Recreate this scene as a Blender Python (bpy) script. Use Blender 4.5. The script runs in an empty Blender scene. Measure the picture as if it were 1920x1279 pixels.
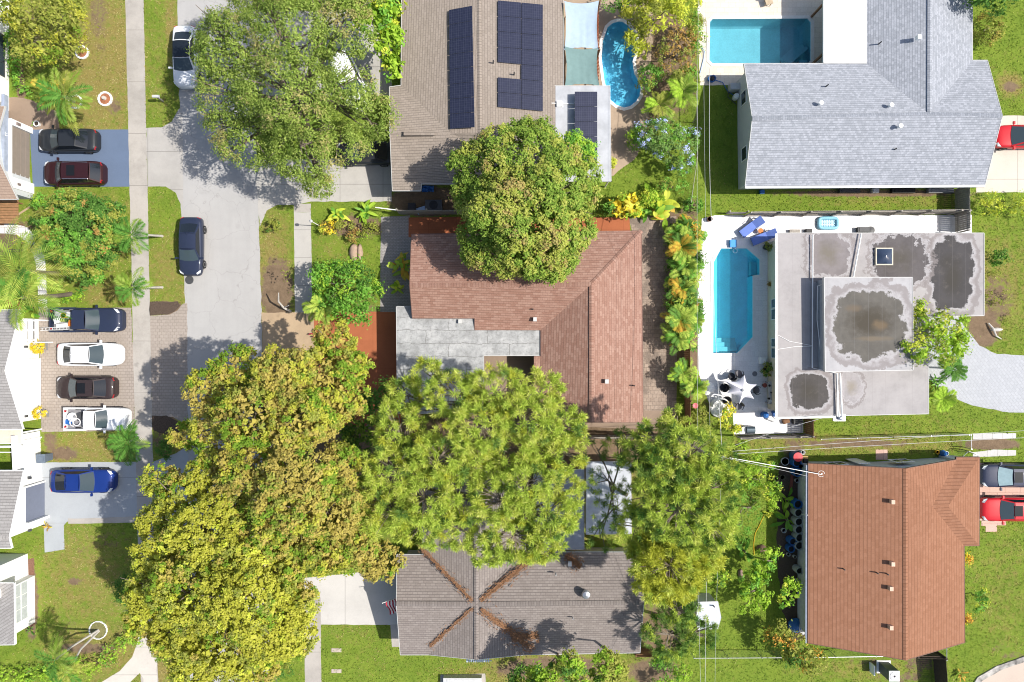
import bpy, math, random
import numpy as np
from mathutils import Vector, Matrix
from mathutils.geometry import tessellate_polygon
C = bpy.context.scene.collection
RND = random.Random(11)
pi = math.pi
# ------------------------------------------------------------------ camera, sky, sun, exposure
H = 54.0                                  # drone height in metres
S = 36.0 / 24.0 * H / 1920.0              # metres per photo pixel on the ground
cam = bpy.data.cameras.new('camera'); cam.lens = 24; cam.sensor_width = 36; cam.sensor_fit = 'HORIZONTAL'
cam.clip_start = 0.5; cam.clip_end = 2000
co = bpy.data.objects.new('camera', cam); C.objects.link(co); co.location = (0, 0, H)
bpy.context.scene.camera = co
SUNV = Vector((0.79, -0.045, 1.0)).normalized()
EL = math.asin(SUNV.z); AZ = math.atan2(SUNV.x, SUNV.y)
w = bpy.data.worlds.new('World'); bpy.context.scene.world = w; w.use_nodes = True
wn = w.node_tree; bg = wn.nodes['Background']
sky = wn.nodes.new('ShaderNodeTexSky'); sky.sky_type = 'NISHITA'; sky.sun_disc = False
sky.sun_elevation = EL; sky.sun_rotation = AZ; sky.air_density = 1.0; sky.dust_density = 2.0; sky.ozone_density = 1.0
wn.links.new(sky.outputs[0], bg.inputs[0]); bg.inputs[1].default_value = 0.138
sl = bpy.data.lights.new('sun', 'SUN'); sl.energy = 5.0; sl.angle = math.radians(0.55); sl.color = (1.0, 0.955, 0.88)
so = bpy.data.objects.new('sun', sl); C.objects.link(so); so.location = (30, 5, 60)
so.rotation_euler = SUNV.to_track_quat('Z', 'Y').to_euler()
vs = bpy.context.scene.view_settings
vs.view_transform = 'Standard'; vs.look = 'None'; vs.exposure = 0.3; vs.gamma = 1.0
cy = bpy.context.scene.cycles; cy.filter_width = 1.05
cy.max_bounces = 8; cy.transparent_max_bounces = 16; cy.caustics_reflective = False; cy.caustics_refractive = False

# ------------------------------------------------------------------ helpers
def P(u, v, z=0.0):                       # photo pixel seen at height z -> point in the world
    k = S * (H - z) / H
    return Vector(((u - 960) * k, (639.5 - v) * k, z))
ORG = {}
def V3(a): return Vector(a) if len(a) == 3 else Vector((a[0], a[1], 0))
class MB:
    def __init__(s): s.V = []; s.F = []; s.M = []; s.U = []
    def face(s, pts, m=0, uv=None):
        i = len(s.V); s.V += [tuple(p) for p in pts]; s.F.append(tuple(range(i, i + len(pts)))); s.M.append(m)
        s.U.append(uv if uv else [(p[0], p[1]) for p in pts])
    def grid(s, rows, m=0, close=False):  # rows of points -> shared-vertex quads
        i = len(s.V); n = len(rows[0])
        for r in rows: s.V += [tuple(p) for p in r]
        for a in range(len(rows) - 1):
            for b in range(n if close else n - 1):
                c = (b + 1) % n
                f = (i + a * n + b, i + a * n + c, i + (a + 1) * n + c, i + (a + 1) * n + b)
                s.F.append(f); s.M.append(m); s.U.append([(s.V[k][0], s.V[k][1]) for k in f])
    def box(s, c, d, rz=0, m=0, rot=None):
        R = rot if rot is not None else Matrix.Rotation(rz, 3, 'Z'); c = Vector(c)
        x, y, z = d[0] / 2, d[1] / 2, d[2] / 2
        q = [c + R @ Vector(p) for p in ((-x,-y,-z),(x,-y,-z),(x,y,-z),(-x,y,-z),(-x,-y,z),(x,-y,z),(x,y,z),(-x,y,z))]
        for f in ((0,3,2,1),(4,5,6,7),(0,1,5,4),(1,2,6,5),(2,3,7,6),(3,0,4,7)):
            a, b = q[f[0]], q[f[1]]; e1 = (b - a).length; e2 = (q[f[2]] - b).length
            s.face([q[k] for k in f], m, [(0,0),(e1,0),(e1,e2),(0,e2)])
    def beam(s, a, b, w_, h_, m=0):
        a, b = Vector(a), Vector(b); d = b - a; L = d.length
        q = d.to_track_quat('X', 'Z').to_matrix()
        s.box((a + b) / 2, (L, w_, h_), m=m, rot=q)
    def prism(s, poly, z0, z1, m=0, ms=None, top=True, bottom=False):
        p = [Vector((a[0], a[1], 0)) for a in poly]
        if sum(p[i].x * p[(i+1) % len(p)].y - p[(i+1) % len(p)].x * p[i].y for i in range(len(p))) < 0: p.reverse()
        if top: s.face([(a.x, a.y, z1) for a in p], m)
        if bottom: s.face([(a.x, a.y, z0) for a in reversed(p)], m)
        t = 0
        for i in range(len(p)):
            a, b = p[i], p[(i+1) % len(p)]; L = (b - a).length
            s.face([(a.x,a.y,z0),(b.x,b.y,z0),(b.x,b.y,z1),(a.x,a.y,z1)], m if ms is None else ms, [(t,z0),(t+L,z0),(t+L,z1),(t,z1)]); t += L
    def tube(s, pts, r, n=6, m=0, cap=True):
        pts = [Vector(p) for p in pts]; rr = r if isinstance(r, (list, tuple)) else [r] * len(pts)
        rows = []
        for i, p in enumerate(pts):
            d = (pts[min(i+1, len(pts)-1)] - pts[max(i-1, 0)]).normalized()
            a = d.orthogonal().normalized(); b = d.cross(a)
            if i and rows:
                pa = (rows[-1][0] - pts[i-1]); pa = (pa - d * pa.dot(d))
                if pa.length > 1e-6: a = pa.normalized(); b = d.cross(a)
            rows.append([p + (a * math.cos(2*pi*k/n) + b * math.sin(2*pi*k/n)) * rr[i] for k in range(n)])
        s.grid(rows, m, True)
        if cap: s.face(list(reversed(rows[0])), m); s.face(rows[-1], m)
    def lathe(s, c, prof, n=16, m=0, axis='z'):
        c = Vector(c); rows = []
        for r, z in prof:
            rows.append([c + (Vector((r*math.cos(2*pi*k/n), r*math.sin(2*pi*k/n), z)) if axis == 'z' else
                              Vector((r*math.cos(2*pi*k/n), z, r*math.sin(2*pi*k/n)))) for k in range(n)])
        s.grid(rows, m, True)
        if prof[-1][0] > .001: s.face(rows[-1], m)
        if prof[0][0] > .001: s.face(list(reversed(rows[0])), m)
    def build(s, name, mats, parent=None, loc=None, smooth=False):
        mats = mats if isinstance(mats, (list, tuple)) else [mats]
        o = ORG.get(parent.name, Vector()) if parent else (Vector(loc) if loc is not None else Vector())
        me = bpy.data.meshes.new(name)
        me.from_pydata([(v[0]-o[0], v[1]-o[1], v[2]-o[2]) for v in s.V], [], s.F)
        for m in mats: me.materials.append(m)
        me.polygons.foreach_set('material_index', s.M)
        uvl = me.uv_layers.new(name='UVMap')
        uvl.data.foreach_set('uv', [c for f in s.U for q in f for c in q])
        if smooth: me.polygons.foreach_set('use_smooth', [True] * len(s.F))
        me.update()
        return link(name, me, parent, o)
def link(name, me, parent, o):
    ob = bpy.data.objects.new(name, me); C.objects.link(ob); ORG[ob.name] = Vector(o)
    if parent: ob.parent = parent
    else: ob.location = o
    return ob
def tag(o, label, cat, group=None, kind=None):
    if label: o['label'] = label
    if cat: o['category'] = cat
    if group: o['group'] = group
    if kind: o['kind'] = kind
    return o
def thing(name, label, cat, loc, group=None):
    o = bpy.data.objects.new(name, None); C.objects.link(o); o.empty_display_size = .3
    o.location = loc; ORG[o.name] = Vector(loc)
    return tag(o, label, cat, group)
def copy_tree(o, parent=None):
    c = o.copy(); C.objects.link(c); ORG[c.name] = ORG[o.name]
    if parent: c.parent = parent
    for ch in list(o.children): copy_tree(ch, c)
    return c

# ------------------------------------------------------------------ materials
class NT:
    def __init__(s, name):
        s.m = bpy.data.materials.new(name); s.m.use_nodes = True; s.t = s.m.node_tree; s.t.nodes.clear()
        s.out = s.n('ShaderNodeOutputMaterial')
    def n(s, ty, ins=None, **kw):
        x = s.t.nodes.new(ty)
        for k, v in kw.items(): setattr(x, k, v)
        for k, v in (ins or {}).items(): s.set(x.inputs[k], v)
        return x
    def set(s, sock, v):
        if isinstance(v, bpy.types.NodeSocket): s.t.links.new(v, sock)
        elif isinstance(v, (tuple, list)) and len(v) == 3 and sock.type == 'RGBA': sock.default_value = (*v, 1)
        else: sock.default_value = v
    def pos(s): return s.n('ShaderNodeNewGeometry').outputs['Position']
    def obj(s): return s.n('ShaderNodeTexCoord').outputs['Object']
    def uv(s): return s.n('ShaderNodeTexCoord').outputs['UV']
    def noise(s, vec, scale, detail=4, rough=.6, dist=0):
        return s.n('ShaderNodeTexNoise', {'Vector': vec, 'Scale': scale, 'Detail': detail, 'Roughness': rough, 'Distortion': dist}).outputs['Fac']
    def ramp(s, fac, stops, interp='LINEAR'):
        r = s.n('ShaderNodeValToRGB', {0: fac}); cr = r.color_ramp; cr.interpolation = interp
        while len(cr.elements) < len(stops): cr.elements.new(.5)
        for e, (p, c) in zip(cr.elements, stops):
            e.position = p; e.color = (*c, 1) if isinstance(c, (tuple, list)) else (c, c, c, 1)
        return r.outputs[0]
    def mix(s, fac, a, b, mode='MIX'):
        x = s.n('ShaderNodeMix', data_type='RGBA', blend_type=mode); x.clamp_factor = True
        s.set(x.inputs[0], fac); s.set(x.inputs[6], a); s.set(x.inputs[7], b); return x.outputs[2]
    def math(s, op, a, b=0.0, c=0.0, clamp=False):
        x = s.n('ShaderNodeMath', {0: a, 1: b, 2: c}, operation=op); x.use_clamp = clamp; return x.outputs[0]
    def vm(s, op, a, b):
        x = s.n('ShaderNodeVectorMath', operation=op); s.set(x.inputs[0], a); s.set(x.inputs[1], b)
        return x.outputs['Value'] if op in ('LENGTH', 'DOT_PRODUCT', 'DISTANCE') else x.outputs[0]
    def scale(s, v, sc, rot=0):
        return s.n('ShaderNodeMapping', {'Vector': v, 'Scale': sc, 'Rotation': (0, 0, rot)}).outputs[0]
    def bump(s, h, st=.3, d=.02): return s.n('ShaderNodeBump', {'Height': h, 'Strength': st, 'Distance': d}).outputs[0]
    def bsdf(s, col, rough=.8, metal=0, spec=.3, normal=None, coat=0):
        ins = {'Base Color': col, 'Roughness': rough, 'Metallic': metal, 'Specular IOR Level': spec}
        if normal is not None: ins['Normal'] = normal
        if coat: ins['Coat Weight'] = coat; ins['Coat Roughness'] = .04
        b = s.n('ShaderNodeBsdfPrincipled', ins); return b.outputs[0]
    def done(s, sh): s.t.links.new(sh, s.out.inputs[0]); return s.m
MC = {}
def sc3(c, k): return tuple(min(1, x * k) for x in c)
def plain(name, col, rough=.75, metal=0, var=.18, scale=3.0, spec=.3, coat=0, obj=True):
    if name in MC: return MC[name]
    t = NT(name); p = t.obj() if obj else t.pos()
    f = t.noise(p, scale, 5, .65)
    c = t.ramp(f, [(.25, sc3(col, 1-var)), (.75, sc3(col, 1+var))]) if var else col
    MC[name] = t.done(t.bsdf(c, rough, metal, spec, coat=coat)); return MC[name]
def concrete(name, col, stain=.25, joint=None, rot=0, dark=(.12,.11,.1), jw=.02, crack=0):
    t = NT(name); p = t.pos()
    f = t.noise(p, .35, 6, .7); g = t.noise(p, 3.5, 5, .7); h = t.noise(p, 24, 3, .6); sp = t.noise(p, .8, 3, .5)
    c = t.ramp(f, [(.3, sc3(col, 1-stain)), (.55, col), (.8, sc3(col, 1.08))])
    c = t.mix(t.math('MULTIPLY', t.ramp(g, [(.5, 0.), (.8, 1.)]), stain * .9), c, sc3(col, .6))
    c = t.mix(.35, c, t.ramp(h, [(.3, sc3(col, .8)), (.7, sc3(col, 1.12))]))
    c = t.mix(t.ramp(sp, [(.66, 0.), (.74, stain * 1.3)]), c, sc3(col, .5))
    if crack:
        c = t.mix(t.ramp(t.noise(t.scale(p, (1.6, .12, 1)), 1.0, 5, .65), [(.45, 0.), (.65, .14)]), c, sc3(col, .72))
        v = t.n('ShaderNodeTexVoronoi', {'Vector': t.n('ShaderNodeVectorMath', {0: p, 1: t.n('ShaderNodeTexNoise', {'Vector': p, 'Scale': 1.5}).outputs['Color']}, operation='ADD').outputs[0], 'Scale': crack}, feature='DISTANCE_TO_EDGE').outputs['Distance']
        c = t.mix(t.ramp(v, [(0, .55), (.012, 0.)]), c, dark)
    if joint:
        b = t.n('ShaderNodeTexBrick', {'Vector': t.scale(p, (1, 1, 1), rot), 'Scale': 1.0, 'Mortar Size': jw, 'Mortar Smooth': .3, 'Brick Width': joint[0], 'Row Height': joint[1]}, offset=0.0)
        c = t.mix(t.math('MULTIPLY', b.outputs['Fac'], .75), c, dark)
    return t.done(t.bsdf(c, .9, 0, .2, t.bump(h, .25, .01)))
def pavers(name, c1, c2, mortar, bw, bh, ms=.012, rot=0, uv=False, wear=.3, offset=.5, rough=.88, bias=0, blot=None):
    t = NT(name); p = t.uv() if uv else t.pos()
    b = t.n('ShaderNodeTexBrick', {'Vector': t.scale(p, (1, 1, 1), rot), 'Color1': c1, 'Color2': c2, 'Mortar': mortar, 'Scale': 1.0, 'Mortar Size': ms,
            'Mortar Smooth': .2, 'Bias': bias, 'Brick Width': bw, 'Row Height': bh}, offset=offset)
    q = t.pos(); f = t.noise(q, .5, 6, .7); g = t.noise(q, 9, 4, .7)
    c = t.mix(t.ramp(f, [(.35, wear), (.65, 0.)]), b.outputs['Color'], sc3(c1, .5), 'MIX')
    if blot: c = t.mix(t.ramp(t.noise(q, blot[0], 5, .65), [(blot[1], 0.), (blot[1]+.08, blot[2])]), c, blot[3])
    c = t.mix(.3, c, t.ramp(g, [(.3, sc3(c1, .8)), (.7, sc3(c2, 1.2))]))
    hh = t.math('SUBTRACT', 1.0, b.outputs['Fac'])
    return t.done(t.bsdf(c, rough, 0, .2, t.bump(hh, .5, .01)))
def shingle(name, c1, c2, gap, bw=.33, bh=.2, ms=.018, bias=0., tint=(.5,.5,.5), wear=.25, bd=.03, gl=.35):
    t = NT(name); p = t.uv()
    b = t.n('ShaderNodeTexBrick', {'Vector': p, 'Color1': c1, 'Color2': c2, 'Mortar': gap, 'Scale': 1.0, 'Mortar Size': ms, 'Mortar Smooth': .5, 'Bias': bias, 'Brick Width': bw, 'Row Height': bh}, offset=.5)
    q = t.pos(); f = t.noise(q, .3, 6, .75); g = t.noise(q, 14, 4, .8); k = t.noise(q, 1.6, 5, .7)
    c = t.mix(t.ramp(f, [(.3, wear), (.7, 0.)]), b.outputs['Color'], sc3(c1, .62))
    c = t.mix(.35, c, t.ramp(g, [(.25, sc3(c1, .62)), (.75, sc3(c2, 1.3))]))
    c = t.mix(t.ramp(k, [(.5, 0.), (.8, .3)]), c, tint)
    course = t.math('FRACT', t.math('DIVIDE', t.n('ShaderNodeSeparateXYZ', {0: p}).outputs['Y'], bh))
    c = t.mix(t.ramp(course, [(0, gl), (.16, gl), (.26, 0.)]), c, gap)  # butt shadow line under each course, painted in the gap colour
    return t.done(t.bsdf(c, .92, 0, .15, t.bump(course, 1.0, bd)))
LEAFK = 1.62
def leafmat(name, cols, trans=.3, hue=None, rough=.55):
    if name in MC: return MC[name]
    t = NT(name)
    r = t.n('ShaderNodeNewGeometry').outputs['Random Per Island']
    cols = [sc3(x, LEAFK) for x in cols]; n = len(cols); c = t.ramp(r, [((i + .5) / n, x) for i, x in enumerate(cols)])
    if hue: c = t.mix(t.ramp(t.noise(t.pos(), hue[1], 3, .6), [(.42, 0.), (.62, hue[2] if len(hue) > 2 else .7)]), c, hue[0])
    d = t.bsdf(c, .7, 0, .07)
    tr = t.n('ShaderNodeBsdfTranslucent', {'Color': t.mix(.5, c, sc3(cols[-1], 1.6))}).outputs[0]
    x = t.n('ShaderNodeMixShader', {0: trans * .7}); t.t.links.new(d, x.inputs[1]); t.t.links.new(tr, x.inputs[2])
    MC[name] = t.done(x.outputs[0]); return MC[name]
def glassy(name, col, rough=.04):
    if name in MC: return MC[name]
    t = NT(name); MC[name] = t.done(t.bsdf(col, rough, 0, .6)); return MC[name]
def see_through(name, col, alpha, pattern=None):
    t = NT(name)
    d = t.bsdf(col, .6, 0, .3); tr = t.n('ShaderNodeBsdfTransparent').outputs[0]
    x = t.n('ShaderNodeMixShader', {0: alpha}); t.t.links.new(tr, x.inputs[1]); t.t.links.new(d, x.inputs[2])
    return t.done(x.outputs[0])
def water_mat(name, tint, deep):
    t = NT(name); p = t.pos()
    nb = t.bump(t.noise(p, 3.2, 3, .5), .12, .05)
    tr = t.n('ShaderNodeBsdfTransparent', {'Color': tint}).outputs[0]
    df = t.n('ShaderNodeBsdfDiffuse', {'Color': deep}).outputs[0]
    gl = t.n('ShaderNodeBsdfGlossy', {'Color': (1,1,1), 'Roughness': .02, 'Normal': nb}).outputs[0]
    a = t.n('ShaderNodeMixShader', {0: .12}); t.t.links.new(tr, a.inputs[1]); t.t.links.new(df, a.inputs[2])
    fr = t.n('ShaderNodeFresnel', {'IOR': 1.33, 'Normal': nb}).outputs[0]
    b = t.n('ShaderNodeMixShader', {0: fr}); t.t.links.new(a.outputs[0], b.inputs[1]); t.t.links.new(gl, b.inputs[2])
    return t.done(b.outputs[0])
WHITE = plain('white_paint', (.80,.80,.78), .6, var=.04, scale=1.2, obj=False)
TRIM = plain('white_trim', (.5,.5,.49), .5, var=.06)
CREAM = plain('cream_stucco', (.62,.56,.42), .85, var=.08)
GREYST = plain('pale_grey_stucco', (.52,.54,.55), .85, var=.06)
TAN = plain('tan_stucco', (.55,.46,.36), .85, var=.08)
BLACK = plain('black_plastic', (.015,.015,.016), .45, var=.1)
DGREY = plain('dark_grey', (.06,.062,.066), .5, var=.15)
MGREY = plain('mid_grey', (.22,.22,.23), .5, var=.15)
LGREY = plain('light_grey', (.5,.5,.5), .5, var=.1)
STEEL = plain('galvanised_steel', (.5,.51,.53), .35, .8, var=.15)
WOODG = plain('weathered_wood', (.33,.3,.265), .9, var=.35, scale=5, obj=False)
WOODB = plain('brown_wood', (.20,.105,.055), .85, var=.35, scale=5, obj=False)
BARK = plain('bark', (.19,.155,.12), .95, var=.4, scale=6)
BARKW = plain('pale_bark', (.5,.47,.43), .9, var=.2, scale=6)
GLASS = glassy('dark_glass', (.012,.016,.022)); SCREEN = glassy('windscreen_glass', (.045,.065,.075), .1)
WINGL = glassy('window_glass', (.035,.05,.065), .08)
TEALG = glassy('tinted_window_glass', (.06,.13,.15), .1)
# ------------------------------------------------------------------ vegetation builders
def nrm(a): return a / np.maximum(np.linalg.norm(a, axis=-1, keepdims=True), 1e-9)
def cards(name, pos, nor, L, W, mi, mats, parent, rng, direc=None, curl=0.0):
    """many small leaf-shaped faces at given places"""
    n = len(pos)
    t = rng.normal(size=(n, 3)) if direc is None else direc
    t = nrm(t - nor * (t * nor).sum(1, keepdims=True)); b = np.cross(nor, t)
    L = L[:, None] / 2; W = W[:, None] / 2
    v = np.empty((n, 4, 3)); v[:, 0] = pos - t * L; v[:, 1] = pos + b * W + t * L * .15; v[:, 2] = pos + t * L - nor * L * curl; v[:, 3] = pos - b * W + t * L * .15
    o = ORG.get(parent.name, Vector()) if parent else Vector()
    v = v.reshape(-1, 3) - np.array(o)
    me = bpy.data.meshes.new(name); me.vertices.add(n * 4); me.vertices.foreach_set('co', v.astype(np.float32).ravel())
    me.loops.add(n * 4); me.loops.foreach_set('vertex_index', np.arange(n * 4, dtype=np.int32))
    me.polygons.add(n); me.polygons.foreach_set('loop_start', np.arange(0, n * 4, 4, dtype=np.int32)); me.polygons.foreach_set('loop_total', np.full(n, 4, np.int32))
    me.polygons.foreach_set('material_index', mi.astype(np.int32))
    for m in mats: me.materials.append(m)
    me.update(calc_edges=True)
    return link(name, me, parent, o)
def lobe(u, v, z, ru, rv=None, rz=None):
    k = S * (H - z) / H; p = P(u, v, z); rv = rv or ru
    return (np.array(p), np.array([ru * k, rv * k, rz if rz else min(ru, rv) * k * .75]))
PRE = dict(
  mango=dict(ls=.18, asp=.55, dens=5.4, cr=.24, k=46, sub=11, subr=(.36, .48), gap=.02, up=.8),
  olive=dict(ls=.145, asp=.75, dens=6.6, cr=.175, k=30, sub=14, subr=(.22, .4), gap=.08, up=.75, fill=2.4, reg=.4),
  oak=dict(ls=.165, asp=.42, dens=3.6, cr=.36, k=60, sub=10, subr=(.26, .44), gap=.13, up=.4),
  loose=dict(ls=.19, asp=.5, dens=3.2, cr=.33, k=34, sub=7, subr=(.3, .5), gap=.3, up=.3),
  shrub=dict(ls=.14, asp=.55, dens=6.0, cr=.20, k=26, sub=5, subr=(.3, .5), gap=.08, up=.35),
  croton=dict(ls=.36, asp=.45, dens=5.0, cr=.22, k=9, sub=3, subr=(.35, .5), gap=.05, up=.5),
)
def crown(name, lobes, pre, mats, prob, parent, seed, fill=True, **kw):
    ps = dict(PRE[pre]); ps.update(kw); rng = np.random.default_rng(seed)
    full = []
    for c, r in lobes:
        full.append((c, r * .92))
        for _ in range(ps['sub']):
            d = rng.normal(size=3); d[2] = abs(d[2]) - .25; d /= np.linalg.norm(d)
            full.append((c + r * d * rng.uniform(.66, .86), np.full(3, r.mean()) * rng.uniform(*ps['subr']) * np.array([1, 1, .85])))
    A, B, Q, ID = [], [], [], []
    for i, (c, r) in enumerate(full):
        area = 2 * pi * (r[0] * r[1] + r[0] * r[2] + r[1] * r[2]) / 3 * 1.45
        n = max(4, int(area * ps['dens'])); d = nrm(rng.normal(size=(n, 3))); d = d[d[:, 2] > -.55]
        q = rng.uniform(.88, 1.05, size=(len(d), 1)); p = c + r * d * q
        keep = np.ones(len(d), bool)
        for j, (c2, r2) in enumerate(full):
            if j != i: keep &= (((p - c2) / r2) ** 2).sum(1) > .74
        A.append(p[keep]); B.append(nrm(d[keep] / r))
    A = np.concatenate(A); B = np.concatenate(B)
    f = np.sin(A[:, 0] * 1.9 + seed) * np.sin(A[:, 1] * 2.1 + 1.3 * seed) + .6 * np.sin(A[:, 0] * 4.3 + A[:, 1] * 3.7)
    keep = ~((f > np.quantile(f, 1 - ps['gap'])) | (rng.random(len(A)) < ps['gap'] * .3)); A, B = A[keep], B[keep]
    k = ps['k']; n = len(A)
    reg = sum(a * np.sin(fx * A[:, 0] + fy * A[:, 1] + fz * A[:, 2] + seed * q) for a, fx, fy, fz, q in ((.5,.9,.5,.3,1.1),(.45,-.6,1.2,.5,.7),(.4,1.9,1.5,-.8,.3),(.35,-2.3,2.9,.9,1.9))) + rng.normal(size=n) * ps.get('reg', .55)
    mi = np.searchsorted(np.cumsum(np.array(prob) / sum(prob))[:-1], np.argsort(np.argsort(reg)) / n, side='right')
    off = rng.normal(size=(n, k, 3)) * ps['cr'] * np.array([.62, .62, .5]) * rng.uniform(.7, 1.25, size=(n, 1, 1))
    pos = A[:, None] + off
    nn = B[:, None] * .55 + off / ps['cr'] * .35 + rng.normal(size=(n, k, 3)) * .38 + np.array([0, 0, ps['up']])
    sz = ps['ls'] * rng.uniform(.65, 1.3, size=n * k)
    pos = pos.reshape(-1, 3); nn = nrm(nn.reshape(-1, 3)); mi = np.repeat(mi, k)
    pos[:, 2] = np.maximum(pos[:, 2], .04)
    if fill:
        PA, NA = [], []
        for c, r in full[::1]:
            m = int(6 + r.prod() ** .66 * 34 * ps.get('fill', 1)); d = nrm(rng.normal(size=(m, 3))); d[:, 2] = np.where(d[:, 2] < -.5, -d[:, 2], d[:, 2])
            PA.append(c + r * d * rng.uniform(.45, .8, size=(m, 1))); NA.append(nrm(d + rng.normal(size=d.shape) * .5))
        PA = np.concatenate(PA); NA = np.concatenate(NA); m = len(PA); PA[:, 2] = np.maximum(PA[:, 2], .05)
        pos = np.concatenate([pos, PA]); nn = np.concatenate([nn, NA]); sz = np.concatenate([sz, ps['ls'] * rng.uniform(1.6, 2.6, m)]); mi = np.concatenate([mi, np.zeros(m, int)])
    return cards(name, pos, nn, sz, sz * ps['asp'] * rng.uniform(.8, 1.2, len(sz)), mi, mats, parent, rng, curl=.25)
def trunk_mb(base, lobes, r0, seed, forks=1.0):
    rd = random.Random(seed); mb = MB(); b = Vector(base)
    cen = sum((Vector(l[0]) for l in lobes), Vector()) / len(lobes)
    top = b.lerp(Vector((cen.x, cen.y, cen.z * .55)), .9)
    mid = b.lerp(top, .5) + Vector((rd.uniform(-.2, .2), rd.uniform(-.2, .2), 0))
    mb.tube([b - Vector((0, 0, .1)), b + Vector((0, 0, .3)), mid, top], [r0 * 1.5, r0 * 1.1, r0 * .9, r0 * .75], 8)
    for c, r in lobes:
        e = Vector(c) + Vector((0, 0, r[2] * .3))
        m = top.lerp(e, .5) + Vector((rd.uniform(-.3, .3), rd.uniform(-.3, .3), .2))
        mb.tube([top, m, e], [r0 * .6, r0 * .35, r0 * .1], 6)
        for _ in range(int(5 * forks)):
            a = top.lerp(e, rd.uniform(.45, .95)); d = Vector((rd.uniform(-1, 1), rd.uniform(-1, 1), rd.uniform(.0, .8)))
            q = Vector(c) + Vector((d.x * r[0], d.y * r[1], d.z * r[2])) * .92
            mb.tube([a, a.lerp(q, .5) + Vector((0, 0, .15)), q], [r0 * .22, r0 * .14, r0 * .05], 5)
    return mb
def tree(name, label, cat, base, lobes, pre, mats, prob, seed, r0=.22, group=None, bark=None, forks=1, **kw):
    b = P(base[0], base[1], 0)
    t = thing(name, label, cat, b, group)
    if r0: trunk_mb(b, lobes, r0, seed, forks).build('trunk', bark or BARK, t, smooth=True)
    crown('crown', lobes, pre, mats, prob, t, seed, **kw); return t
def pine(name, label, base, lobes, mats, prob, seed, dens=1.0, tuft=.5, needles=30, r0=.28, group=None, tw=.05):
    b = P(base[0], base[1], 0); t = thing(name, label, 'pine tree', b, group)
    rng = np.random.default_rng(seed); rd = random.Random(seed)
    T, D = [], []
    mb = MB(); tops = max(l[0][2] for l in lobes); cen = np.mean([l[0] for l in lobes], axis=0)
    tip = Vector((cen[0], cen[1], tops * .96)); m1 = Vector(b).lerp(tip, .5) + Vector((.2, -.1, 0))
    mb.tube([b - Vector((0,0,.1)), b + Vector((0,0,.5)), m1, tip], [r0 * 1.3, r0, r0 * .75, r0 * .2], 8)
    for c, r in lobes:
        n = max(6, int(pi * r[0] * r[1] * 6.0 * dens)); d = nrm(rng.normal(size=(n, 3))); d[:, 2] = np.abs(d[:, 2]) - .45; d = nrm(d)
        p = c + r * d * rng.uniform(.55, 1.05, size=(n, 1)); T.append(p); D.append(nrm(d * .7 + np.array([0, 0, .6]) + rng.normal(size=d.shape) * .3))
        s0 = Vector(b).lerp(tip, min(.97, max(.35, (c[2] - .8) / tops))); e = Vector(c)
        md = s0.lerp(e, .5) + Vector((0, 0, .3)); mb.tube([s0, md, e], [r0 * .4, r0 * .28, r0 * .12], 6)
        for q in p[::3]:
            q = Vector(q); a = s0.lerp(e, rd.uniform(.55, 1.0))
            mb.tube([a, a.lerp(q, .5) + Vector((0, 0, -.1)), q], [.05, .035, .015], 4, cap=False)
    T = np.concatenate(T); D = np.concatenate(D); n = len(T); k = int(needles * 2.5); tw = tw * .55; tuft = tuft * .62
    mi = np.repeat(rng.choice(len(prob), size=n, p=np.array(prob) / sum(prob)), k)
    dirs = nrm(D[:, None] * .55 + rng.normal(size=(n, k, 3)) * .75); sz = rng.uniform(.75, 1.15, size=(n, k, 1)) * tuft * rng.uniform(.75, 1.2, size=(n, 1, 1))
    pos = (T[:, None] + dirs * sz * .5 + rng.normal(size=(n, k, 3)) * .06).reshape(-1, 3); dirs = dirs.reshape(-1, 3)
    nn = nrm(np.cross(dirs, rng.normal(size=dirs.shape)))
    nn = np.where(nn[:, 2:3] < 0, -nn, nn)
    mb.build('trunk', BARK, t, smooth=True)
    cards('crown', pos, nn, sz.ravel(), np.full(len(pos), tw) * rng.uniform(.7, 1.4, len(pos)), mi, mats, t, rng, direc=dirs); return t
def frond(mb, c, az, el, L, droop, lw, ll, steps=16, vee=.12, rachis=.025, m=0, mr=None, side=0.0):
    """one feather palm leaf: a rachis with a row of leaflets on each side"""
    c = Vector(c); h = Vector((math.cos(az), math.sin(az), 0)); s = Vector((-h.y, h.x, 0)); pts = []
    for i in range(steps + 1):
        t = i / steps
        pts.append(c + h * (L * t * math.cos(el) * (1 - .12 * t * t)) + Vector((0, 0, L * t * math.sin(el) - droop * L * t * t)) + s * (side * L * t * t))
    mb.tube([pts[0], pts[steps // 2], pts[-1]], [rachis, rachis * .7, rachis * .2], 4, m if mr is None else mr, cap=False)
    for i in range(2, steps + 1):
        t = i / steps; p = pts[i]; d = (pts[i] - pts[i-1]).normalized(); sd = d.cross(Vector((0, 0, 1)))
        sd = sd.normalized() if sd.length > .05 else s
        l = ll * (math.sin(pi * (.12 + .83 * t)) ** .6) * RND.uniform(.85, 1.1)
        for k in (-1, 1):
            q = (sd * k + d * (.55 + .5 * t) + Vector((0, 0, -vee * RND.uniform(.4, 1.3)))).normalized()
            e = p + q * l; wv = d * lw * .5
            mb.face([p - wv * .5, p + (e - p) * .4 - wv, e, p + (e - p) * .4 + wv], m)
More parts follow.
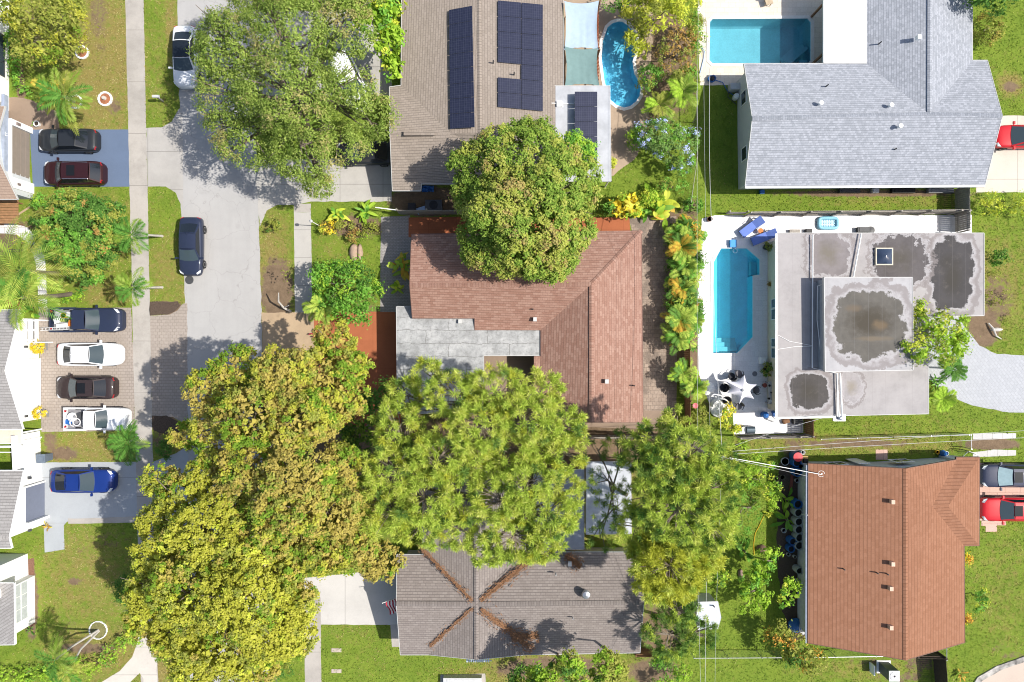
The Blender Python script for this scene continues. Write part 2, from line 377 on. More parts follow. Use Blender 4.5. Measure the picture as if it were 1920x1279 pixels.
def blade(mb, c, az, el, L, W, droop, segs=6, m=0, fold=.15, stalk=.15):
    """one broad strap leaf with a midrib fold"""
    c = Vector(c); h = Vector((math.cos(az), math.sin(az), 0)); s = Vector((-h.y, h.x, 0)); rows = []
    for i in range(segs + 1):
        t = i / segs; p = c + h * (L * t * math.cos(el)) + Vector((0, 0, L * t * math.sin(el) - droop * L * t * t))
        wd = W * .5 * (math.sin(pi * max(0, min(1, (t - stalk * .6) / (1 - stalk * .6)))) ** .7 if t > stalk * .6 else .06) + .008
        rows.append([p + s * wd + Vector((0, 0, fold * wd)), p, p - s * wd + Vector((0, 0, fold * wd))])
    for r in rows:
        for q in r: q.z = max(q.z, .03)
    mb.grid(rows, m)
def palm(name, label, cat, base, top, n, L, mats, seed, el=(.0, 1.1), droop=.5, lw=.13, ll=.6, r0=.11, group=None, bark=None, curve=None, parent=None, az=None, steps=15):
    """base = ground pixel, top = (pixel u, pixel v, height) of the crown centre"""
    rd = random.Random(seed); b = P(base[0], base[1], 0); c = P(*top)
    t = thing(name, label, cat, b, group)
    if r0:
        mb = MB(); m = b.lerp(c, .5) + Vector(curve or (0, 0, 0))
        mb.tube([b - Vector((0,0,.05)), b + Vector((0,0,.15)), b.lerp(m, .6), m, m.lerp(c, .55), c], [r0 * 1.5, r0 * 1.15, r0, r0 * .9, r0 * .85, r0 * .8], 8)
        mb.build('trunk', bark or BARKW, t, smooth=True)
    mb = MB()
    for i in range(n):
        a = 2 * pi * i / n * 1.0 + rd.uniform(-.25, .25) if az is None else rd.uniform(*az)
        e = rd.uniform(*el); mi = rd.choice(range(len(mats)))
        frond(mb, c, a, e, L * rd.uniform(.8, 1.1), droop * rd.uniform(.7, 1.25), lw, ll, m=mi, steps=steps, side=rd.uniform(-.1, .1))
    mb.build('crown', mats, t); return t
def clump(name, label, cat, base, h, n, L, W, mats, seed, el=(.3, 1.3), droop=.5, spread=.25, group=None, fold=.2, segs=6):
    """a stemless plant of broad strap leaves"""
    rd = random.Random(seed); b = P(base[0], base[1], 0); mb = MB()
    for i in range(n):
        a = rd.uniform(0, 2 * pi); p = b + Vector((rd.uniform(-spread, spread), rd.uniform(-spread, spread), h * rd.uniform(.3, 1)))
        blade(mb, p, a, rd.uniform(*el), L * rd.uniform(.65, 1.1), W * rd.uniform(.8, 1.2), droop * rd.uniform(.6, 1.3), segs, rd.randrange(len(mats)), fold)
    st = MB(); st.tube([b - Vector((0,0,.03)), b + Vector((0,0,max(.1, h)))], [.07, .04], 6)
    t = thing(name, label, cat, b, group)
    mb.build('leaves', mats, t); st.build('stem', BARK, t); return t
# leaf colours (reflectance)
G_oak = [leafmat('oak_leaf', [(.07,.115,.018), (.11,.16,.028), (.15,.2,.04), (.19,.235,.055)], .25), leafmat('oak_leaf_pale', [(.12,.17,.028), (.165,.22,.042), (.21,.255,.06)], .25), leafmat('oak_leaf_dry', [(.17,.17,.06), (.25,.22,.08)], .2)]
G_mango = [leafmat('mango_leaf', [(.075,.13,.018), (.115,.175,.025), (.165,.22,.04)], .22), leafmat('mango_leaf_young', [(.17,.2,.03), (.22,.245,.05), (.25,.26,.06)], .28), leafmat('mango_flush', [(.19,.155,.05), (.23,.17,.06), (.2,.19,.06)], .2)]
G_olive = [leafmat('olive_leaf', [(.12,.145,.022), (.17,.19,.034), (.215,.22,.05)], .3), leafmat('tan_leaf', [(.2,.165,.04), (.265,.215,.06), (.26,.225,.045)], .25), leafmat('green_leaf_under', [(.085,.15,.015), (.13,.2,.022)], .35), leafmat('yellow_green_leaf', [(.2,.21,.022), (.265,.27,.034), (.29,.285,.048)], .35)]
G_lime = [leafmat('lime_leaf', [(.13,.22,.02), (.19,.3,.03), (.24,.34,.04)], .4), leafmat('bright_green_leaf', [(.07,.17,.02), (.10,.23,.03), (.15,.28,.05)], .35), leafmat('deep_green_leaf', [(.035,.085,.015), (.05,.12,.02), (.08,.15,.03)], .25)]
G_yell = [leafmat('yellow_leaf', [(.45,.33,.02), (.55,.42,.03), (.4,.36,.05)], .3), leafmat('yellow_lime_leaf', [(.28,.32,.03), (.38,.4,.06)], .35), leafmat('orange_leaf', [(.36,.16,.03), (.42,.24,.04), (.3,.2,.04)], .25)]
G_pine = [leafmat('pine_needle', [(.18,.245,.03), (.26,.33,.05), (.33,.39,.075)], .3), leafmat('pine_needle_young', [(.26,.31,.04), (.33,.37,.06), (.38,.39,.11)], .3), leafmat('pine_needle_dark', [(.075,.13,.025), (.11,.18,.04)], .2), leafmat('pine_needle_yellow', [(.25,.27,.03), (.32,.33,.045)], .3)]
G_palm = [leafmat('palm_leaf', [(.03,.085,.012), (.05,.125,.018), (.075,.16,.028)], .25), leafmat('palm_leaf_light', [(.09,.15,.018), (.13,.19,.026), (.17,.22,.045)], .28), leafmat('palm_leaf_yellow', [(.3,.27,.04), (.42,.34,.06), (.36,.2,.03)], .3)]
G_areca = [leafmat('areca_leaf', [(.13,.2,.03), (.2,.27,.04), (.26,.31,.06)], .3), leafmat('areca_leaf_gold', [(.27,.22,.03), (.34,.27,.04), (.34,.19,.03)], .3), leafmat('areca_leaf_green', [(.06,.13,.025), (.09,.17,.03)], .25)]
G_redb = [leafmat('bronze_leaf', [(.2,.12,.035), (.25,.155,.045), (.21,.16,.045)], .2), leafmat('olive_shrub_leaf', [(.11,.14,.025), (.16,.18,.035), (.2,.21,.05)], .25)]
G_flow = [leafmat('plumbago_leaf', [(.09,.16,.04), (.14,.21,.06)], .25), leafmat('pale_blue_flower', [(.3,.35,.5), (.38,.42,.54), (.26,.32,.48)], .2), G_lime[1]]
G_red = leafmat('red_leaf', [(.28,.03,.05), (.4,.06,.08), (.2,.04,.04)], .25)
# ------------------------------------------------------------------ ground, paving, pools
POOLK = [(1139,52),(1148,44),(1158,41),(1167,41),(1178,48),(1189,62),(1194,78),(1192,94),(1186,116),(1189,138),(1197,152),(1201,166),(1199,180),(1192,191),(1182,199),(1170,202),(1156,197),(1145,188),(1138,170),(1133,150),(1128,110),(1130,78)]
POOLN = [(1336,36),(1331,41),(1330,113),(1336,119),(1515,119),(1520,113),(1520,42),(1514,35)]
POOLE = [(1338,492),(1352,466),(1400,466),(1424,487),(1424,515),(1411,517),(1411,632),(1382,662),(1337,662)]
def pip(p, poly):
    x, y = p; r = False; n = len(poly)
    for i in range(n):
        (x1, y1), (x2, y2) = poly[i], poly[i-1]
        if (y1 > y) != (y2 > y) and x < (x2 - x1) * (y - y1) / (y2 - y1) + x1: r = not r
    return r
# where the turf is dry, and where bare soil shows: (u, v, radius u, radius v, amount)
DRY_AT = [(190,120,90,190,.85),(60,60,90,90,.6),(305,130,45,160,.35),(320,60,14,90,.8),(150,440,140,110,.5),(310,500,40,70,.6),(200,550,60,30,.75),(170,840,110,40,.75),(110,850,30,30,.9),(160,1080,110,110,.6),
       (190,1220,120,60,.8),(300,1230,60,80,.9),(512,500,40,120,.8),(640,470,60,40,.3),(690,1100,100,120,.35),(1600,832,240,22,.7),(1880,1100,60,150,.35),(1870,540,70,120,.6),(1700,800,160,30,.25),(1640,1256,150,25,.5),(1385,960,50,60,.2),
       (1050,1260,200,40,.9),(1700,378,200,12,.45),(1895,160,30,25,.9),(1000,840,250,200,.9),(1320,700,40,80,.5),(420,700,160,300,.8)]
SOIL_AT = [(520,545,34,70,1.0),(512,440,18,40,.35),(185,30,25,60,.55),(215,200,16,25,.6),(190,95,18,60,.4),(120,850,35,16,.8),(95,830,16,28,.7),(312,578,34,14,1.2),(308,790,24,14,1.2),(300,830,30,40,.5),(40,170,10,60,.8),
        (58,1130,14,75,1.1),(140,1090,18,10,.7),(135,1165,20,14,.45),(205,1010,60,30,.42),(160,1215,70,14,.7),(1050,1255,130,26,1.0),(1600,832,140,9,.75),(1860,832,60,12,1.1),(1845,615,32,38,1.1),(1870,560,40,60,.6),(1895,162,20,12,.8),  # faint blob on the lower left lawn: soil tone where only tree shade falls
        (1490,1000,32,190,1.2),(690,690,60,130,1.0),(700,850,140,100,1.0),(950,830,180,160,1.0),(1150,830,120,60,1.1),(1250,420,60,30,.9),(1292,560,34,190,1.1),(1180,130,80,140,1.3),(1250,120,60,110,1.1),(800,378,70,28,1.4),(1330,770,40,40,.4),
        (960,690,60,40,1.2),(1240,1180,60,70,.7),(1225,1260,60,30,.8),(1640,362,230,9,.8),(690,1055,12,7,.6),(1880,1215,40,14,.4),(1640,1240,60,12,.5),(1690,1270,60,14,.6),(640,470,14,10,.3),(668,425,60,25,.9),(160,1030,30,16,.4),(1725,1240,40,30,.6),(1900,1230,30,14,.5),(590,640,40,60,.5),(20,445,60,50,.7)]
PAVED = []
def build_ground():
    xs = [-400, -120, -60] + [-44 + .25 * i for i in range(353)] + [60, 120, 400]
    ys = [-400, -100, -50] + [-30 + .25 * i for i in range(241)] + [50, 100, 400]
    X, Y = np.meshgrid(np.array(xs), np.array(ys)); nx, ny = len(xs), len(ys)
    U = X / S + 960; Vv = 639.5 - Y / S
    def field(bl):
        a = np.zeros_like(U)
        for u, v, ru, rv, k in bl: a = np.maximum(a, k * np.exp(-(((U - u) / ru) ** 2 + ((Vv - v) / rv) ** 2) ** 1.5))
        return a
    dry, soil = field(DRY_AT), field(SOIL_AT)
    verts = np.stack([X, Y, np.zeros_like(X)], -1).reshape(-1, 3)
    faces = []
    hole = np.zeros((ny, nx), bool)
    for j in range(ny):
        for i in range(nx):
            u, v = U[j, i], Vv[j, i]
            if 1120 < u < 1530 and 25 < v < 680:
                for poly in (POOLK, POOLN, POOLE):
                    if pip((u, v), poly): hole[j, i] = True
    for j in range(ny - 1):
        for i in range(nx - 1):
            if not hole[j:j+2, i:i+2].any(): faces.append((j*nx+i, j*nx+i+1, (j+1)*nx+i+1, (j+1)*nx+i))
    me = bpy.data.meshes.new('ground'); me.from_pydata(verts.tolist(), [], faces)
    for nme, a in (('dry', dry), ('soil', soil)):
        me.attributes.new(nme, 'FLOAT', 'POINT').data.foreach_set('value', a.astype(np.float32).ravel())
    t = NT('lawn'); p = t.pos()
    ad = t.n('ShaderNodeAttribute', attribute_name='dry').outputs['Fac']; as_ = t.n('ShaderNodeAttribute', attribute_name='soil').outputs['Fac']
    n1 = t.noise(p, .6, 8, .78); n2 = t.noise(p, 1.7, 8, .8); n3 = t.noise(t.scale(p, (6, 9, 6)), 1.0, 6, .85); n4 = t.noise(p, 30, 3, .7)
    g = t.ramp(n3, [(.25, (.08,.14,.015)), (.5, (.14,.21,.026)), (.75, (.22,.29,.05))])
    g = t.mix(t.ramp(n1, [(.42, 0.), (.58, .8)]), g, t.ramp(n4, [(.3, (.13,.2,.018)), (.7, (.25,.31,.05))]))
    d = t.ramp(n3, [(.25, (.16,.12,.03)), (.5, (.25,.205,.065)), (.75, (.33,.28,.11))])
    k = t.math('ADD', t.math('MULTIPLY', ad, 1.15), t.math('MULTIPLY', t.math('SUBTRACT', n2, .5), 3.4))
    c = t.mix(t.ramp(k, [(.2, 0.), (.95, 1.)]), g, d)
    e = t.ramp(n4, [(.3, (.14,.095,.06)), (.6, (.24,.17,.11)), (.8, (.38,.3,.22))])
    e = t.mix(t.ramp(n2, [(.45, 0.), (.62, .55)]), e, (.1,.07,.045))
    q = t.math('ADD', as_, t.math('MULTIPLY', t.math('SUBTRACT', n2, .5), 1.5))
    c = t.mix(t.ramp(q, [(.38, 0.), (.6, 1.)]), c, e)
    hgt = t.math('ADD', t.math('MULTIPLY', n3, .6), n4)
    me.materials.append(t.done(t.bsdf(c, .95, 0, .1, t.bump(hgt, .9, .05))))
    o = link('ground', me, None, Vector()); tag(o, None, None, kind='structure')
build_ground()
def jag(poly, amp, step=.5, seed=1):
    if not amp: return poly
    rd = random.Random(seed); out = []
    for i in range(len(poly)):
        a, b = poly[i], poly[(i+1) % len(poly)]; L = math.hypot(b[0]-a[0], b[1]-a[1]) * S; n = max(1, int(L / step))
        for k in range(n):
            q = k / n; j = 0 if k == 0 else 1
            out.append((a[0] + (b[0]-a[0]) * q + j * rd.uniform(-amp, amp) / S, a[1] + (b[1]-a[1]) * q + j * rd.uniform(-amp, amp) / S))
    return out
LAYER = [0]
def sheet(name, poly, mat, lay=1, amp=.03, holes=(), kind='structure', thick=0):
    """a paved area: one sheet just above the ground"""
    z = .004 * lay + thick; pts = [P(u, v).xy for u, v in jag(poly, amp, seed=len(poly) + int(poly[0][0]))]
    mb = MB(); hs = [[P(u, v).xy for u, v in h] for h in holes]
    loops = [[Vector((p.x, p.y, z)) for p in L] for L in [pts] + hs]
    allp = [p for L in loops for p in L]
    for tri in tessellate_polygon(loops):
        a, b, c = [allp[i] for i in tri]
        if (b - a).cross(c - a).z < 0: b, c = c, b
        mb.face([a, b, c])
    if thick:
        for i in range(len(pts)):
            a, b = pts[i], pts[(i+1) % len(pts)]; mb.face([(a.x,a.y,0),(b.x,b.y,0),(b.x,b.y,z),(a.x,a.y,z)])
    PAVED.append([(p.x, p.y) for p in pts]); return tag(mb.build(name, mat), None, None, kind=kind)
M_road = concrete('asphalt_pale', (.385,.375,.365), .12, crack=.35, dark=(.25,.24,.23))
M_walk = concrete('sidewalk_concrete', (.4,.37,.335), .42, joint=(40, 4.1), jw=.018)
M_apron = concrete('apron_concrete', (.39,.37,.345), .25, joint=(3.2, 3.0), jw=.02)
M_drive = concrete('driveway_concrete', (.42,.4,.37), .3, joint=(3.4, 3.1), jw=.02)
M_grdrv = concrete('grey_driveway', (.36,.38,.4), .15, joint=(40, 3.6), jw=.012)
M_seal = concrete('sealed_blue_asphalt', (.115,.155,.235), .12)
M_tan = concrete('tan_concrete', (.42,.31,.2), .35)
M_red = concrete('terracotta_paint', (.36,.12,.055), .25, joint=(2.2, 2.2), jw=.012, dark=(.2,.06,.03))
M_pav = pavers('pink_pavers', (.31,.265,.23), (.36,.31,.27), (.215,.18,.15), .34, .24, .02, wear=.2)
M_grpav = pavers('grey_pavers', (.27,.25,.24), (.36,.34,.33), (.12,.11,.1), .24, .12, .014)
M_brpav = pavers('stained_pavers', (.25,.19,.15), (.4,.32,.26), (.1,.08,.06), .3, .3, .014, wear=.6, blot=(.55, .5, .75, (.09,.075,.065)))
M_trav = pavers('white_travertine', (.7,.69,.69), (.8,.79,.79), (.58,.56,.55), .6, .4, .008, wear=.06)
M_cream = pavers('cream_travertine', (.6,.53,.44), (.68,.61,.52), (.45,.38,.3), .6, .4, .01, wear=.15)
M_sand = concrete('sandy_patio', (.38,.29,.21), .4)
M_brown = concrete('brown_patio', (.27,.2,.15), .3)
M_stamp = pavers('stamped_white_concrete', (.37,.38,.4), (.42,.43,.45), (.29,.29,.3), .34, .24, .012, rot=.9, wear=.1)
M_pink = pavers('pink_slabs', (.5,.33,.27), (.58,.4,.33), (.28,.19,.16), 1.2, 1.2, .02, wear=.2)
M_path = concrete('pale_path', (.52,.48,.43), .2, joint=(40, 2.2))
M_mulch = plain('mulch', (.17,.09,.06), .95, var=.6, scale=14)
M_darkm = plain('dark_mulch', (.085,.06,.045), .95, var=.6, scale=14)
# street
sheet('road', [(332,-40),(337,240),(340,400),(347,560),(347,760),(357,1320),(508,1320),(500,900),(492,655),(486,420),(478,200),(473,-40)], M_road, 1, .05)
sheet('sidewalk', [(234,-30),(241,250),(243,350),(246,470),(250,660),(254,830),(258,985),(262,1200),(265,1310),(298,1310),(293,1190),(290,985),(286,830),(283,660),(279,470),(277,350),(274,250),(269,-30)], M_walk, 3, .02)
sheet('driveway', [(56,243),(241,243),(243,350),(62,350)], M_seal, 2, .015)
sheet('driveway', [(274,240),(303,239),(322,228),(335,205),(342,200),(344,395),(330,362),(311,350),(277,350)], M_apron, 2, .03)
sheet('driveway', [(72,577),(246,577),(250,660),(253,808),(78,810)], M_pav, 2, .02)
sheet('driveway', [(280,592),(318,590),(333,582),(342,570),(351,568),(352,800),(325,782),(285,779)], M_pav, 2, .03)
sheet('mulch_bed', [(281,566),(334,565),(338,574),(326,585),(314,590),(281,592)], M_darkm, 3, .06)
sheet('mulch_bed', [(285,779),(312,779),(334,790),(338,815),(300,812),(286,806)], M_darkm, 3, .08)
sheet('driveway', [(78,867),(256,866),(258,972),(126,978),(120,985),(121,1030),(84,1036)], M_grdrv, 2, .02)
sheet('driveway', [(287,866),(330,850),(353,835),(356,1010),(330,985),(290,975)], M_grdrv, 2, .04)
sheet('path', [(128,972),(190,971),(256,968),(258,979),(190,981),(128,982)], M_walk, 4, .03)
sheet('mulch_bed', [(52,1048),(64,1046),(65,1172),(54,1175)], M_mulch, 1, .06)
sheet('path', [(262,1180),(292,1183),(296,1320),(270,1320),(269,1272),(262,1262),(240,1283),(200,1320),(130,1320),(185,1282),(225,1258),(248,1232),(258,1205)], M_path, 5, .04)
sheet('patio', [(-20,190),(26,182),(60,188),(105,208),(112,243),(60,246),(-20,230)], M_brown, 1, .06)
sheet('path', [(-20,415),(24,417),(52,427),(72,447),(83,478),(87,520),(89,580),(72,580),(70,520),(64,482),(52,455),(32,440),(-20,436)], pavers('white_path_slabs', (.62,.6,.57), (.7,.68,.65), (.3,.28,.25), .55, .5, .03), 1, .03)
sheet('path', [(28,404),(56,386),(58,389),(30,407)], M_tan, 2, .01)
# right of the road
M_lite = concrete('light_sidewalk', (.43,.41,.38), .15, joint=(40, 2.2), jw=.015)
sheet('sidewalk', [(551,398),(583,398),(586,586),(553,586)], M_lite, 3, .02)
sheet('path', [(551,382),(583,382),(583,398),(551,398)], M_walk, 3, .01)
sheet('sidewalk', [(570,1120),(601,1120),(603,1320),(572,1320)], M_walk, 3, .02)
sheet('driveway', [(478,300),(500,300),(735,296),(735,378),(583,378),(551,384),(520,384),(500,395),(487,425)], M_drive, 2, .04)
sheet('driveway', [(470,20),(735,20),(735,180),(470,180)], M_drive, 2, .04)
sheet('driveway', [(490,586),(588,586),(592,670),(493,662)], M_tan, 2, .03)
sheet('driveway', [(588,585),(746,585),(752,800),(600,800),(592,670)], M_red, 2, .02)
sheet('path', [(714,407),(769,404),(771,440),(772,600),(742,600),(740,585),(713,585)], M_grpav, 2, .02)
sheet('patio', [(766,408),(890,406),(1180,408),(1182,438),(766,445)], M_red, 3, .01)
sheet('patio', [(1178,408),(1268,405),(1270,640),(1268,800),(1190,800),(1190,450)], M_brpav, 1, .03)
sheet('patio', [(1060,770),(1268,770),(1268,806),(1060,800)], M_brown, 2, .03)
sheet('patio', [(900,665),(1010,665),(1010,740),(900,740)], M_brown, 2, .03)
sheet('driveway', [(560,1085),(760,1065),(762,1172),(600,1171)], concrete('white_driveway', (.5,.48,.45), .2, joint=(4.4, 40)), 2, .03)
sheet('path', [(732,1171),(764,1171),(768,1213),(735,1213)], M_walk, 3, .01)
sheet('patio', [(826,1265),(910,1263),(912,1330),(826,1330)], M_walk, 1, .02)
# back gardens
sheet('patio', [(1056,-20),(1215,-20),(1226,40),(1218,130),(1222,200),(1196,290),(1150,330),(1056,330)], M_sand, 1, .08, holes=[POOLK])
sheet('pool_deck', [(1306,-30),(1560,-30),(1560,150),(1420,150),(1400,160),(1312,160)], M_cream, 1, .02, holes=[POOLN])
sheet('pool_deck', [(1316,410),(1340,404),(1822,403),(1822,440),(1470,440),(1470,812),(1376,816),(1374,775),(1358,778),(1330,757),(1310,700),(1308,560)], M_trav, 1, .01, holes=[POOLE])
sheet('pool_deck', [(1440,770),(1506,770),(1506,812),(1440,814)], M_trav, 2, .01)
sheet('driveway', [(1735,588),(1795,592),(1812,618),(1836,648),(1870,664),(1950,668),(1950,775),(1880,772),(1822,760),(1780,742),(1752,722),(1735,700)], M_stamp, 2, .05)
sheet('driveway', [(1830,217),(1950,217),(1950,361),(1830,361)], concrete('cream_driveway', (.55,.5,.43), .15, joint=(40, 3.2)), 2, .03)
sheet('driveway', [(1820,868),(1950,868),(1950,976),(1820,976)], M_pink, 2, .01)
sheet('path', [(1840,976),(1886,976),(1886,985),(1869,985),(1869,997),(1848,997),(1848,986),(1840,986)], M_pink, 3, .01)
sheet('path', [(1824,813),(1905,812),(1905,822),(1824,824)], pavers('white_stepping_slabs', (.46,.45,.43), (.54,.53,.51), (.3,.28,.25), .8, 2, .02), 2, .02)
sheet('path', [(1824,848),(1862,843),(1905,844),(1905,854),(1824,857)], bpy.data.materials['white_stepping_slabs'], 2, .02)
sheet('path', [(1642,843),(1664,843),(1664,862),(1642,862)], M_pink, 2, .01)
sheet('driveway', [(1826,1320),(1840,1275),(1872,1257),(1925,1238),(1960,1232),(1960,1320)], concrete('pinkish_driveway', (.5,.41,.34), .1), 2, .03)
sheet('kerb', [(1812,1300),(1832,1269),(1868,1248),(1925,1228),(1927,1237),(1873,1257),(1840,1276),(1824,1300)], plain('stained_kerb', (.35,.33,.3), .9, var=.9, scale=1.2), 3, .03, thick=.08)
sheet('soil_patch', [(1460,868),(1514,862),(1514,1200),(1484,1205),(1462,1120),(1456,1000)], M_darkm, 1, .12)
def basin(name, label, poly, depth, plaster, water, loc, cope, group=None, step=None, slope=None):
    t = thing(name, label, 'pool', P(*loc), group)
    pts = [P(u, v) for u, v in poly]; mb = MB()
    if sum(pts[i].x * pts[i-1].y - pts[i-1].x * pts[i].y for i in range(len(pts))) > 0: pts.reverse()
    def ring(z, k):
        c = sum(pts, Vector()) / len(pts); return [Vector((c.x + (p.x - c.x) * k, c.y + (p.y - c.y) * k, z)) for p in pts]
    r0, r1, r2 = ring(.004, 1), ring(-depth * .86, .985), ring(-depth, .93)
    mb.grid([r0, r1, r2], 0, True); mb.face(r2, 0)
    mb.build('basin', plaster, t)
    wm = MB(); wm.face([(p.x, p.y, -.09) for p in ring(0, 1.002)]); wm.build('water', water, t)
    cp = MB(); o = ring(.034, 1.0); c = sum(pts, Vector()) / len(pts); n = len(pts); out = []
    for i in range(n):
        a, b, d = pts[i-1], pts[i], pts[(i+1) % n]
        n1 = Vector(((b-a).y, -(b-a).x, 0)).normalized(); n2 = Vector(((d-b).y, -(d-b).x, 0)).normalized(); m = (n1 + n2); m = m / max(.6, m.length_squared / 2 * 1.0)
        out.append(Vector((b.x + m.x * .24, b.y + m.y * .24, .034)))
    lo = [Vector((p.x, p.y, .0)) for p in out]; li = [Vector((p.x, p.y, -.1)) for p in pts]
    cp.grid([lo, out, o, li], 0, True); cp.build('coping', cope, t)
    return t
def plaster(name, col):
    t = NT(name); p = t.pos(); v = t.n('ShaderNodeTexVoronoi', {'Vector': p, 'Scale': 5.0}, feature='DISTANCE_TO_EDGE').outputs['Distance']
    c = t.mix(t.ramp(v, [(0, .28), (.12, 0.)]), t.ramp(t.noise(p, 1.2, 3), [(.3, sc3(col, .9)), (.7, sc3(col, 1.08))]), sc3(col, 1.35))  # pale web: rippling sunlight (caustics) painted into the plaster colour
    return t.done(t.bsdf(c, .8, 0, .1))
M_cope = plain('coping_stone', (.66,.63,.58), .8, var=.1)
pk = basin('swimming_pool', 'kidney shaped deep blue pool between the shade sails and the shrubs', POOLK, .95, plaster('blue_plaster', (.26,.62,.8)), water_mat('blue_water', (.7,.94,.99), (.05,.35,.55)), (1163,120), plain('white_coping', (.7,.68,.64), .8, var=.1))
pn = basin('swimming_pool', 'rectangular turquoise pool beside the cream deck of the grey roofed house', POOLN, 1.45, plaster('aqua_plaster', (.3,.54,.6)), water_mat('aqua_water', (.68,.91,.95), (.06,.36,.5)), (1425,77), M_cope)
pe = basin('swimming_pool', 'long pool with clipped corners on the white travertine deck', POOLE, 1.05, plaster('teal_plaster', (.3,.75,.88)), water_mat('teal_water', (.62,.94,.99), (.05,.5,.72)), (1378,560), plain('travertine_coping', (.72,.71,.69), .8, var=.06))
def steps(t, pts, dirv, n, mat, z0=-.28, dz=-.22, wd=.36):
    a, b = P(*pts[0]), P(*pts[1]); d = Vector(dirv).normalized()
    for i in range(n):
        mb = MB(); q0 = a + d * wd * i; q1 = b + d * wd * i; e0 = q0 + d * wd; e1 = q1 + d * wd; z = z0 + dz * i
        mb.prism([q0, q1, e1, e0], -1.0, z); mb.build('step', mat, t)
M_stepb = plain('pool_step', (.34,.6,.66), .8, var=.1)
steps(pe, [(1339,659),(1384,659)], (0, 1, 0), 3, M_stepb)
steps(pn, [(1517,117),(1502,117)], (-.1, 1, 0), 1, M_stepb, wd=.3)
steps(pn, [(1519,88),(1484,118)], (-.66, .75, 0), 3, M_stepb, wd=.3, z0=-.3, dz=-.25)
mb = MB(); mb.prism([P(1412,489), P(1423,490), P(1423,514), P(1412,515)], -1.0, -.5); mb.build('seat_ledge', M_stepb, pe)
# ------------------------------------------------------------------ buildings
def offset_poly(pts, d):
    """move a counter-clockwise outline inwards by d metres (z kept)"""
    n = len(pts); out = []
    for i in range(n):
        a, b, c = pts[i-1], pts[i], pts[(i+1) % n]
        e1 = Vector(((b-a).x, (b-a).y, 0)).normalized(); e2 = Vector(((c-b).x, (c-b).y, 0)).normalized()
        n1 = Vector((-e1.y, e1.x, 0)); n2 = Vector((-e2.y, e2.x, 0)); k = 1 + n1.dot(n2)
        m = (n1 + n2) / k if k > .25 else n1
        out.append(b + m * d)
    return out
def roof(t, faces, mat, trim, ridges=(), th=.16, name='roof', parent=None):
    """pitched roof from faces of (u, v, height) corners: shingled top, fascia round the edge, soffit; returns object and outline"""
    mb = MB(); idx = {}; loops = []; edges = {}
    for f in faces:
        p = [P(*q) for q in f]
        a = sum(p[i].x * p[(i+1) % len(p)].y - p[(i+1) % len(p)].x * p[i].y for i in range(len(p)))
        if a < 0: f = list(reversed(f)); p.reverse()
        nv = Vector()
        for i in range(len(p)):
            q, r = p[i], p[(i+1) % len(p)]; nv += Vector(((q.y-r.y)*(q.z+r.z), (q.z-r.z)*(q.x+r.x), (q.x-r.x)*(q.y+r.y)))
        nv.normalize()
        g = Vector((nv.x, nv.y)); vd = g.normalized() if g.length > .03 else Vector((0, 1)); ud = Vector((-vd.y, vd.x)); cs = max(.3, nv.z)
        uv = lambda q: (q.x * ud.x + q.y * ud.y, (q.x * vd.x + q.y * vd.y) / cs)
        if len(p) > 4 or True:
            for tri in tessellate_polygon([p]):
                q = [p[i] for i in tri]
                if (q[1]-q[0]).cross(q[2]-q[0]).z < 0: q.reverse()
                mb.face(q, 0, [uv(x) for x in q]); lo = [x - Vector((0, 0, th)) for x in reversed(q)]; mb.face(lo, 1)
        key = [tuple(q) for q in f]
        for i in range(len(key)): edges[(key[i], key[(i+1) % len(key)])] = 1
    bnd = {a: b for (a, b) in edges if (b, a) not in edges}
    for a, b in bnd.items():
        p, q = P(*a), P(*b); d = Vector((0, 0, th)); out = Vector(((q-p).y, -(q-p).x, 0)).normalized() * .02
        mb.face([p + out - d, q + out - d, q + out + d * .1, p + out + d * .1], 1)
        mb.face([p + out + d * .1, q + out + d * .1, q - out + d * .1, p - out + d * .1], 1)
    for a, b in ridges:
        p, q = P(*a), P(*b); dr = (q - p).normalized(); sd = Vector((-dr.y, dr.x, 0)).normalized()
        L = (q - p).length
        for k in (-1, 1):
            mb.face([p + sd*k*.17 - Vector((0,0,.02)), q + sd*k*.17 - Vector((0,0,.02)), q + Vector((0,0,.045)), p + Vector((0,0,.045))][::-k], 0, [(0,0),(0,L),(.17,L),(.17,0)][::-k])
    start = next(iter(bnd)); loop = [start]; cur = bnd[start]
    while cur != start and len(loop) < 60: loop.append(cur); cur = bnd[cur]
    PAVED.append([tuple(P(*q).xy) for q in loop])
    return mb.build(name, [mat, trim], parent or t), [P(*q) for q in loop]
def walls(t, loop, over, mat, th=.16, z0=0.0, skip=(), name='wall'):
    mb = MB(); ins = offset_poly(loop, over); n = len(ins)
    for i in range(n):
        if i in skip: continue
        a, b = ins[i], ins[(i+1) % n]; za = loop[i].z - th * .98; zb = loop[(i+1) % n].z - th * .98; L = (b - a).length
        mb.face([(a.x,a.y,z0),(b.x,b.y,z0),(b.x,b.y,zb),(a.x,a.y,za)], 0, [(0,z0),(L,z0),(L,zb),(0,za)])
    mb.build(name, mat, t); return ins
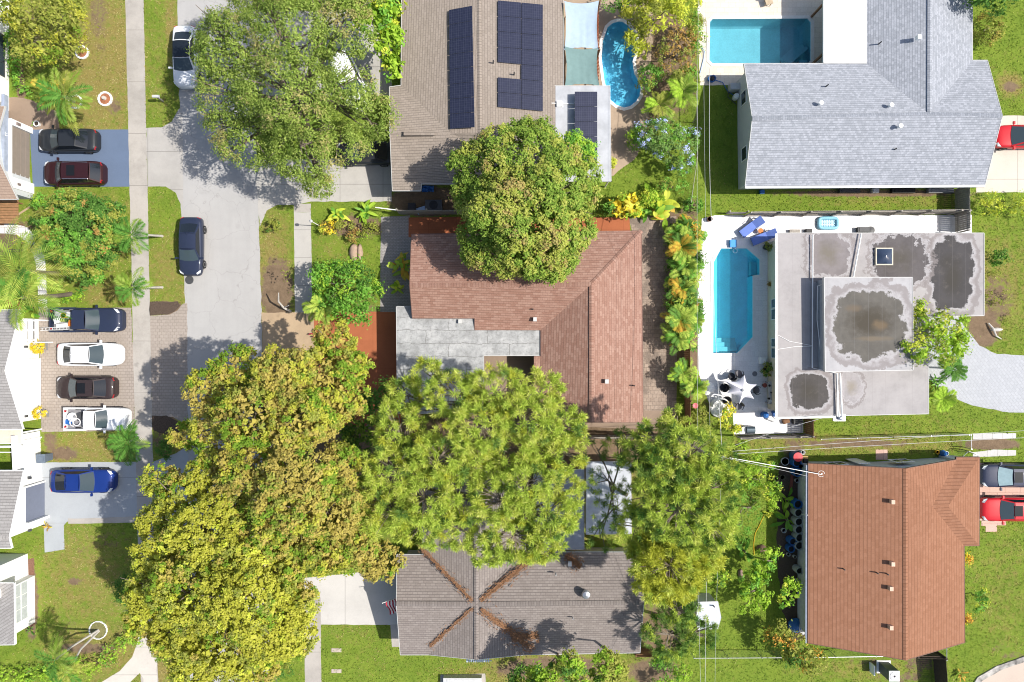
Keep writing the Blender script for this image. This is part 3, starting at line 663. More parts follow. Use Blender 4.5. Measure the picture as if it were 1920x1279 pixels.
def on_wall(name, t, a, b, s0, s1, z0, z1, mats, depth=.05, frame=.08, pane='pane', bars=0, hbars=0):
    """a framed opening on the wall that runs from a to b (its outside on the right of that direction): frame > pane"""
    a, b = Vector((a[0], a[1], 0)), Vector((b[0], b[1], 0)); d = (b - a).normalized(); o = Vector((d.y, -d.x, 0))
    def slab(mb, x0, x1, y0, y1, dz0, dz1, m=0):
        mb.box(a + d * (x0 + x1) / 2 + o * (dz0 + dz1) / 2 + Vector((0, 0, (y0 + y1) / 2)), (x1 - x0, dz1 - dz0, y1 - y0), m=m, rz=math.atan2(d.y, d.x))
    f = MB()
    slab(f, s0, s1, z1 - frame, z1, .003, depth); slab(f, s0, s1, z0, z0 + frame, .003, depth)
    slab(f, s0, s0 + frame, z0 + frame, z1 - frame, .003, depth); slab(f, s1 - frame, s1, z0 + frame, z1 - frame, .003, depth)
    for i in range(bars):
        x = s0 + (s1 - s0) * (i + 1) / (bars + 1); slab(f, x - .02, x + .02, z0 + frame, z1 - frame, .003, depth * .9)
    for i in range(hbars):
        z = z0 + (z1 - z0) * (i + 1) / (hbars + 1); slab(f, s0 + frame, s1 - frame, z - .02, z + .02, .003, depth * .85)
    fo = f.build(name, mats[0], t); p = MB(); slab(p, s0 + frame, s1 - frame, z0 + frame, z1 - frame, .002, depth * .4); p.build(pane, mats[1], fo)
    return fo
def vents(ro, t, items, mats):
    """small roof fittings: (u, v, z, kind)"""
    for u, v, z, k in items:
        c = P(u, v, z); mb = MB()
        if k == 'box': mb.box(c + Vector((0,0,.12)), (.26,.3,.34)); nm = 'vent'
        elif k == 'cap': mb.lathe(c, [(.09,-.1),(.09,.22),(.17,.24),(.17,.31),(.02,.36)], 10); nm = 'vent'
        elif k == 'fan': mb.lathe(c, [(.2,-.2),(.2,.16),(.3,.2),(.33,.32),(.26,.44),(.05,.5)], 14); nm = 'turbine_vent'
        else: mb.lathe(c, [(.05,-.15),(.05,.34),(.035,.34),(.035,.2)], 8); nm = 'vent_pipe'
        mb.build(nm, mats[k], ro)
VM = dict(box=TRIM, cap=STEEL, fan=STEEL, pipe=DGREY)
def zpl(faces, u, v):                      # height at which the pixel ray meets a pitched face given by three (u,v,z) corners
    a, b, c = [P(*q) for q in faces[:3]]; n = (b-a).cross(c-a); r = P(u, v, 0); cam_ = Vector((0, 0, H)); d = r - cam_
    k = (a - cam_).dot(n) / d.dot(n); return H + d.z * k
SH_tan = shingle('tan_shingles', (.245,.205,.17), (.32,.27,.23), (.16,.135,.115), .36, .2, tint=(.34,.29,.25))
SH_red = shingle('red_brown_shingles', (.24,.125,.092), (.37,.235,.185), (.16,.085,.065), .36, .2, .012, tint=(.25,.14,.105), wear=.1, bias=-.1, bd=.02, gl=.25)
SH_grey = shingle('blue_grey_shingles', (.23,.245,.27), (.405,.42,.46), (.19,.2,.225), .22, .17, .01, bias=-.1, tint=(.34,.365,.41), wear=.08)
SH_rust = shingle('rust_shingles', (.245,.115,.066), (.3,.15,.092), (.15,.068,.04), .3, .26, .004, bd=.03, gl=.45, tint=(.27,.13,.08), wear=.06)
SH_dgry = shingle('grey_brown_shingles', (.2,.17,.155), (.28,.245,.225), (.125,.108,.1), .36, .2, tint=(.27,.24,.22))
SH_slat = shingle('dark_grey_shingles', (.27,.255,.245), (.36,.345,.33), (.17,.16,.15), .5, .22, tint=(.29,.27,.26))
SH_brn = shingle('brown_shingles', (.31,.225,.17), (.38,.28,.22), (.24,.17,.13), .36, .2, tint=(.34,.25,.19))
# --- top centre house with solar panels
t = thing('house', 'house with tan shingle roof carrying dark solar panels', 'house', P(900,150))
e, r_ = 2.6, 4.2
A=(753,-40,e); B=(752,160,e); Bb=(730,163,e); D=(735.6,358,e); E=(789,358,e); E2=(790,345,e); F=(1056,345,e); G=(1056,-40,e)
R0=(898,-40,r_); R1=(900,250,r_); W0=(731,250,3.75); J=(845,250,3.85)
fs=[[A,B,J,R1,R0],[B,Bb,W0,J],[W0,D,E,E2,J],[J,E2,R1],[R1,E2,F,G,R0]]
fs=[[A,B,J,R1,R0],[B,Bb,W0,J],[W0,D,E,E2,J],[J,E2,F,R1],[R1,F,G,R0]]
ro, lp = roof(t, fs, SH_tan, TRIM, [(R0,R1)]); walls(t, lp, .5, TAN)
mb = MB(); mb.beam(P(757,250,3.98), P(815,250,3.98), .34, .09); mb.build('ridge_vent', SH_tan, ro)
vents(ro, t, [(925,117,4.1,'pipe'),(964,139,3.7,'pipe')], VM)
f2 = roof(t, [[(1024,164,2.75),(1027,340,2.75),(1146,340,2.75),(1143.7,161,2.75),(1033,161,2.75)]], plain('white_membrane', (.4,.41,.43), .6, var=.18, scale=1.2, obj=False), TRIM, name='flat_roof')[0]
mb = MB(); mb.box(P(1049,195,2.83), (.42,.42,.16)); mb.beam(P(1020,193,2.8), P(1076,195,2.8), .05, .05); mb.build('junction_box', WHITE, f2)
pm = MB()
for u, v in ((1141,166),(1143,336),(1090,338)): q = P(u, v, 2.6); pm = MB(); pm.tube([(q.x,q.y,0),(q.x,q.y,2.6)], .06, 8); pm.build('post', WHITE, t)
def solar(label, loc, panels, mat):
    t = thing('solar_array', label, 'solar panels', loc)
    rl = MB()
    for a, b, c, d in panels:
        mb = MB(); q = [Vector(x) for x in (a, b, c, d)]; n = (q[1]-q[0]).cross(q[3]-q[0]).normalized(); n = -n if n.z < 0 else n
        cn = sum(q, Vector()) / 4; q = [cn + (x - cn) * .972 for x in q]; top = [x + n * .05 for x in q]
        mb.face(top, 0, [(0,0),(1,0),(1,1),(0,1)])
        inner = [cn + n * .052 + (x - cn) * .985 for x in q]
        for i in range(4): mb.face([q[i], q[(i+1)%4], top[(i+1)%4], top[i]], 1)
        mb.build('panel', [mat, plain('black_frame', (.1,.11,.14), .4, var=.05)], t)
        rl.beam(q[0].lerp(q[3], .25) - n * .03, q[1].lerp(q[2], .25) - n * .03, .05, .05); rl.beam(q[0].lerp(q[3], .75) - n * .03, q[1].lerp(q[2], .75) - n * .03, .05, .05)
    rl.build('rail', STEEL, t); return t
def cells(name):
    tt = NT(name); b = tt.n('ShaderNodeTexBrick', {'Vector': tt.uv(), 'Color1': (.018,.021,.042), 'Color2': (.022,.025,.05), 'Mortar': (.05,.055,.085), 'Scale': 1.0, 'Mortar Size': .006, 'Brick Width': .1, 'Row Height': .166}, offset=0)
    return tt.done(tt.bsdf(b.outputs['Color'], .16, 0, .45))
PV = cells('solar_cells')
WF=[A,J,R0]; EF=[F,G,R0]
def onroof(fc, u, v, up=.12): z = zpl(fc, u, v); return P(u, v, z + up)
solar('single strip of dark blue solar panels on the roof slope by the big oak', P(866,130), [[onroof(WF, 842+.2*i+4*(i==0)*0, 19+i*27.9), onroof(WF, 886+.6*i, 11+i*28.5), onroof(WF, 886+.6*(i+1), 11+(i+1)*28.5), onroof(WF, 842+.2*(i+1), 19+(i+1)*27.9)] for i in range(8)], PV)
vr=[1,30,59,88,117,145,173,201]
pan=[]
for i in range(7):
    if i != 4: pan.append([onroof(EF,933,vr[i]),onroof(EF,977,vr[i]+4),onroof(EF,977,vr[i+1]+4),onroof(EF,933,vr[i+1])])
    pan.append([onroof(EF,977,vr[i]+4),onroof(EF,1018,vr[i]+8),onroof(EF,1018,vr[i+1]+8),onroof(EF,977,vr[i+1]+4)])
solar('two column block of dark blue solar panels with a notch, on the tan roof', P(975,100), pan, PV)
solar('tilted row of dark blue solar panels on the white flat roof', P(1098,240), [[P(1077,172+28*i,3.35),P(1120,172+28*i,2.95),P(1120,172+28*(i+1),2.95),P(1077,172+28*(i+1),3.35)] for i in range(5)], PV)
# --- shade sails
def sail(label, c, mat, sag=.25):
    t = thing('shade_sail', label, 'shade sail', P(*c[0][:2]))
    q = [P(*x) for x in c]; rows = []; N = 10
    for i in range(N + 1):
        row = []
        for j in range(N + 1):
            a, b = i / N, j / N; pin = .11
            s_ = b + (.5 - b) * pin * 4 * a * (1 - a); r2 = a + (.5 - a) * pin * 4 * b * (1 - b)
            p = (q[0] * (1 - s_) + q[1] * s_) * (1 - r2) + (q[3] * (1 - s_) + q[2] * s_) * r2
            rows_ = p + Vector((0, 0, -sag * 16 * a * (1-a) * b * (1-b) * .5 + .05 * math.sin(b * 26) * a)); row.append(rows_)
        rows.append(row)
    mb = MB(); mb.grid(rows); mb.build('fabric', mat, t, smooth=True)
    for x in (q[1], q[2]): pm = MB(); pm.tube([(x.x+.1,x.y,0),(x.x+.1,x.y,x.z+.1)], .05, 8); pm.build('post', WOODB, t)
    return t
sail('pale blue white shade sail stretched between tan roof and kidney pool', [(1058,2,2.9),(1123,1,2.9),(1122,94,2.7),(1058,94,2.7)], plain('pale_sail', (.36,.45,.53), .8, var=.08))
sail('grey green shade sail next to the pale blue one', [(1059,87,2.75),(1121,90,2.75),(1124,161,2.6),(1059,162,2.6)], plain('green_sail', (.16,.25,.24), .8, var=.1))
t = thing('pool_fence', 'rusty red slatted fence beside the kidney pool and shade sails', 'fence', P(1122,80))
mb = MB(); mb.beam(P(1121,10,1.1), P(1121,160,1.1), .06, .1); mb.beam(P(1121,10,.4), P(1121,160,.4), .06, .1); mb.build('rail', plain('rust_paint', (.32,.1,.05), .8, var=.3), t)
mb = MB()
for i in range(24): q = P(1121, 10 + i * 6.5, .6); mb.box(q, (.03,.09,1.15))
mb.build('slat', plain('rust_paint', (.32,.1,.05)), t)
# --- centre house
t = thing('house', 'L-plan house with red brown shingle roof under the round mango tree', 'house', P(1050,600))
e, r_ = 2.6, 4.35
A=(771.5,439,e); M=(768,535,r_); K=(1109,533,r_); NE=(1203,432.5,e); SE=(1206,792,e); S0=(1109,792,r_); SW=(1001.5,792,e); W1=(1001.5,668,e); W2=(1014,668,e); W3=(1014,619,e); Q1=(890,619,e-.1); Q2=(890,597,e+.1); Q3=(773,597,e+.1)
ro, lp = roof(t, [[A,M,K,NE],[M,Q3,Q2,Q1,W3,K],[K,S0,SE,NE],[K,W3,W2,W1,SW,S0]], SH_red, plain('brown_fascia', (.16,.09,.07), .7), [(M,K),(K,NE),(K,S0)]); walls(t, lp, .45, TAN)
vents(ro, t, [(1003,599,3.0,'box'),(999,580,3.2,'pipe'),(1137,715,4.05,'box'),(1188,723,3.1,'pipe')], dict(VM))
ft = NT('silver_roof_coating'); p = ft.pos(); f1 = ft.noise(p, .9, 6, .75); f2_ = ft.noise(p, 4, 5, .7)
wob = ft.vm('MULTIPLY', ft.n('ShaderNodeTexNoise', {'Vector': p, 'Scale': 1.3, 'Detail': 4.0}).outputs['Color'], (.35,.35,0))
b = ft.n('ShaderNodeTexBrick', {'Vector': ft.vm('ADD', p, wob), 'Scale': 1.0, 'Mortar Size': .035, 'Mortar Smooth': .8, 'Brick Width': 4.6, 'Row Height': 1.0}, offset=.37)
c = ft.ramp(f1, [(.3, (.2,.2,.2)), (.5, (.33,.335,.335)), (.7, (.48,.48,.48))]); c = ft.mix(ft.ramp(f2_, [(.5, 0.), (.7, .65)]), c, (.16,.16,.155)); c = ft.mix(ft.math('MULTIPLY', b.outputs['Fac'], .75), c, (.12,.115,.11))
SILV = ft.done(ft.bsdf(c, .6, .0, .3))
f2 = roof(t, [[(743,575,2.5),(773,575,2.5),(773,590,2.5),(897,590,2.5),(897,612,2.5),(1013,612,2.5),(1013,667,2.5),(907,667,2.5),(907,775,2.5),(745,775,2.5)]], SILV, TRIM, name='flat_roof', th=.14)[0]
pm = MB()
for u, v in ((746,580),(748,770),(904,770),(850,770)): q = P(u, v, 2.4); pm = MB(); pm.box((q.x,q.y,1.2), (.12,.12,2.4)); pm.build('post', WHITE, t)
vents(f2, t, [(863,603,2.45,'box')], VM)
# --- bottom centre house
t = thing('house', 'cross gabled grey brown shingle house with pine needles in its roof valleys', 'house', P(950,1130))
e, r_ = 2.6, 4.2
WN=(744,1040,e); WR=(743,1132,r_); WS=(750.5,1228,e); V1=(804,1228,e); V2=(985,1228,e); X=(893,1133,r_); SR=(893,1237,r_); NR=(893,885,r_); N1=(793,885,e); N2=(985,885,e); V4=(793,1040,e); V3=(985,1035,e); EN=(1207,1035,e); ER=(1207,1130,r_); ES=(1200,1224,e)
SL=(806,1233,e); SR2=(987,1229,e)
ro, lp = roof(t, [[WN,WR,X,V4],[WR,WS,V1,X],[X,V1,SR],[X,SR,V2],[X,V2,ES,ER],[X,ER,EN,V3],[X,V3,N2,NR],[X,NR,N1,V4]], SH_dgry, TRIM, [(WR,X),(X,ER),(X,NR),(X,SR)]); walls(t, lp, .45, plain('beige_stucco', (.5,.44,.36), .85))
vents(ro, t, [(1098,1112,4.1,'fan'),(1042,1076,3.6,'pipe'),(1074,1158,3.9,'pipe'),(1062,1212,3.1,'pipe'),(1093,1057,3.3,'pipe'),(1068,1056,3.3,'box')], dict(VM, pipe=LGREY))
mb = MB()
for i in range(11): q = P(876 + i * 4, 1235, 2.2); mb.box(q, (.1,.5,.12), m=0)
mb.beam(P(874,1239,2.2), P(922,1239,2.2), .05, .05); mb.build('awning', plain('pale_blue_metal', (.5,.58,.68), .5), t)
ND = plain('pine_straw', (.22,.115,.06), .95, var=.5, scale=8)
def needles(t, a, b, w0, w1, fa, seed, n=420):
    """fallen pine needles lying along a roof valley"""
    rng = np.random.default_rng(seed); a, b = P(*a), P(*b); s_ = rng.random(n); d = np.array((b - a)); sd = np.array([-d[1], d[0], 0]); sd = sd / np.linalg.norm(sd)
    wd = (w0 + (w1 - w0) * s_)
    pos = np.array(a) + d * s_[:, None] + sd * (rng.normal(size=n) * wd * np.where(rng.random(n) < .25, .6, .2))[:, None]
    pos[:, 2] += .05 + np.abs(rng.normal(size=n)) * .012 + np.abs((pos - np.array(a) - d * s_[:, None]) @ sd) * fa
    nn = nrm(np.array([0, 0, 1.]) + rng.normal(size=(n, 3)) * .25)
    return cards('needle_litter', pos, nn, rng.uniform(.15, .35, n), rng.uniform(.03, .07, n), np.zeros(n, int), [ND], t, rng, direc=np.tile(d, (n, 1)) + rng.normal(size=(n, 3)) * .8)
lit = thing('pine_straw', 'brown pine needles lying in the valleys of the cross gabled roof', 'pine straw', P(893,1132)); lit['kind'] = 'stuff'
needles(lit, (784,1020,2.95), (886,1126,4.25), .25, .3, .3, 1, 560); needles(lit, (806,1212,2.95), (886,1140,4.25), .3, .16, .3, 2, 420)
needles(lit, (1000,1045,2.95), (902,1125,4.25), .6, .25, .3, 3, 900); needles(lit, (1000,1218,2.85), (903,1142,4.25), 1.0, .3, .3, 4, 900)
needles(lit, (1088,1062,3.3), (1062,1040,2.95), .5, .5, .3, 5, 700); needles(lit, (1010,1192,3.3), (960,1195,3.3), .6, .8, .2, 6, 500)
f2 = roof(t, [[(1000,885,2.55),(1000,1030,2.55),(1095,1030,2.55),(1095,880,2.55)]], plain('grey_membrane', (.27,.29,.33), .7, var=.2, scale=1.5, obj=False), TRIM, name='flat_roof')[0]
walls(t, [P(1000,885,2.5), P(1000,1030,2.5), P(1095,1030,2.5), P(1095,880,2.5)], .4, TAN)
t = thing('patio_roof', 'white flat patio roof on posts beneath the sparse pine branches', 'patio roof', P(1140,935))
roof(t, [[(1099,866,2.6),(1099,1002,2.6),(1184,1001,2.6),(1183,866,2.6)]], plain('white_panel_roof', (.45,.47,.5), .6, var=.2, scale=1.6, obj=False), TRIM)
for u, v in ((1102,870),(1102,998),(1180,997),(1180,870)): q = P(u, v, 2.5); pm = MB(); pm.box((q.x,q.y,1.22), (.1,.1,2.44)); pm.build('post', WHITE, t)
# --- north east grey house
t = thing('house', 'large house with blue grey shingle roof between two driveways and a turquoise pool', 'house', P(1640,220))
e, r_ = 2.6, 4.3
A=(1395,119,e); G1=(1410.5,222,r_); B=(1397,349.6,e); Cc=(1847,347,e); G2=(1879.6,217,r_); D=(1851.5,113,e); V1=(1823.4,113,e); V0=(1624.8,119,e); X=(1743,214,4.24); RN=(1744,-40,4.25); WN=(1624.8,-40,e); EN=(1823.4,-40,e)
ro, lp = roof(t, [[A,G1,X,V0],[G1,B,Cc,G2,X],[X,G2,D,V1],[X,V0,WN,RN],[X,RN,EN,V1]], SH_grey, TRIM, [(G1,X),(X,G2),(X,RN)]); ins = walls(t, lp, .35, GREYST)
vents(ro, t, [(1537,195,4.0,'cap'),(1668,199,4.1,'cap'),(1685,238,4.2,'cap'),(1720,72,4.15,'box'),(1549,162,3.4,'pipe'),(1648,82,3.0,'pipe'),(1676,281,3.4,'pipe')], dict(VM, cap=WHITE, box=WHITE))
wl = sorted([q for q in ins if q.x < P(1450,0,3).x], key=lambda q: q.y)
a, b = wl[-1], wl[0]
on_wall('window', t, a, b, 1.3, 2.4, .9, 2.1, [WHITE, WINGL]); on_wall('window', t, a, b, 5.6, 6.7, .9, 2.1, [WHITE, WINGL])
f2 = roof(t, [[(1544,-40,2.65),(1544,118,2.65),(1624,118,2.65),(1624,-40,2.65)]], plain('white_flat_roof', (.6,.6,.59), .6, var=.04, scale=.8), TRIM, name='flat_roof')[0]
mb = MB()
for v in (2, 96): q = P(1549, v, 2.5); mb = MB(); mb.box((q.x,q.y,1.24), (.14,.14,2.48)); mb.build('post', WOODB, t)
gm = MB(); gm.beam(P(1397,352,2.53), P(1846,349.5,2.53), .13, .12); gm.build('gutter', WHITE, ro)
# --- south east rust house
t = thing('house', 'house with rust shingle roof beside the row of barrels', 'house', P(1680,1050))
e, r_ = 2.6, 4.45
A=(1515.4,869,e); R0=(1698,878.5,r_); R1=(1698,1238,r_); B=(1514.7,1206,e); SE=(1809,1205,e); V2=(1808,1023.6,e); W2=(1836,1023.6,e); W1=(1837,857,e); V1=(1793,857,e); V1b=(1793,862,e); AP=(1778,949.5,3.85); AI=(1748,949.5,3.9)
ro, lp = roof(t, [[A,R0,R1,B],[R0,V1b,AI,V2,SE,R1],[AI,V1b,V1,W1,AP],[AP,W1,W2],[AI,AP,W2,V2]], SH_rust, plain('brown_fascia', (.16,.09,.07)), [(R0,R1)]); ins = walls(t, lp, .3, plain('pale_blue_stucco', (.5,.53,.56), .8))
vents(ro, t, [(1671,940,4.25,'box'),(1671,1056,4.25,'box'),(1668,1102,4.2,'box'),(1668,1175,4.2,'box'),(1580,1066,3.25,'pipe'),(1642,1073,3.9,'pipe'),(1661,1075,4.1,'pipe')], dict(VM, box=plain('beige_vent', (.55,.38,.28), .6)))
nl = [q for q in ins if q.y > P(0,900,3).y]; a = min(nl, key=lambda q: q.x); b = max([q for q in nl if q.x < P(1815,0,2.7).x], key=lambda q: q.x)
Lw = (b - a).length; b, a = a, b
on_wall('window', t, a, b, 3.2, 4.6, 1.0, 2.2, [WHITE, WINGL], bars=1); on_wall('window', t, a, b, 8.2, 9.6, 1.0, 2.2, [WHITE, WINGL], bars=1); on_wall('door', t, a, b, 6.5, 7.4, .05, 2.1, [WHITE, WHITE], pane='door_panel')
gm = MB(); gm.beam(P(1512,872,2.5), P(1511,1206,2.5), .13, .12); gm.build('gutter', plain('blue_grey_gutter', (.2,.23,.3), .5), ro)
# --- east flat roofed house
def stain_mat(name, base, stains, spots=()):
    tt = NT(name); p = tt.pos(); xy = tt.vm('MULTIPLY', p, (1, 1, 0)); n1 = tt.noise(p, 2.2, 6, .7); n2 = tt.noise(p, .7, 5, .7); n3 = tt.noise(p, 7, 5, .75)
    c = tt.ramp(n2, [(.3, sc3(base, .84)), (.5, base), (.75, sc3(base, 1.12))]); c = tt.mix(tt.ramp(n3, [(.5, 0.), (.8, .25)]), c, sc3(base, .7))
    sm = tt.n('ShaderNodeTexBrick', {'Vector': p, 'Scale': 1.0, 'Mortar Size': .012, 'Mortar Smooth': .6, 'Brick Width': 1.0, 'Row Height': 40}, offset=0)
    for (u0, v0, u1, v1, z, dark, k) in stains:
        a, b = P(u0, v0, z), P(u1, v1, z); cx, cy = (a.x + b.x) / 2, (a.y + b.y) / 2; hx, hy = abs(b.x - a.x) / 2, abs(b.y - a.y) / 2
        q = tt.vm('ABSOLUTE', tt.vm('DIVIDE', tt.vm('SUBTRACT', xy, (cx, cy, 0)), (hx, hy, 1)), (0, 0, 0))
        s3 = tt.n('ShaderNodeSeparateXYZ', {0: q}); d = tt.math('POWER', tt.math('ADD', tt.math('POWER', s3.outputs[0], 3.0), tt.math('POWER', s3.outputs[1], 3.0)), .333)
        d = tt.math('ADD', d, tt.math('MULTIPLY', tt.math('SUBTRACT', n1, .5), k)); d = tt.math('ADD', d, tt.math('MULTIPLY', tt.math('SUBTRACT', tt.noise(p, .75, 2, .5), .5), .55)); d = tt.math('ADD', d, tt.math('MULTIPLY', tt.math('SUBTRACT', n3, .5), .12 * k / .35))
        inner = tt.mix(tt.ramp(n2, [(.4, 0.), (.65, 1.)]), dark, sc3(dark, .6)); inner = tt.mix(tt.ramp(d, [(.1, .8), (.5, 0.)]), tt.mix(.3, inner, sc3(dark, 1.5)), (dark[0]*.8, dark[0]*.7, dark[0]*.55)); inner = tt.mix(tt.ramp(n1, [(.55, 0.), (.7, .3)]), inner, (.14,.12,.1))
        col = tt.n('ShaderNodeMix', data_type='RGBA'); 
        c = tt.mix(tt.ramp(d, [(.95, .75), (1.16, .55), (1.2, 0.)]), c, (.2,.175,.17))
        c = tt.mix(tt.ramp(d, [(.75, .7), (.8, .4), (.9, .0)]), c, (.52,.51,.52))
        c = tt.mix(tt.ramp(d, [(.74, 1.), (.785, 0.)], 'LINEAR'), c, inner)
    for (u, v, ru, rv, z, col) in spots:
        a = P(u, v, z); q = tt.vm('DIVIDE', tt.vm('SUBTRACT', xy, (a.x, a.y, 0)), (ru * S, rv * S, 1)); d = tt.math('ADD', tt.vm('LENGTH', q, (0, 0, 0)), tt.math('MULTIPLY', tt.math('SUBTRACT', n1, .5), 1.1))
        c = tt.mix(tt.ramp(d, [(.35, .8), (.95, 0.)]), c, col)
    c = tt.mix(tt.math('MULTIPLY', sm.outputs['Fac'], .4), c, sc3(base, .6))
    return tt.done(tt.bsdf(c, .75, 0, .25))
M_flat = stain_mat('stained_membrane', (.33,.31,.305), [(1731,428,1838,603,2.85,(.05,.046,.047),.3),(1622,425,1752,545,2.85,(.09,.08,.08),.8),(1504,424,1604,530,2.85,(.19,.17,.17),.6),(1470,690,1566,778,2.85,(.062,.056,.053),.4),(1572,690,1622,762,2.85,(.3,.28,.28),.9)])
M_flat2 = stain_mat('stained_upper_membrane', (.37,.36,.365), [(1546,528,1716,690,4.2,(.1,.092,.08),.34)], [(1632,602,52,34,4.2,(.05,.041,.028)), (1650,610,18,12,4.2,(.14,.1,.06)), (1600,578,20,8,4.2,(.13,.1,.07)), (1640,635,40,6,4.2,(.15,.12,.085))])
t = thing('house', 'flat roofed house with dark rain stains beside the long clipped corner pool', 'house', P(1620,600))
z = 2.85
lo = [(1457,437,z),(1457,782,z),(1741,776,z),(1741,594,z),(1845,592,z),(1845,437,z)]
f1, lp = roof(t, [lo], M_flat, TRIM, th=.22, name='roof'); ins = walls(t, lp, .35, CREAM, th=.2)
f2, lp2 = roof(t, [[(1545,520,4.2),(1547,697,4.2),(1712,694,4.2),(1711,520,4.2)]], M_flat2, TRIM, th=.25, name='upper_roof'); walls(t, lp2, .12, plain('blue_grey_stucco', (.3,.33,.37), .8), th=.2, z0=2.75, name='upper_wall')
pm = MB(); Z = 3.05
for pts, r in (([(1524,440),(1523,690),(1570,700),(1570,781)], .045),([(1615,438),(1600,520)], .055),([(1575,700),(1579,782)], .07),([(1569,700),(1573,782)], .05)):
    pm.tube([P(u, v, Z) for u, v in pts], r, 6)
pm.build('conduit', WHITE, f1)
pm = MB(); pm.tube([P(1545,533,3.7), P(1533,536,3.2), P(1532,600,3.1), P(1541,680,3.2), P(1546,684,3.8)], .03, 6); pm.tube([P(1458,655,2.89), P(1490,650,2.89), P(1522,649,2.89)], .018, 5); pm.tube([P(1458,628,2.89), P(1480,640,2.89), P(1522,648,2.89)], .018, 5); pm.build('cable', WHITE, f1)
mb = MB(); q = P(1658,481,3.0); mb.box(q - Vector((0,0,.12)), (1.3,1.3,.3)); sk = mb.build('skylight', plain('beige_metal', (.48,.43,.34), .5), f1)
mb = MB(); rows = []
for i in range(7):
    a = i / 6; k = 1 - a; rows.append([q + Vector((x * .56 * (k ** .55 if k else 0), y * .56 * (k ** .55 if k else 0), .04 + .22 * a)) for x, y in ((-1,-1),(0,-1.0),(1,-1),(1,0),(1,1),(0,1),(-1,1),(-1,0))])
mb.grid(rows, 0, True); mb.build('dome', glassy('skylight_dome', (.03,.045,.08), .12), sk, smooth=True)
pm = MB(); pm.beam(P(1455,438,2.91), P(1455,783,2.91), .12, .12); pm.beam(P(1455,784,2.91), P(1566,782,2.91), .12, .12); pm.build('gutter', WHITE, f1)
mb = MB(); q = P(1573,783,2.75); mb.box(q, (.9,.5,.25)); mb.lathe(q + Vector((0,0,.12)), [(.18,0),(.18,.18),(.05,.25)], 10); mb.build('scupper', STEEL, f1)
wl = [q for q in ins if q.x < P(1470,0,3).x]; a = max(wl, key=lambda q: q.y); b = min(wl, key=lambda q: q.y)
mpp = lambda v: (a.y - P(0, v, 1.4).y)
for v0, v1 in ((560,578),(579,600),(634,651),(652,672)): on_wall('window', t, a, b, mpp(v0), mpp(v1), .85, 2.35, [WHITE, TEALG], frame=.05)
# --- houses along the street, their white fronts
def front(t, base, top, mat, zt, name='wall'):
    pass
WSTUCCO = plain('white_stucco', (.78,.775,.75), .8, var=.03)  # even white stucco of the street fronts
# north west garage house
t = thing('house', 'white garage house with brown shingle roof and taupe roller door by the blue driveway', 'house', P(20,290))
e, r_ = 2.8, 4.35
A=(9,199,e); R0=(-13,278,r_); B=(33,374,e-.2); Bw=(-160,374,e-.2); Rw=(-160,278,r_); Aw=(-160,199,e)
ro, lp = roof(t, [[A,R0,Rw,Aw],[R0,B,Bw,Rw]], SH_brn, TRIM, [(R0,Rw)]); walls(t, lp, .55, GREYST)
mb = MB(); xw = P(59,300).x
def slab(mb, v0, v1, z0, z1, x0, x1, m=0): y0, y1 = (639.5 - v0) * S, (639.5 - v1) * S; mb.box(((x0+x1)/2, (y0+y1)/2, (z0+z1)/2), (abs(x1-x0), abs(y1-y0), z1-z0), m=m)
slab(mb, 240, 251, 0, 2.3, xw-.3, xw+.12); slab(mb, 345, 364, 0, 2.3, xw-.3, xw+.22); slab(mb, 251, 345, 2.1, 2.32, xw-.3, xw+.02); mb.build('pier', WSTUCCO, t)
mb = MB(); slab(mb, 251, 345, .02, 2.1, xw-.22, xw-.12)
for i in range(4): slab(mb, 251, 345, .1 + .5*i, .53 + .5*i, xw-.12, xw-.1)
mb.build('garage_door', plain('taupe_door', (.24,.2,.165), .6, var=.08), t)
mb = MB(); slab(mb, 200, 345, 2.32, 2.75, xw-.34, xw-.1); mb.build('fascia_board', plain('shaded_stucco', (.3,.34,.42), .8), t)  # shade on the gable stucco is put into this blue grey
for v in (245.5, 355): mb = MB(); q = P(60, v, 1.6); mb.box((xw+.17,q.y/(1-1.6/H)*1.0,1.65), (.12,.2,.36)); mb.build('wall_lamp', plain('bronze', (.2,.16,.15), .4), t)
mb = MB()
for k in (0, 1):
    y = (639.5 - 268) * S - .18 * k; mb.box((xw-.095, y, 2.66), (.012,.12,.03)); mb.beam((xw-.095, y-.05, 2.65), (xw-.095, y+.02, 2.44), .012, .03)
mb.build('house_number', WHITE, t)
# white house at the top edge
t = thing('house', 'white house wall with a dark window behind the green hedge', 'house', P(0,100))
ro, lp = roof(t, [[(-27,-40,2.8),(-27,192,2.8),(-160,192,2.8),(-160,-40,2.8)]], SH_brn, TRIM); ins = walls(t, lp, .3, WSTUCCO)
a = max(ins, key=lambda q: q.x - q.y * .01); b = max(ins, key=lambda q: q.x + q.y * .01)
xe = max(q.x for q in ins); on_wall('window', t, (xe, P(0,190).y), (xe, P(0,0).y), (150-72)*-S+ (190-72)*S - 0, (190-72)*S, .5, 2.2, [DGREY, WINGL], bars=2)
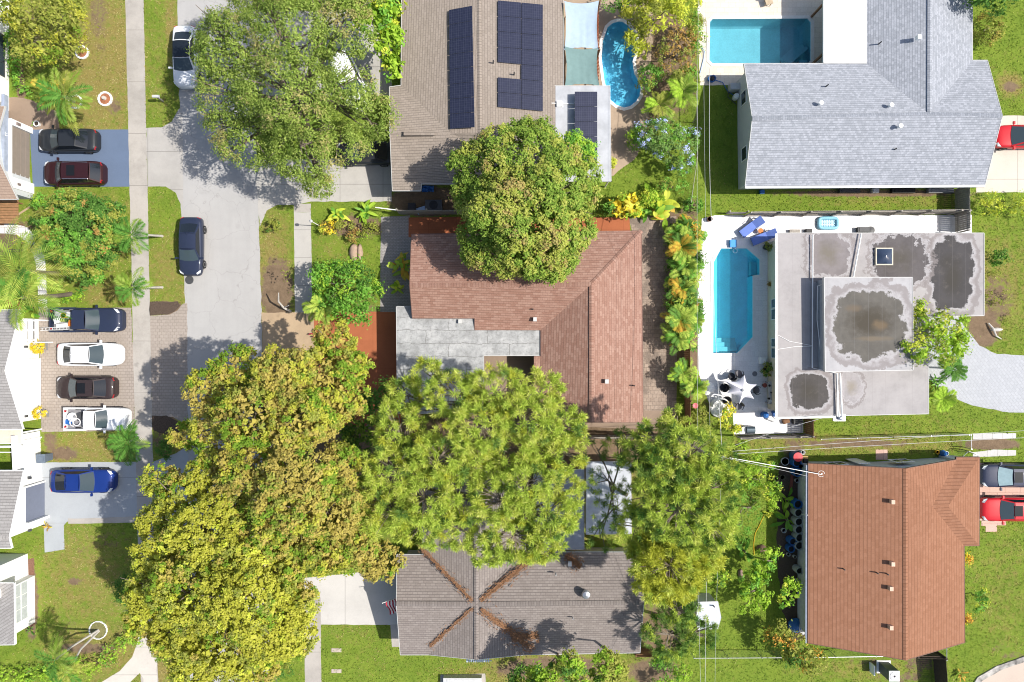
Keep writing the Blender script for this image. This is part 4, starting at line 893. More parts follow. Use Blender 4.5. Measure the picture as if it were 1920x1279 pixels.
# white garage house with taupe roof
t = thing('house', 'white gabled garage house facing the paver driveway with four vehicles', 'house', P(20,700))
e, r_ = 2.85, 4.45
A=(38,581,e); R0=(9,695,r_); B=(43,805,e); Bw=(-160,805,e); Rw=(-160,695,r_); Aw=(-160,581,e)
ro, lp = roof(t, [[A,R0,Rw,Aw],[R0,B,Bw,Rw]], SH_slat, WHITE, [(R0,Rw)]); ins = walls(t, lp, .6, WSTUCCO)
xe = max(q.x for q in ins)
for v in (650, 776): mb = MB(); mb.box((xe+.08, (639.5-v)*S, 1.75), (.14,.16,.26)); mb.build('wall_lamp', DGREY, t)
mb = MB(); slab(mb, 672, 785, .03, 2.15, xe+.004, xe+.03)
for i in range(4): slab(mb, 672, 785, .08+.53*i, .57+.53*i, xe+.03, xe+.045)
mb.build('garage_door', WHITE, t)
# entry pergola
t2 = thing('pergola', 'white square slatted entry pergola in front of the taupe gabled roof', 'pergola', P(60,622))
mb = MB(); zz = 1.9
for v in (601, 619, 638): mb.beam(P(33,v,zz+.06), P(68,v,zz+.06), .1, .1)
for u in (34, 55, 67): mb.beam(P(u,599,zz-.02), P(u,643,zz-.02), .1, .1)
mb.build('beam', WHITE, t2)
for u, v in ((67,600),(67,642)): q = P(u, v, zz); mb = MB(); mb.box((q.x,q.y,zz/2-.04), (.1,.1,zz-.08)); mb.build('post', WHITE, t2)
# white garden wall between the garages
t = thing('garden_wall', 'plain white rendered wall between the two garage fronts', 'wall', P(78,840))
mb = MB(); q0, q1 = P(75,808), P(79,884); mb.prism([(q0.x-.2,q0.y),(q0.x,q0.y),(q1.x,q1.y),(q1.x-.2,q1.y)], 0, 2.75); mb.build('panel', WSTUCCO, t)
cp = MB(); cp.prism([(q0.x-.24,q0.y),(q0.x+.02,q0.y),(q1.x+.02,q1.y),(q1.x-.24,q1.y)], 2.752, 2.82); cp.build('cap', WHITE, t)
# lower left house
t = thing('house', 'white house with dark grey shingle roof and recessed door by the blue sedan', 'house', P(10,950))
A=(44,882,2.85); R0=(17,1008,4.6); B=(22,1028,4.3); Bw=(-160,1028,4.3); Rw=(-160,1008,4.6); Aw=(-160,882,2.85)
ro, lp = roof(t, [[A,R0,Rw,Aw],[R0,B,Bw,Rw]], SH_slat, WHITE, [(R0,Rw)]); ins = walls(t, lp, .6, WSTUCCO); xe = max(q.x for q in ins)
mb = MB(); slab(mb, 904, 966, .03, 2.2, xe+.01, xe+.05); mb.build('garage_door', plain('shaded_door', (.16,.18,.24), .6, var=.06), t)  # shadow over the garage door is put into its blue grey colour
mb = MB(); slab(mb, 901, 904, 0, 2.3, xe+.01, xe+.1); slab(mb, 966, 971, 0, 2.3, xe+.01, xe+.4); slab(mb, 904, 966, 2.2, 2.32, xe+.01, xe+.1); mb.build('door_frame', WHITE, t)
for v in (888, 983): mb = MB(); mb.box((xe+.08, (639.5-v)*S, 1.75), (.14,.16,.26)); mb.build('wall_lamp', DGREY, t)
# lower wing
t = thing('house', 'white wing with grey shingle roof and a wide gridded window', 'house', P(0,1120))
A=(5,1080,2.9); B=(26.5,1093,2.9); D=(28,1209,2.9); Dw=(-160,1209,2.9); Rw=(-160,1080,4.0); R0=(5,1080,2.9)
ro, lp = roof(t, [[(-2,1093,3.2),(26.5,1093,2.9),(28,1209,2.9),(-160,1212,2.9),(-160,1093,4.6)]], SH_slat, WHITE); ins = walls(t, lp, .5, WSTUCCO)
a = max(ins, key=lambda q: q.x - q.y * .05); b = max(ins, key=lambda q: q.x + q.y * .05)
on_wall('window', t, a, b, .7, 3.7, .75, 2.35, [WHITE, plain('blind', (.42,.45,.45), .6)], frame=.09, bars=2, hbars=1)
mb = MB(); q = P(53,1040); mb.prism([(P(52,1038)).xy, (P(54,1094)).xy, (P(-10,1094)).xy, (P(-10,1038)).xy], 0, 3.4); mb.build('gable_wall', WSTUCCO, t)
# courtyard roof between the garages
t = thing('side_porch', 'small beige flat porch roof with white beam between the garages', 'porch', P(20,830))
roof(t, [[(-30,806,2.5),(-30,832,2.5),(40,832,2.5),(40,806,2.5)]], plain('beige_porch_roof', (.6,.5,.4), .8, var=.1), WHITE, th=.12)
mb = MB(); mb.beam(P(-20,838,2.4), P(43,837,2.4), .14, .14); mb.beam(P(-20,848,1.9), P(42,848,1.9), .06, .06); mb.build('beam', WHITE, t)
for v in (812, 828): mb = MB(); q = P(38, v, 2.3); mb.box((q.x,q.y,1.1), (.12,.12,2.2)); mb.build('post', WHITE, t)
# brown deck shed by the garage
t = thing('timber_deck', 'brown timber deck screen below the brown roof edge', 'deck', P(10,395))
mb = MB()
for i in range(9): mb.box(P(8, 377 + i * 5, 1.0), (2.2,.18,.05))
mb.build('plank', plain('warm_wood', (.28,.15,.07), .8, var=.3, scale=4), t)
mb = MB()
for u in (-10, 26): mb.beam(P(u,376,.94), P(u,419,.94), .1, .1); 
for u, v in ((26,378),(26,418),(-10,378),(-10,418)): q = P(u, v, .9); mb.box((q.x,q.y,.44), (.1,.1,.88))
mb.build('frame', WOODB, t)
# garden shed, bottom
t = thing('garden_shed', 'small pale metal garden shed with a low gable roof near the pine', 'shed', P(1330,1140))
A=(1309,1129,2.0); B=(1346,1128,2.0); Cc=(1352,1158,2.35); D=(1346,1179,2.0); E=(1309,1181,2.0); F=(1306,1158,2.35)
ro, lp = roof(t, [[A,B,Cc,F],[F,Cc,D,E]], plain('pale_metal_roof', (.52,.55,.6), .5, var=.12, scale=2), TRIM, th=.06); walls(t, lp, .08, LGREY, th=.05)
vents(ro, t, [(1337,1135,2.05,'pipe')], VM)
# ------------------------------------------------------------------ vehicles (front towards +x, then turned)
TYRE = plain('tyre_rubber', (.02,.02,.021), .85, var=.1); RIM = plain('alloy_rim', (.45,.46,.48), .3, .7, var=.05)
HEADL = plain('headlight_lens', (.6,.62,.65), .12, var=.02, spec=.6); TAILL = plain('taillight_lens', (.42,.015,.02), .15, var=.05, spec=.6)
CHROME = plain('chrome', (.7,.7,.72), .15, .9, var=.02)
def paint(name, col, metal=.25):
    return plain('paint_' + name, col, .5, metal * .3, var=.06, scale=1.5, spec=.18, coat=.5)
def patch(mb, q, iu=0, iv=0, off=0., bulge=(0,0), m=0, nu=6, nv=3, vb=0.0):
    """grid patch on a quad a-b (low edge) c-d (high edge), inset and pushed out"""
    a, b, c, d = [Vector(x) for x in q]; n = (b - a).cross(d - a).normalized(); rows = []
    for j in range(nv + 1):
        t = iv + (1 - 2 * iv) * j / nv; row = []
        for i in range(nu + 1):
            s_ = iu + (1 - 2 * iu) * i / nu
            p = (a * (1-s_) + b * s_) * (1-t) + (d * (1-s_) + c * s_) * t
            k = 1 - (2 * s_ - 1) ** 2; p = p + Vector((bulge[0] * k * (1 - .5 * t), 0, bulge[1] * k)) + n * (off + vb * 4 * t * (1 - t)); row.append(p)
        rows.append(row)
    mb.grid(rows, m)
def car(label, cat, u, v, head, pm, L=4.65, W=1.84, Ht=1.45, kind='sedan', group='cars parked on drives and kerbs', sunroof=False, rails=False, glassroof=False, name='parked_car', shade=None, hood=None, tail=None):
    t = bpy.data.objects.new(name, None); C.objects.link(t); ORG[t.name] = Vector(); tag(t, label, cat, group)
    w2 = W / 2; bed = kind == 'pickup'
    fr = [-.5,-.49,-.46,-.40,-.3,-.15,0,.15,.28,.37,.43,.47,.49,.5]
    wf = [.66,.80,.91,.965,.99,1,1,1,.985,.96,.91,.82,.7,.55]
    zt = [.72,.86,.95,.99,1.0,.99,.97,.95,.93,.9,.86,.8,.7,.56]
    if kind == 'suv': zt = [.8,.95,1.02,1.05,1.06,1.05,1.04,1.03,1.0,.98,.95,.9,.8,.6]
    if bed: zt = [.95,1.02,1.06,1.08,1.08,1.08,1.08,1.08,1.08,1.06,1.03,.98,.9,.7]; wf = [.93,.95,.97,.98,.99,1,1,1,1,.98,.95,.9,.82,.7]
    zb = .2; rows = []
    for f, k, z in zip(fr, wf, zt):
        if bed and f < -.12: continue
        x = f * L; y = w2 * k; row = []
        h = [(.80*y, zb), (.95*y, zb+.1), (y, z*.62), (.985*y, z-.14), (.93*y, z-.035), (.8*y, z+.005), (.45*y, z+.03), (0, z+.04)]
        row = [Vector((x, p, q)) for p, q in h] + [Vector((x, -p, q)) for p, q in reversed(h[:-1])]; rows.append(row)
    if bed: rows.insert(0, [Vector((-.13*L, p.y, p.z)) for p in rows[0]])
    mb = MB(); mb.grid(rows); mb.face(list(reversed(rows[0]))); mb.face(rows[-1]); mb.build('body', pm, t, smooth=True)
    z0 = zt[6] - .03
    G = dict(sedan=(.235,.06,-.20,-.375), suv=(.25,.1,-.36,-.475), pickup=(.2,.075,-.10,-.125), coupe=(.2,.02,-.18,-.40))[kind]
    xw, xf, xr, xb = [g * L for g in G]; bw, tw = w2 * .9, w2 * (.70 if kind != 'pickup' else .76); hz = Ht - .06
    c_ = {'a': (xw, bw, z0), 'b': (xw, -bw, z0), 'c': (xf, -tw, hz), 'd': (xf, tw, hz), 'e': (xr, tw, hz), 'f': (xr, -tw, hz), 'g': (xb, -bw * .93, z0 + .02), 'h': (xb, bw * .93, z0 + .02)}
    mb = MB(); q = lambda s: [c_[k] for k in s]
    patch(mb, [(xf, tw, hz), (xf, -tw, hz), (xr, -tw, hz), (xr, tw, hz)], bulge=(0, .055), nu=8, nv=5, vb=0)
    rp = mb.build('roof', pm, t, smooth=True) if not glassroof else mb.build('roof', GLASS, t, smooth=True)
    for o in [rp]:                                    # the roof skin faces up
        o.data.flip_normals()
    ws = MB(); patch(ws, [c_['b'], c_['a'], c_['d'], c_['c']], bulge=(.17, .02)); ws.build('pillar', pm, t, smooth=True) if False else None
    fb = MB(); patch(fb, [c_['b'], c_['a'], c_['d'], c_['c']], bulge=(.15, .03)); patch(fb, [c_['h'], c_['g'], c_['f'], c_['e']], bulge=(-.1 if not bed else 0, .03))
    patch(fb, [c_['a'], c_['h'], c_['e'], c_['d']], nu=4); patch(fb, [c_['g'], c_['b'], c_['c'], c_['f']], nu=4); fb.build('cabin', pm, t, smooth=False)
    g = MB(); patch(g, [c_['b'], c_['a'], c_['d'], c_['c']], .045, .04, .014, (.15, .03)); wso = g.build('windshield', SCREEN if not shade else shade, t, smooth=True)
    g = MB(); patch(g, [c_['h'], c_['g'], c_['f'], c_['e']], .07, .08, .014, (-.1 if not bed else 0, .03)); g.build('rear_window', GLASS, t, smooth=True)
    for s_ in ('ahed', 'gbcf'):
        g = MB(); patch(g, q(s_), .07, .1, .012, nu=4); g.build('side_window', GLASS, t)
    for sy in (1, -1):
        x = xw - .12; g = MB(); g.box((x, sy * (w2 + .09), z0 + .06), (.13,.22,.14)); g.box((x, sy * (w2 - .03), z0 + .03), (.06,.14,.05)); g.build('side_mirror', pm, t)
        g = MB(); rr = [Vector((L*f, sy*w2*k, z)) for f, k, z in ((.405,.92,.86),(.455,.84,.80),(.482,.60,.74),(.46,.56,.86))]
        rr = [p + Vector((.012, 0, (zt[10]-.86) + .035)) for p in rr]; g.face(rr if sy < 0 else rr[::-1]); rr2 = [p - Vector((0,0,.12)) for p in rr]
        for i in range(4): g.face([rr[i], rr[(i+1)%4], rr2[(i+1)%4], rr2[i]])
        g.build('headlight', HEADL, t)
        g = MB(); x0 = -.5*L + .05
        g.box((x0 + .09, sy * w2 * .70, zt[1] - .05), (.16,.26 if not bed else .14,.15), rz=-sy*.42); g.build('taillight', TAILL if tail is None else tail, t)
        for fx in (.3, -.3):
            r = .33 if kind == 'sedan' else .37; yy = sy * (w2 - .1)
            g = MB(); g.lathe((fx*L, yy, r), [(r*.62,-.11),(r*.96,-.11),(r,-.06),(r,.06),(r*.96,.11),(r*.62,.11)], 18, axis='y'); wo = g.build('wheel', TYRE, t)
            g = MB(); g.lathe((fx*L, yy + sy*.1, r), [(.03,0),(r*.6,.012),(r*.64,0)], 14, axis='y'); g.build('rim', RIM, wo)
    if not bed:
        g = MB(); g.box((-.497*L+.03, 0, .52), (.05,.5,.13)); g.build('number_plate', LGREY, t)
    g = MB(); g.box((.492*L, 0, .5), (.06,W*.5,.2)); g.build('grille', BLACK, t)
    if sunroof: g = MB(); x = xf*.55+xr*.45; g.box((x + .2, 0, Ht - .003), (.62,.8,.02)); g.build('sunroof', plain('sunroof_glass', (.012,.014,.018), .3, var=0, spec=.04), t)
    if rails:
        for sy in (1,-1): g = MB(); g.tube([(xf-.1, sy*tw*.97, hz+.03), ((xf+xr)/2, sy*tw*.99, hz+.09), (xr+.1, sy*tw*.97, hz+.03)], .025, 6); g.build('roof_rail', CHROME, t)
    if kind in ('sedan','suv','coupe') and not glassroof: g = MB(); g.beam((xr+.12,0,Ht-.01), (xr-.02,0,Ht+.05), .05, .06); g.build('antenna', pm, t)
    if bed:
        xa, xz = -.13*L, -.49*L; g = MB(); bz, fz = 1.05, .62
        for sy in (1,-1): g.box(((xa+xz)/2, sy*(w2*.94), (bz+.3)/2), (xa-xz, w2*.14, bz-.3))
        g.box((xa-.04, 0, (bz+.3)/2), (.08, w2*1.74, bz-.302)); g.box((xz+.04, 0, (bz+.3)/2), (.08, w2*1.74, bz-.302)); g.build('cargo_bed', pm, t)
        g = MB(); g.box(((xa+xz)/2, 0, fz), (xa-xz-.17, w2*1.738, .04)); g.build('bed_floor', MGREY, t)
        g = MB(); g.box((xz-.08,0,.5), (.14,W*.86,.18)); g.build('bumper', CHROME, t)
    c = P(u, v, .75); t.location = (c.x, c.y, 0.02); t.rotation_euler = (0, 0, math.radians(head)); return t
PW = paint('white', (.74,.75,.76), .0); PB = paint('black', (.02,.023,.028)); PN = paint('navy', (.022,.03,.06)); PM_ = paint('maroon', (.03,.008,.01)); PBR = paint('dark_brown', (.035,.024,.024))
PBL = paint('cobalt_blue', (.008,.03,.17)); PR = paint('red', (.5,.012,.02), .05); PSB = paint('slate_blue', (.03,.036,.065))
SHD = plain('reflective_sunshade', (.45,.6,.6), .35, .3, var=.12)
car('white sedan with dark glass roof, half hidden under the big oak at the kerb', 'car', 347, 106, -90, PW, 4.75, 1.86, 1.44, glassroof=True)
car('black sedan on the blue driveway nearer the palm', 'car', 127, 263, 180, PB, 4.6, 1.8, 1.45)
car('dark maroon SUV with silver roof rails on the blue driveway', 'suv', 139, 325, 180, PM_, 4.62, 1.88, 1.65, 'suv', sunroof=True, rails=True)
car('navy sedan parked alone along the road kerb', 'car', 358, 462, -90.5, PN, 4.55, 1.8, 1.45)
car('black pickup with a bed full of tools on the paver driveway', 'pickup truck', 163, 600, 0, PN, 5.55, 1.92, 1.78, 'pickup', name='pickup_truck')
car('white sedan between the black pickup and the brown sedan', 'car', 168, 664.5, 0, PW, 4.95, 1.84, 1.46)
car('dark brown sedan with sunroof backed out of the white garage row', 'car', 161, 727, 180, PBR, 4.6, 1.8, 1.45, sunroof=True)
car('white pickup carrying a white tank in its bed', 'pickup truck', 181, 785, 0, PW, 4.9, 1.76, 1.66, 'pickup', name='pickup_truck')
car('cobalt blue sedan on the grey driveway below the grass strip', 'car', 155, 902, 0, PBL, 4.9, 1.86, 1.42, 'coupe')
car('red car on the cream driveway beside the grey roofed house', 'car', 1919, 256, 180, PR, 4.5, 1.8, 1.4)
car('slate blue sedan with a silver sunshade behind its windshield', 'car', 1896, 892, 180, PSB, 4.75, 1.82, 1.45, shade=SHD, sunroof=True)
car('red coupe with a dark sunroof on the pink slabs', 'car', 1896, 955, 180, PR, 4.75, 1.86, 1.36, 'coupe', sunroof=True)
car('dark car mostly covered by the oak, near the tan roof', 'car', 686, 287, 180, PB, 4.5, 1.8, 1.45)
car('white van roof glimpsed through the oak crown', 'van', 655, 150, -65, PW, 4.9, 1.95, 1.9, 'suv')
# ------------------------------------------------------------------ small objects
def single(name, mb, mat, label, cat, loc, group=None, smooth=False):
    return tag(mb.build(name, mat, None, loc=loc, smooth=smooth), label, cat, group)
def bucket(label, u, v, z, r, h, mat, inner=BLACK, group=None, name='bucket', cat='bucket', tilt=0, full=None):
    c = P(u, v, z); t = thing(name, label, cat, c, group)
    mb = MB(); mb.lathe(c, [(r*.82,0),(r*.9,h*.3),(r,h*.97),(r*1.05,h),(r*.93,h),(r*.86,h*.25)], 18); mb.build('shell', mat, t, smooth=False)
    mb = MB(); mb.lathe(c + Vector((0,0,h*(full or .3))), [(.001,0),(r*.9,.0)], 18); mb.build('contents', inner, t); return t
YEL = plain('yellow_plastic', (.62,.4,.03), .5, var=.1); BLU = plain('blue_plastic', (.025,.12,.36), .45, var=.15); REDP = plain('red_plastic', (.5,.04,.05), .45, var=.1); ORA = plain('orange_plastic', (.6,.17,.03), .5, var=.1)
GRP = plain('grey_plastic', (.36,.39,.39), .5, var=.15); CLR = plain('milky_plastic', (.55,.57,.58), .4, var=.15)
SOIL = plain('potting_soil', (.05,.035,.025), .95, var=.4)
# load in the pickup beds
bucket('yellow bucket among the tools in the black pickup bed', 125, 592, .65, .2, .4, YEL, YEL, full=.97)
bucket('small lime bucket behind the yellow one in the black pickup bed', 122, 601, .65, .13, .42, plain('lime_plastic', (.5,.55,.2), .5))
bucket('dark bucket nearest the cab in the black pickup bed', 131, 601, .65, .14, .42, DGREY)
for i, (lab, u, v, sx, sy, sz, rz, m) in enumerate([('white tool case lying at the back of the black pickup bed', 112, 601, .55, .4, .3, .3, WHITE), ('grey paint tray in the corner of the black pickup bed', 112, 590, .45, .35, .25, -.4, LGREY), ('white folded sheet by the side rail of the black pickup bed', 120, 611, .8, .3, .3, .1, WHITE), ('orange cord case against the cab of the black pickup', 136, 606, .22, .5, .34, .05, ORA), ('white carton against the cab of the black pickup', 134, 590, .35, .4, .36, -.1, LGREY)]):
    c = P(u, v, .65); mb = MB(); mb.box(c + Vector((0,0,sz/2)), (sx,sy,sz), rz=rz); mb.box(c + Vector((0,0,sz+.03)), (sx*.6,.05,.06), rz=rz); single('tool_case', mb, m, lab, 'case', c)
mb = MB(); a, b = P(76,617.5,1.12), P(128,615.5,1.12)
for k in (-.09,.09): mb.beam(a + Vector((0,k,0)), b + Vector((0,k,0)), .05, .06)
for i in range(8): q = a.lerp(b, (i+.5)/8); mb.beam(q + Vector((0,-.09,0)), q + Vector((0,.09,0)), .04, .03)
single('ladder', mb, LGREY, 'pale ladder sticking out over the side of the black pickup bed', 'ladder', a)
t = thing('water_tank', 'white round tank with hoses in the white pickup bed', 'tank', P(141,785,.65)); mb = MB(); mb.lathe(P(140,781,.65), [(.34,0),(.36,.35),(.3,.46),(.1,.5)], 16); mb.build('shell', WHITE, t); mb = MB(); mb.lathe(P(140,781,1.14), [(.1,0),(.1,.06),(.02,.07)], 10); mb.build('lid', MGREY, t)
mb = MB(); c = P(148,790,.75); pts = [c + Vector((.34*math.cos(a/3), .3*math.sin(a/3), .02*a)) for a in range(34)]; mb.tube(pts, .035, 6); single('hose_coil', mb, WHITE, 'white hose coil in the white pickup bed beside the tank', 'hose', c)
c = P(153,781,.65); mb = MB(); mb.box(c + Vector((0,0,.16)), (.34,.6,.32), rz=.2); mb.box(c + Vector((0,0,.35)), (.2,.3,.06), rz=.2); single('pump', mb, DGREY, 'dark pump box near the cab in the white pickup bed', 'pump', c)
c = P(131,791,.65); mb = MB(); mb.box(c + Vector((0,0,.14)), (.4,.34,.28), rz=-.3); mb.box(c + Vector((0,0,.3)), (.1,.3,.04), rz=-.3); single('toolbox', mb, BLU, 'blue toolbox at the tailgate of the white pickup', 'toolbox', c)
# street bits
t = thing('mailbox', 'grey mailbox on the verge shaded by the oak', 'mailbox', P(308,190)); q = P(306,190); mb = MB(); mb.box(q + Vector((0,0,.5)), (.1,.1,1.0)); mb.build('post', WOODG, t)
mb = MB(); rows = [[q + Vector((x, .11*math.cos(a), 1.0 + .1 + .1*math.sin(a))) for a in [k*pi/8-.6 for k in range(14)]] for x in (-.26,.26)]; mb.grid(rows); mb.face(rows[0]); mb.face(rows[1][::-1]); mb.build('box', LGREY, t)
mb = MB(); q = P(355,525,.004*2); mb.lathe(q, [(.34,-.004),(.34,.008),(.3,.012),(.001,.012)], 20); single('manhole_cover', mb, DGREY, 'dark round drain cover on the road in front of the navy sedan', 'drain cover', q)
def tree_ring(label, u, v, r, group=None, sw=.14, fillm=None):
    t = thing('tree_ring', label, 'planter ring', P(u, v), group); c = P(u, v); mb = MB(); n = 12
    for i in range(n):
        a = 2*pi*i/n; mb.box(c + Vector((r*math.cos(a), r*math.sin(a), .06)), (sw, 2*pi*r/n*.92, .12), rz=a)
    mb.build('edging_stone', WHITE, t); mb = MB(); mb.lathe(c, [(r*.95,.0),(r*.93,.05),(.001,.08)], 18); mb.build('mulch', fillm or plain('red_mulch', (.3,.12,.06), .95, var=.4, scale=9), t); return t
tree_ring('white stone ring with red mulch at the edge of the sparse yellow tree', 155, 99, .46)
tree_ring('white stone ring with red mulch and a cut stump, by the sidewalk', 198, 186, .5)
tree_ring('white stone ring under the feathery palm fronds', 142, 191, .5)
tree_ring('wide thin white stone ring round the leaning palm trunks', 185, 1181, .68, None, .07, plain('olive_soil', (.16,.15,.06), .95, var=.4, scale=7))
q = P(197,185); mb = MB(); mb.lathe(q + Vector((0,0,.05)), [(.17,-.03),(.15,.12),(.14,.2),(.001,.21)], 12); single('stump', mb, BARKW, 'pale cut stump inside the white stone ring by the sidewalk', 'stump', q)
def bin_(label, u, v, mat, ht=1.0, w_=.6, rz=0):
    c = P(u, v, ht); c.z = 0; t = thing('wheelie_bin', label, 'bin', c); mb = MB(); R = Matrix.Rotation(rz, 3, 'Z')
    lo = [c + R @ Vector((x*w_*.4, y*w_*.4, .05)) for x, y in ((-1,-1),(1,-1),(1,1),(-1,1))]; hi = [c + R @ Vector((x*w_*.5, y*w_*.5, ht)) for x, y in ((-1,-1),(1,-1),(1,1),(-1,1))]
    mb.grid([lo, hi], 0, True); mb.face(lo[::-1]); mb.build('body', mat, t); mb = MB(); mb.box(c + Vector((0,0,ht+.03)), (w_*1.1,w_*1.1,.06), rz=rz); mb.box(c + Vector((0,0,ht+.075)), (w_*.7,w_*.6,.03), rz=rz); mb.build('lid', mat, t)
    for k in (-1, 1): mb = MB(); mb.lathe(c + R @ Vector((-w_*.42, k*w_*.36, .1)), [(.02,-.03),(.1,-.03),(.1,.03),(.02,.03)], 10, axis='y'); mb.build('wheel', TYRE, t)
    return t
bin_('slate grey wheelie bin against the white garden wall', 77, 860, plain('slate_plastic', (.12,.15,.19), .5), 1.05, .62, .05)
bin_('black bin with an open lid in the dark side yard by the tan house', 772, 388, BLACK, 1.0, .55)
# plants in pots at the white garage
def potted(label, u, v, z, r, mats, prob, seed, pot=LGREY, potr=.22, cat='potted plant'):
    q = P(u, v, z); b = Vector((q.x, q.y, 0)); t = thing('potted_plant', label, cat, b); mb = MB(); mb.lathe(b, [(potr*.75,0),(potr,.34),(potr*1.1,.36),(potr*.9,.36)], 14); mb.build('pot', pot, t)
    crown('foliage', [(np.array([b.x, b.y, z]), np.array([r, r, r*.9]))], 'shrub', mats, prob, t, seed, ls=.1, sub=1, k=46, dens=16, cr=.12, gap=.01); mb = MB(); mb.tube([b + Vector((0,0,.3)), b + Vector((0,0,z))], .03, 5); mb.build('stem', BARK, t); return t
YP = [leafmat('gold_ball_leaf', [(.4,.29,.02), (.5,.36,.02), (.34,.3,.03)], .25)]
potted('golden ball shrub in a pot, beside the white entry pergola', 70, 650, .85, .5, YP, [1], 3)
potted('golden ball shrub in a pot, between the brown sedan and the garden wall', 74, 774.5, .85, .5, YP, [1], 4)
q = P(84,650,.3)
mb = MB(); q = P(86,650); mb.box(q + Vector((0,0,.14)), (.3,.55,.28)); mb.box(q + Vector((0,0,.29)), (.24,.48,.02)); single('planter_box', mb, MGREY, 'grey planter box by the golden ball shrub near the pergola', 'planter', q)
q = P(89,776); mb = MB(); mb.box(q + Vector((0,0,.12)), (.26,.5,.24)); mb.box(q + Vector((0,0,.25)), (.2,.42,.02)); single('planter_box', mb, MGREY, 'grey planter box near the tail of the brown sedan', 'planter', q)
t = thing('flower_pot', 'round white pot standing on a red mulch square by the garage pier', 'pot', P(73,234)); mb = MB(); mb.lathe(P(73,234), [(.16,0),(.22,.3),(.24,.32),(.18,.32),(.17,.25)], 14); mb.build('shell', WHITE, t); mb = MB(); mb.lathe(P(73,234) + Vector((0,0,.26)), [(.001,.01),(.17,0)], 12); mb.build('soil', SOIL, t)
# flag on the bottom house
t = thing('flag', 'red and white striped flag on a white pole over the driveway edge', 'flag', P(743,1128,2.4)); a, b = P(742,1122,2.6), P(717,1131,3.0); mb = MB(); mb.tube([a + Vector((.3,.05,-.2)), b], .022, 6); mb.lathe(b, [(.001,-.04),(.04,0),(.001,.04)], 8); mb.build('pole', WHITE, t)
a2 = a.lerp(b, .05); b2 = a.lerp(b, .75); dr = Vector((.3,-1.2,-.35))
for i in range(7):
    mb = MB(); rows = []
    for j in range(7):
        k = j / 6; x = lambda s_: a2.lerp(b2, s_) + dr * (k*.9) * 1.0 + Vector((.06*math.sin(k*7+s_*3), 0, .05*math.sin(k*9)))
        rows.append([x(i/7), x((i+1)/7)])
    mb.grid(rows); mb.build('stripe', plain('flag_red', (.4,.03,.05), .8) if i % 2 == 0 else WHITE, t)
# signs of meters in the lawn
for lab, u, v in (('pale meter box lid in the lawn nearer the white driveway', 631, 1219), ('pale meter box lid in the lawn nearer the frame edge', 631, 1258)):
    q = P(u, v); mb = MB(); mb.box(q + Vector((0,0,.02)), (.78,.3,.05)); mb.box(q + Vector((.12,0,.05)), (.2,.2,.03)); single('meter_box', mb, plain('pale_lid', (.42,.36,.3), .8), lab, 'meter box', q)
# split boulder
rng = np.random.default_rng(5)
def rock(label, u, v, r, mat, seed, name='boulder', group=None):
    rd = random.Random(seed); c = P(u, v); mb = MB(); rows = []
    for j in range(8):
        th = pi * (j / 7) * .55 + .02; rows.append([c + Vector((r[0]*math.sin(th)*math.cos(a)*rd.uniform(.85,1.1), r[1]*math.sin(th)*math.sin(a)*rd.uniform(.88,1.08), r[2]*math.cos(th))) for a in [2*pi*k/14 for k in range(14)]])
    mb.grid(rows, 0, True); mb.face(rows[0][::-1]); return single(name, mb, mat, label, 'rock', c, group, smooth=True)
BO = plain('warm_stone', (.36,.26,.19), .9, var=.25, scale=4)
q = rock('long half of the split tan boulder on the front lawn', 664, 473, (.38,.72,.42), BO, 3); rock('narrow half of the split tan boulder, facing the paver walk', 675, 474, (.24,.68,.38), BO, 4)
# cross pole with the shadow on the lawn
t = thing('white_pole', 'white horizontal rail reaching from the fence over the front lawn shrubs', 'rail', P(730,392)); mb = MB(); mb.beam(P(704,389,1.1), P(750,395,1.0), .07, .07); mb.build('beam', WHITE, t); q = P(748,395,1.0); mb = MB(); mb.box((q.x,q.y,.5), (.08,.08,1.0)); mb.build('post', WHITE, t)
t = thing('garden_lamp', 'thin white garden lamp post beside the front sidewalk', 'lamp', P(592,420)); b = P(600,424); mb = MB(); mb.tube([b, b + Vector((-.05,0,2.1))], .03, 6); mb.build('post', WHITE, t); mb = MB(); mb.lathe(b + Vector((-.05,0,2.1)), [(.05,0),(.12,.08),(.12,.22),(.02,.3)], 10); mb.build('lamp_head', LGREY, t)
# gear in the dark side yard north of the centre house
t = thing('air_conditioner', 'boxy air conditioner in the shaded side yard against the tan house', 'air conditioner', P(818,386)); c = P(815,388); mb = MB(); mb.box(c + Vector((0,0,.4)), (1.3,.8,.8)); mb.build('case', DGREY, t); mb = MB(); mb.lathe(c + Vector((0,0,.8)), [(.34,0),(.34,.03),(.3,.03),(.06,.05)], 18); mb.build('fan_grille', BLACK, t)
t = thing('tarp', 'crumpled blue tarp in the shaded side yard', 'tarp', P(800,355)); mb = MB(); rows = [[P(792 + i*3.2, 350 + j*3, 0) + Vector((0,0,.35 + RND.uniform(-.1,.12))) for i in range(8)] for j in range(5)]; mb.grid(rows); mb.build('sheet', BLU, t)
q = P(790,394,.4); mb = MB(); mb.box((q.x,q.y,.3), (.7,.4,.6), rz=.3); mb.box((q.x,q.y,.62), (.5,.3,.05), rz=.3); single('cooler', mb, plain('pale_blue_plastic', (.35,.5,.7), .5), 'pale blue cooler standing next to the black bin in the side yard', 'cooler', (q.x,q.y,0))
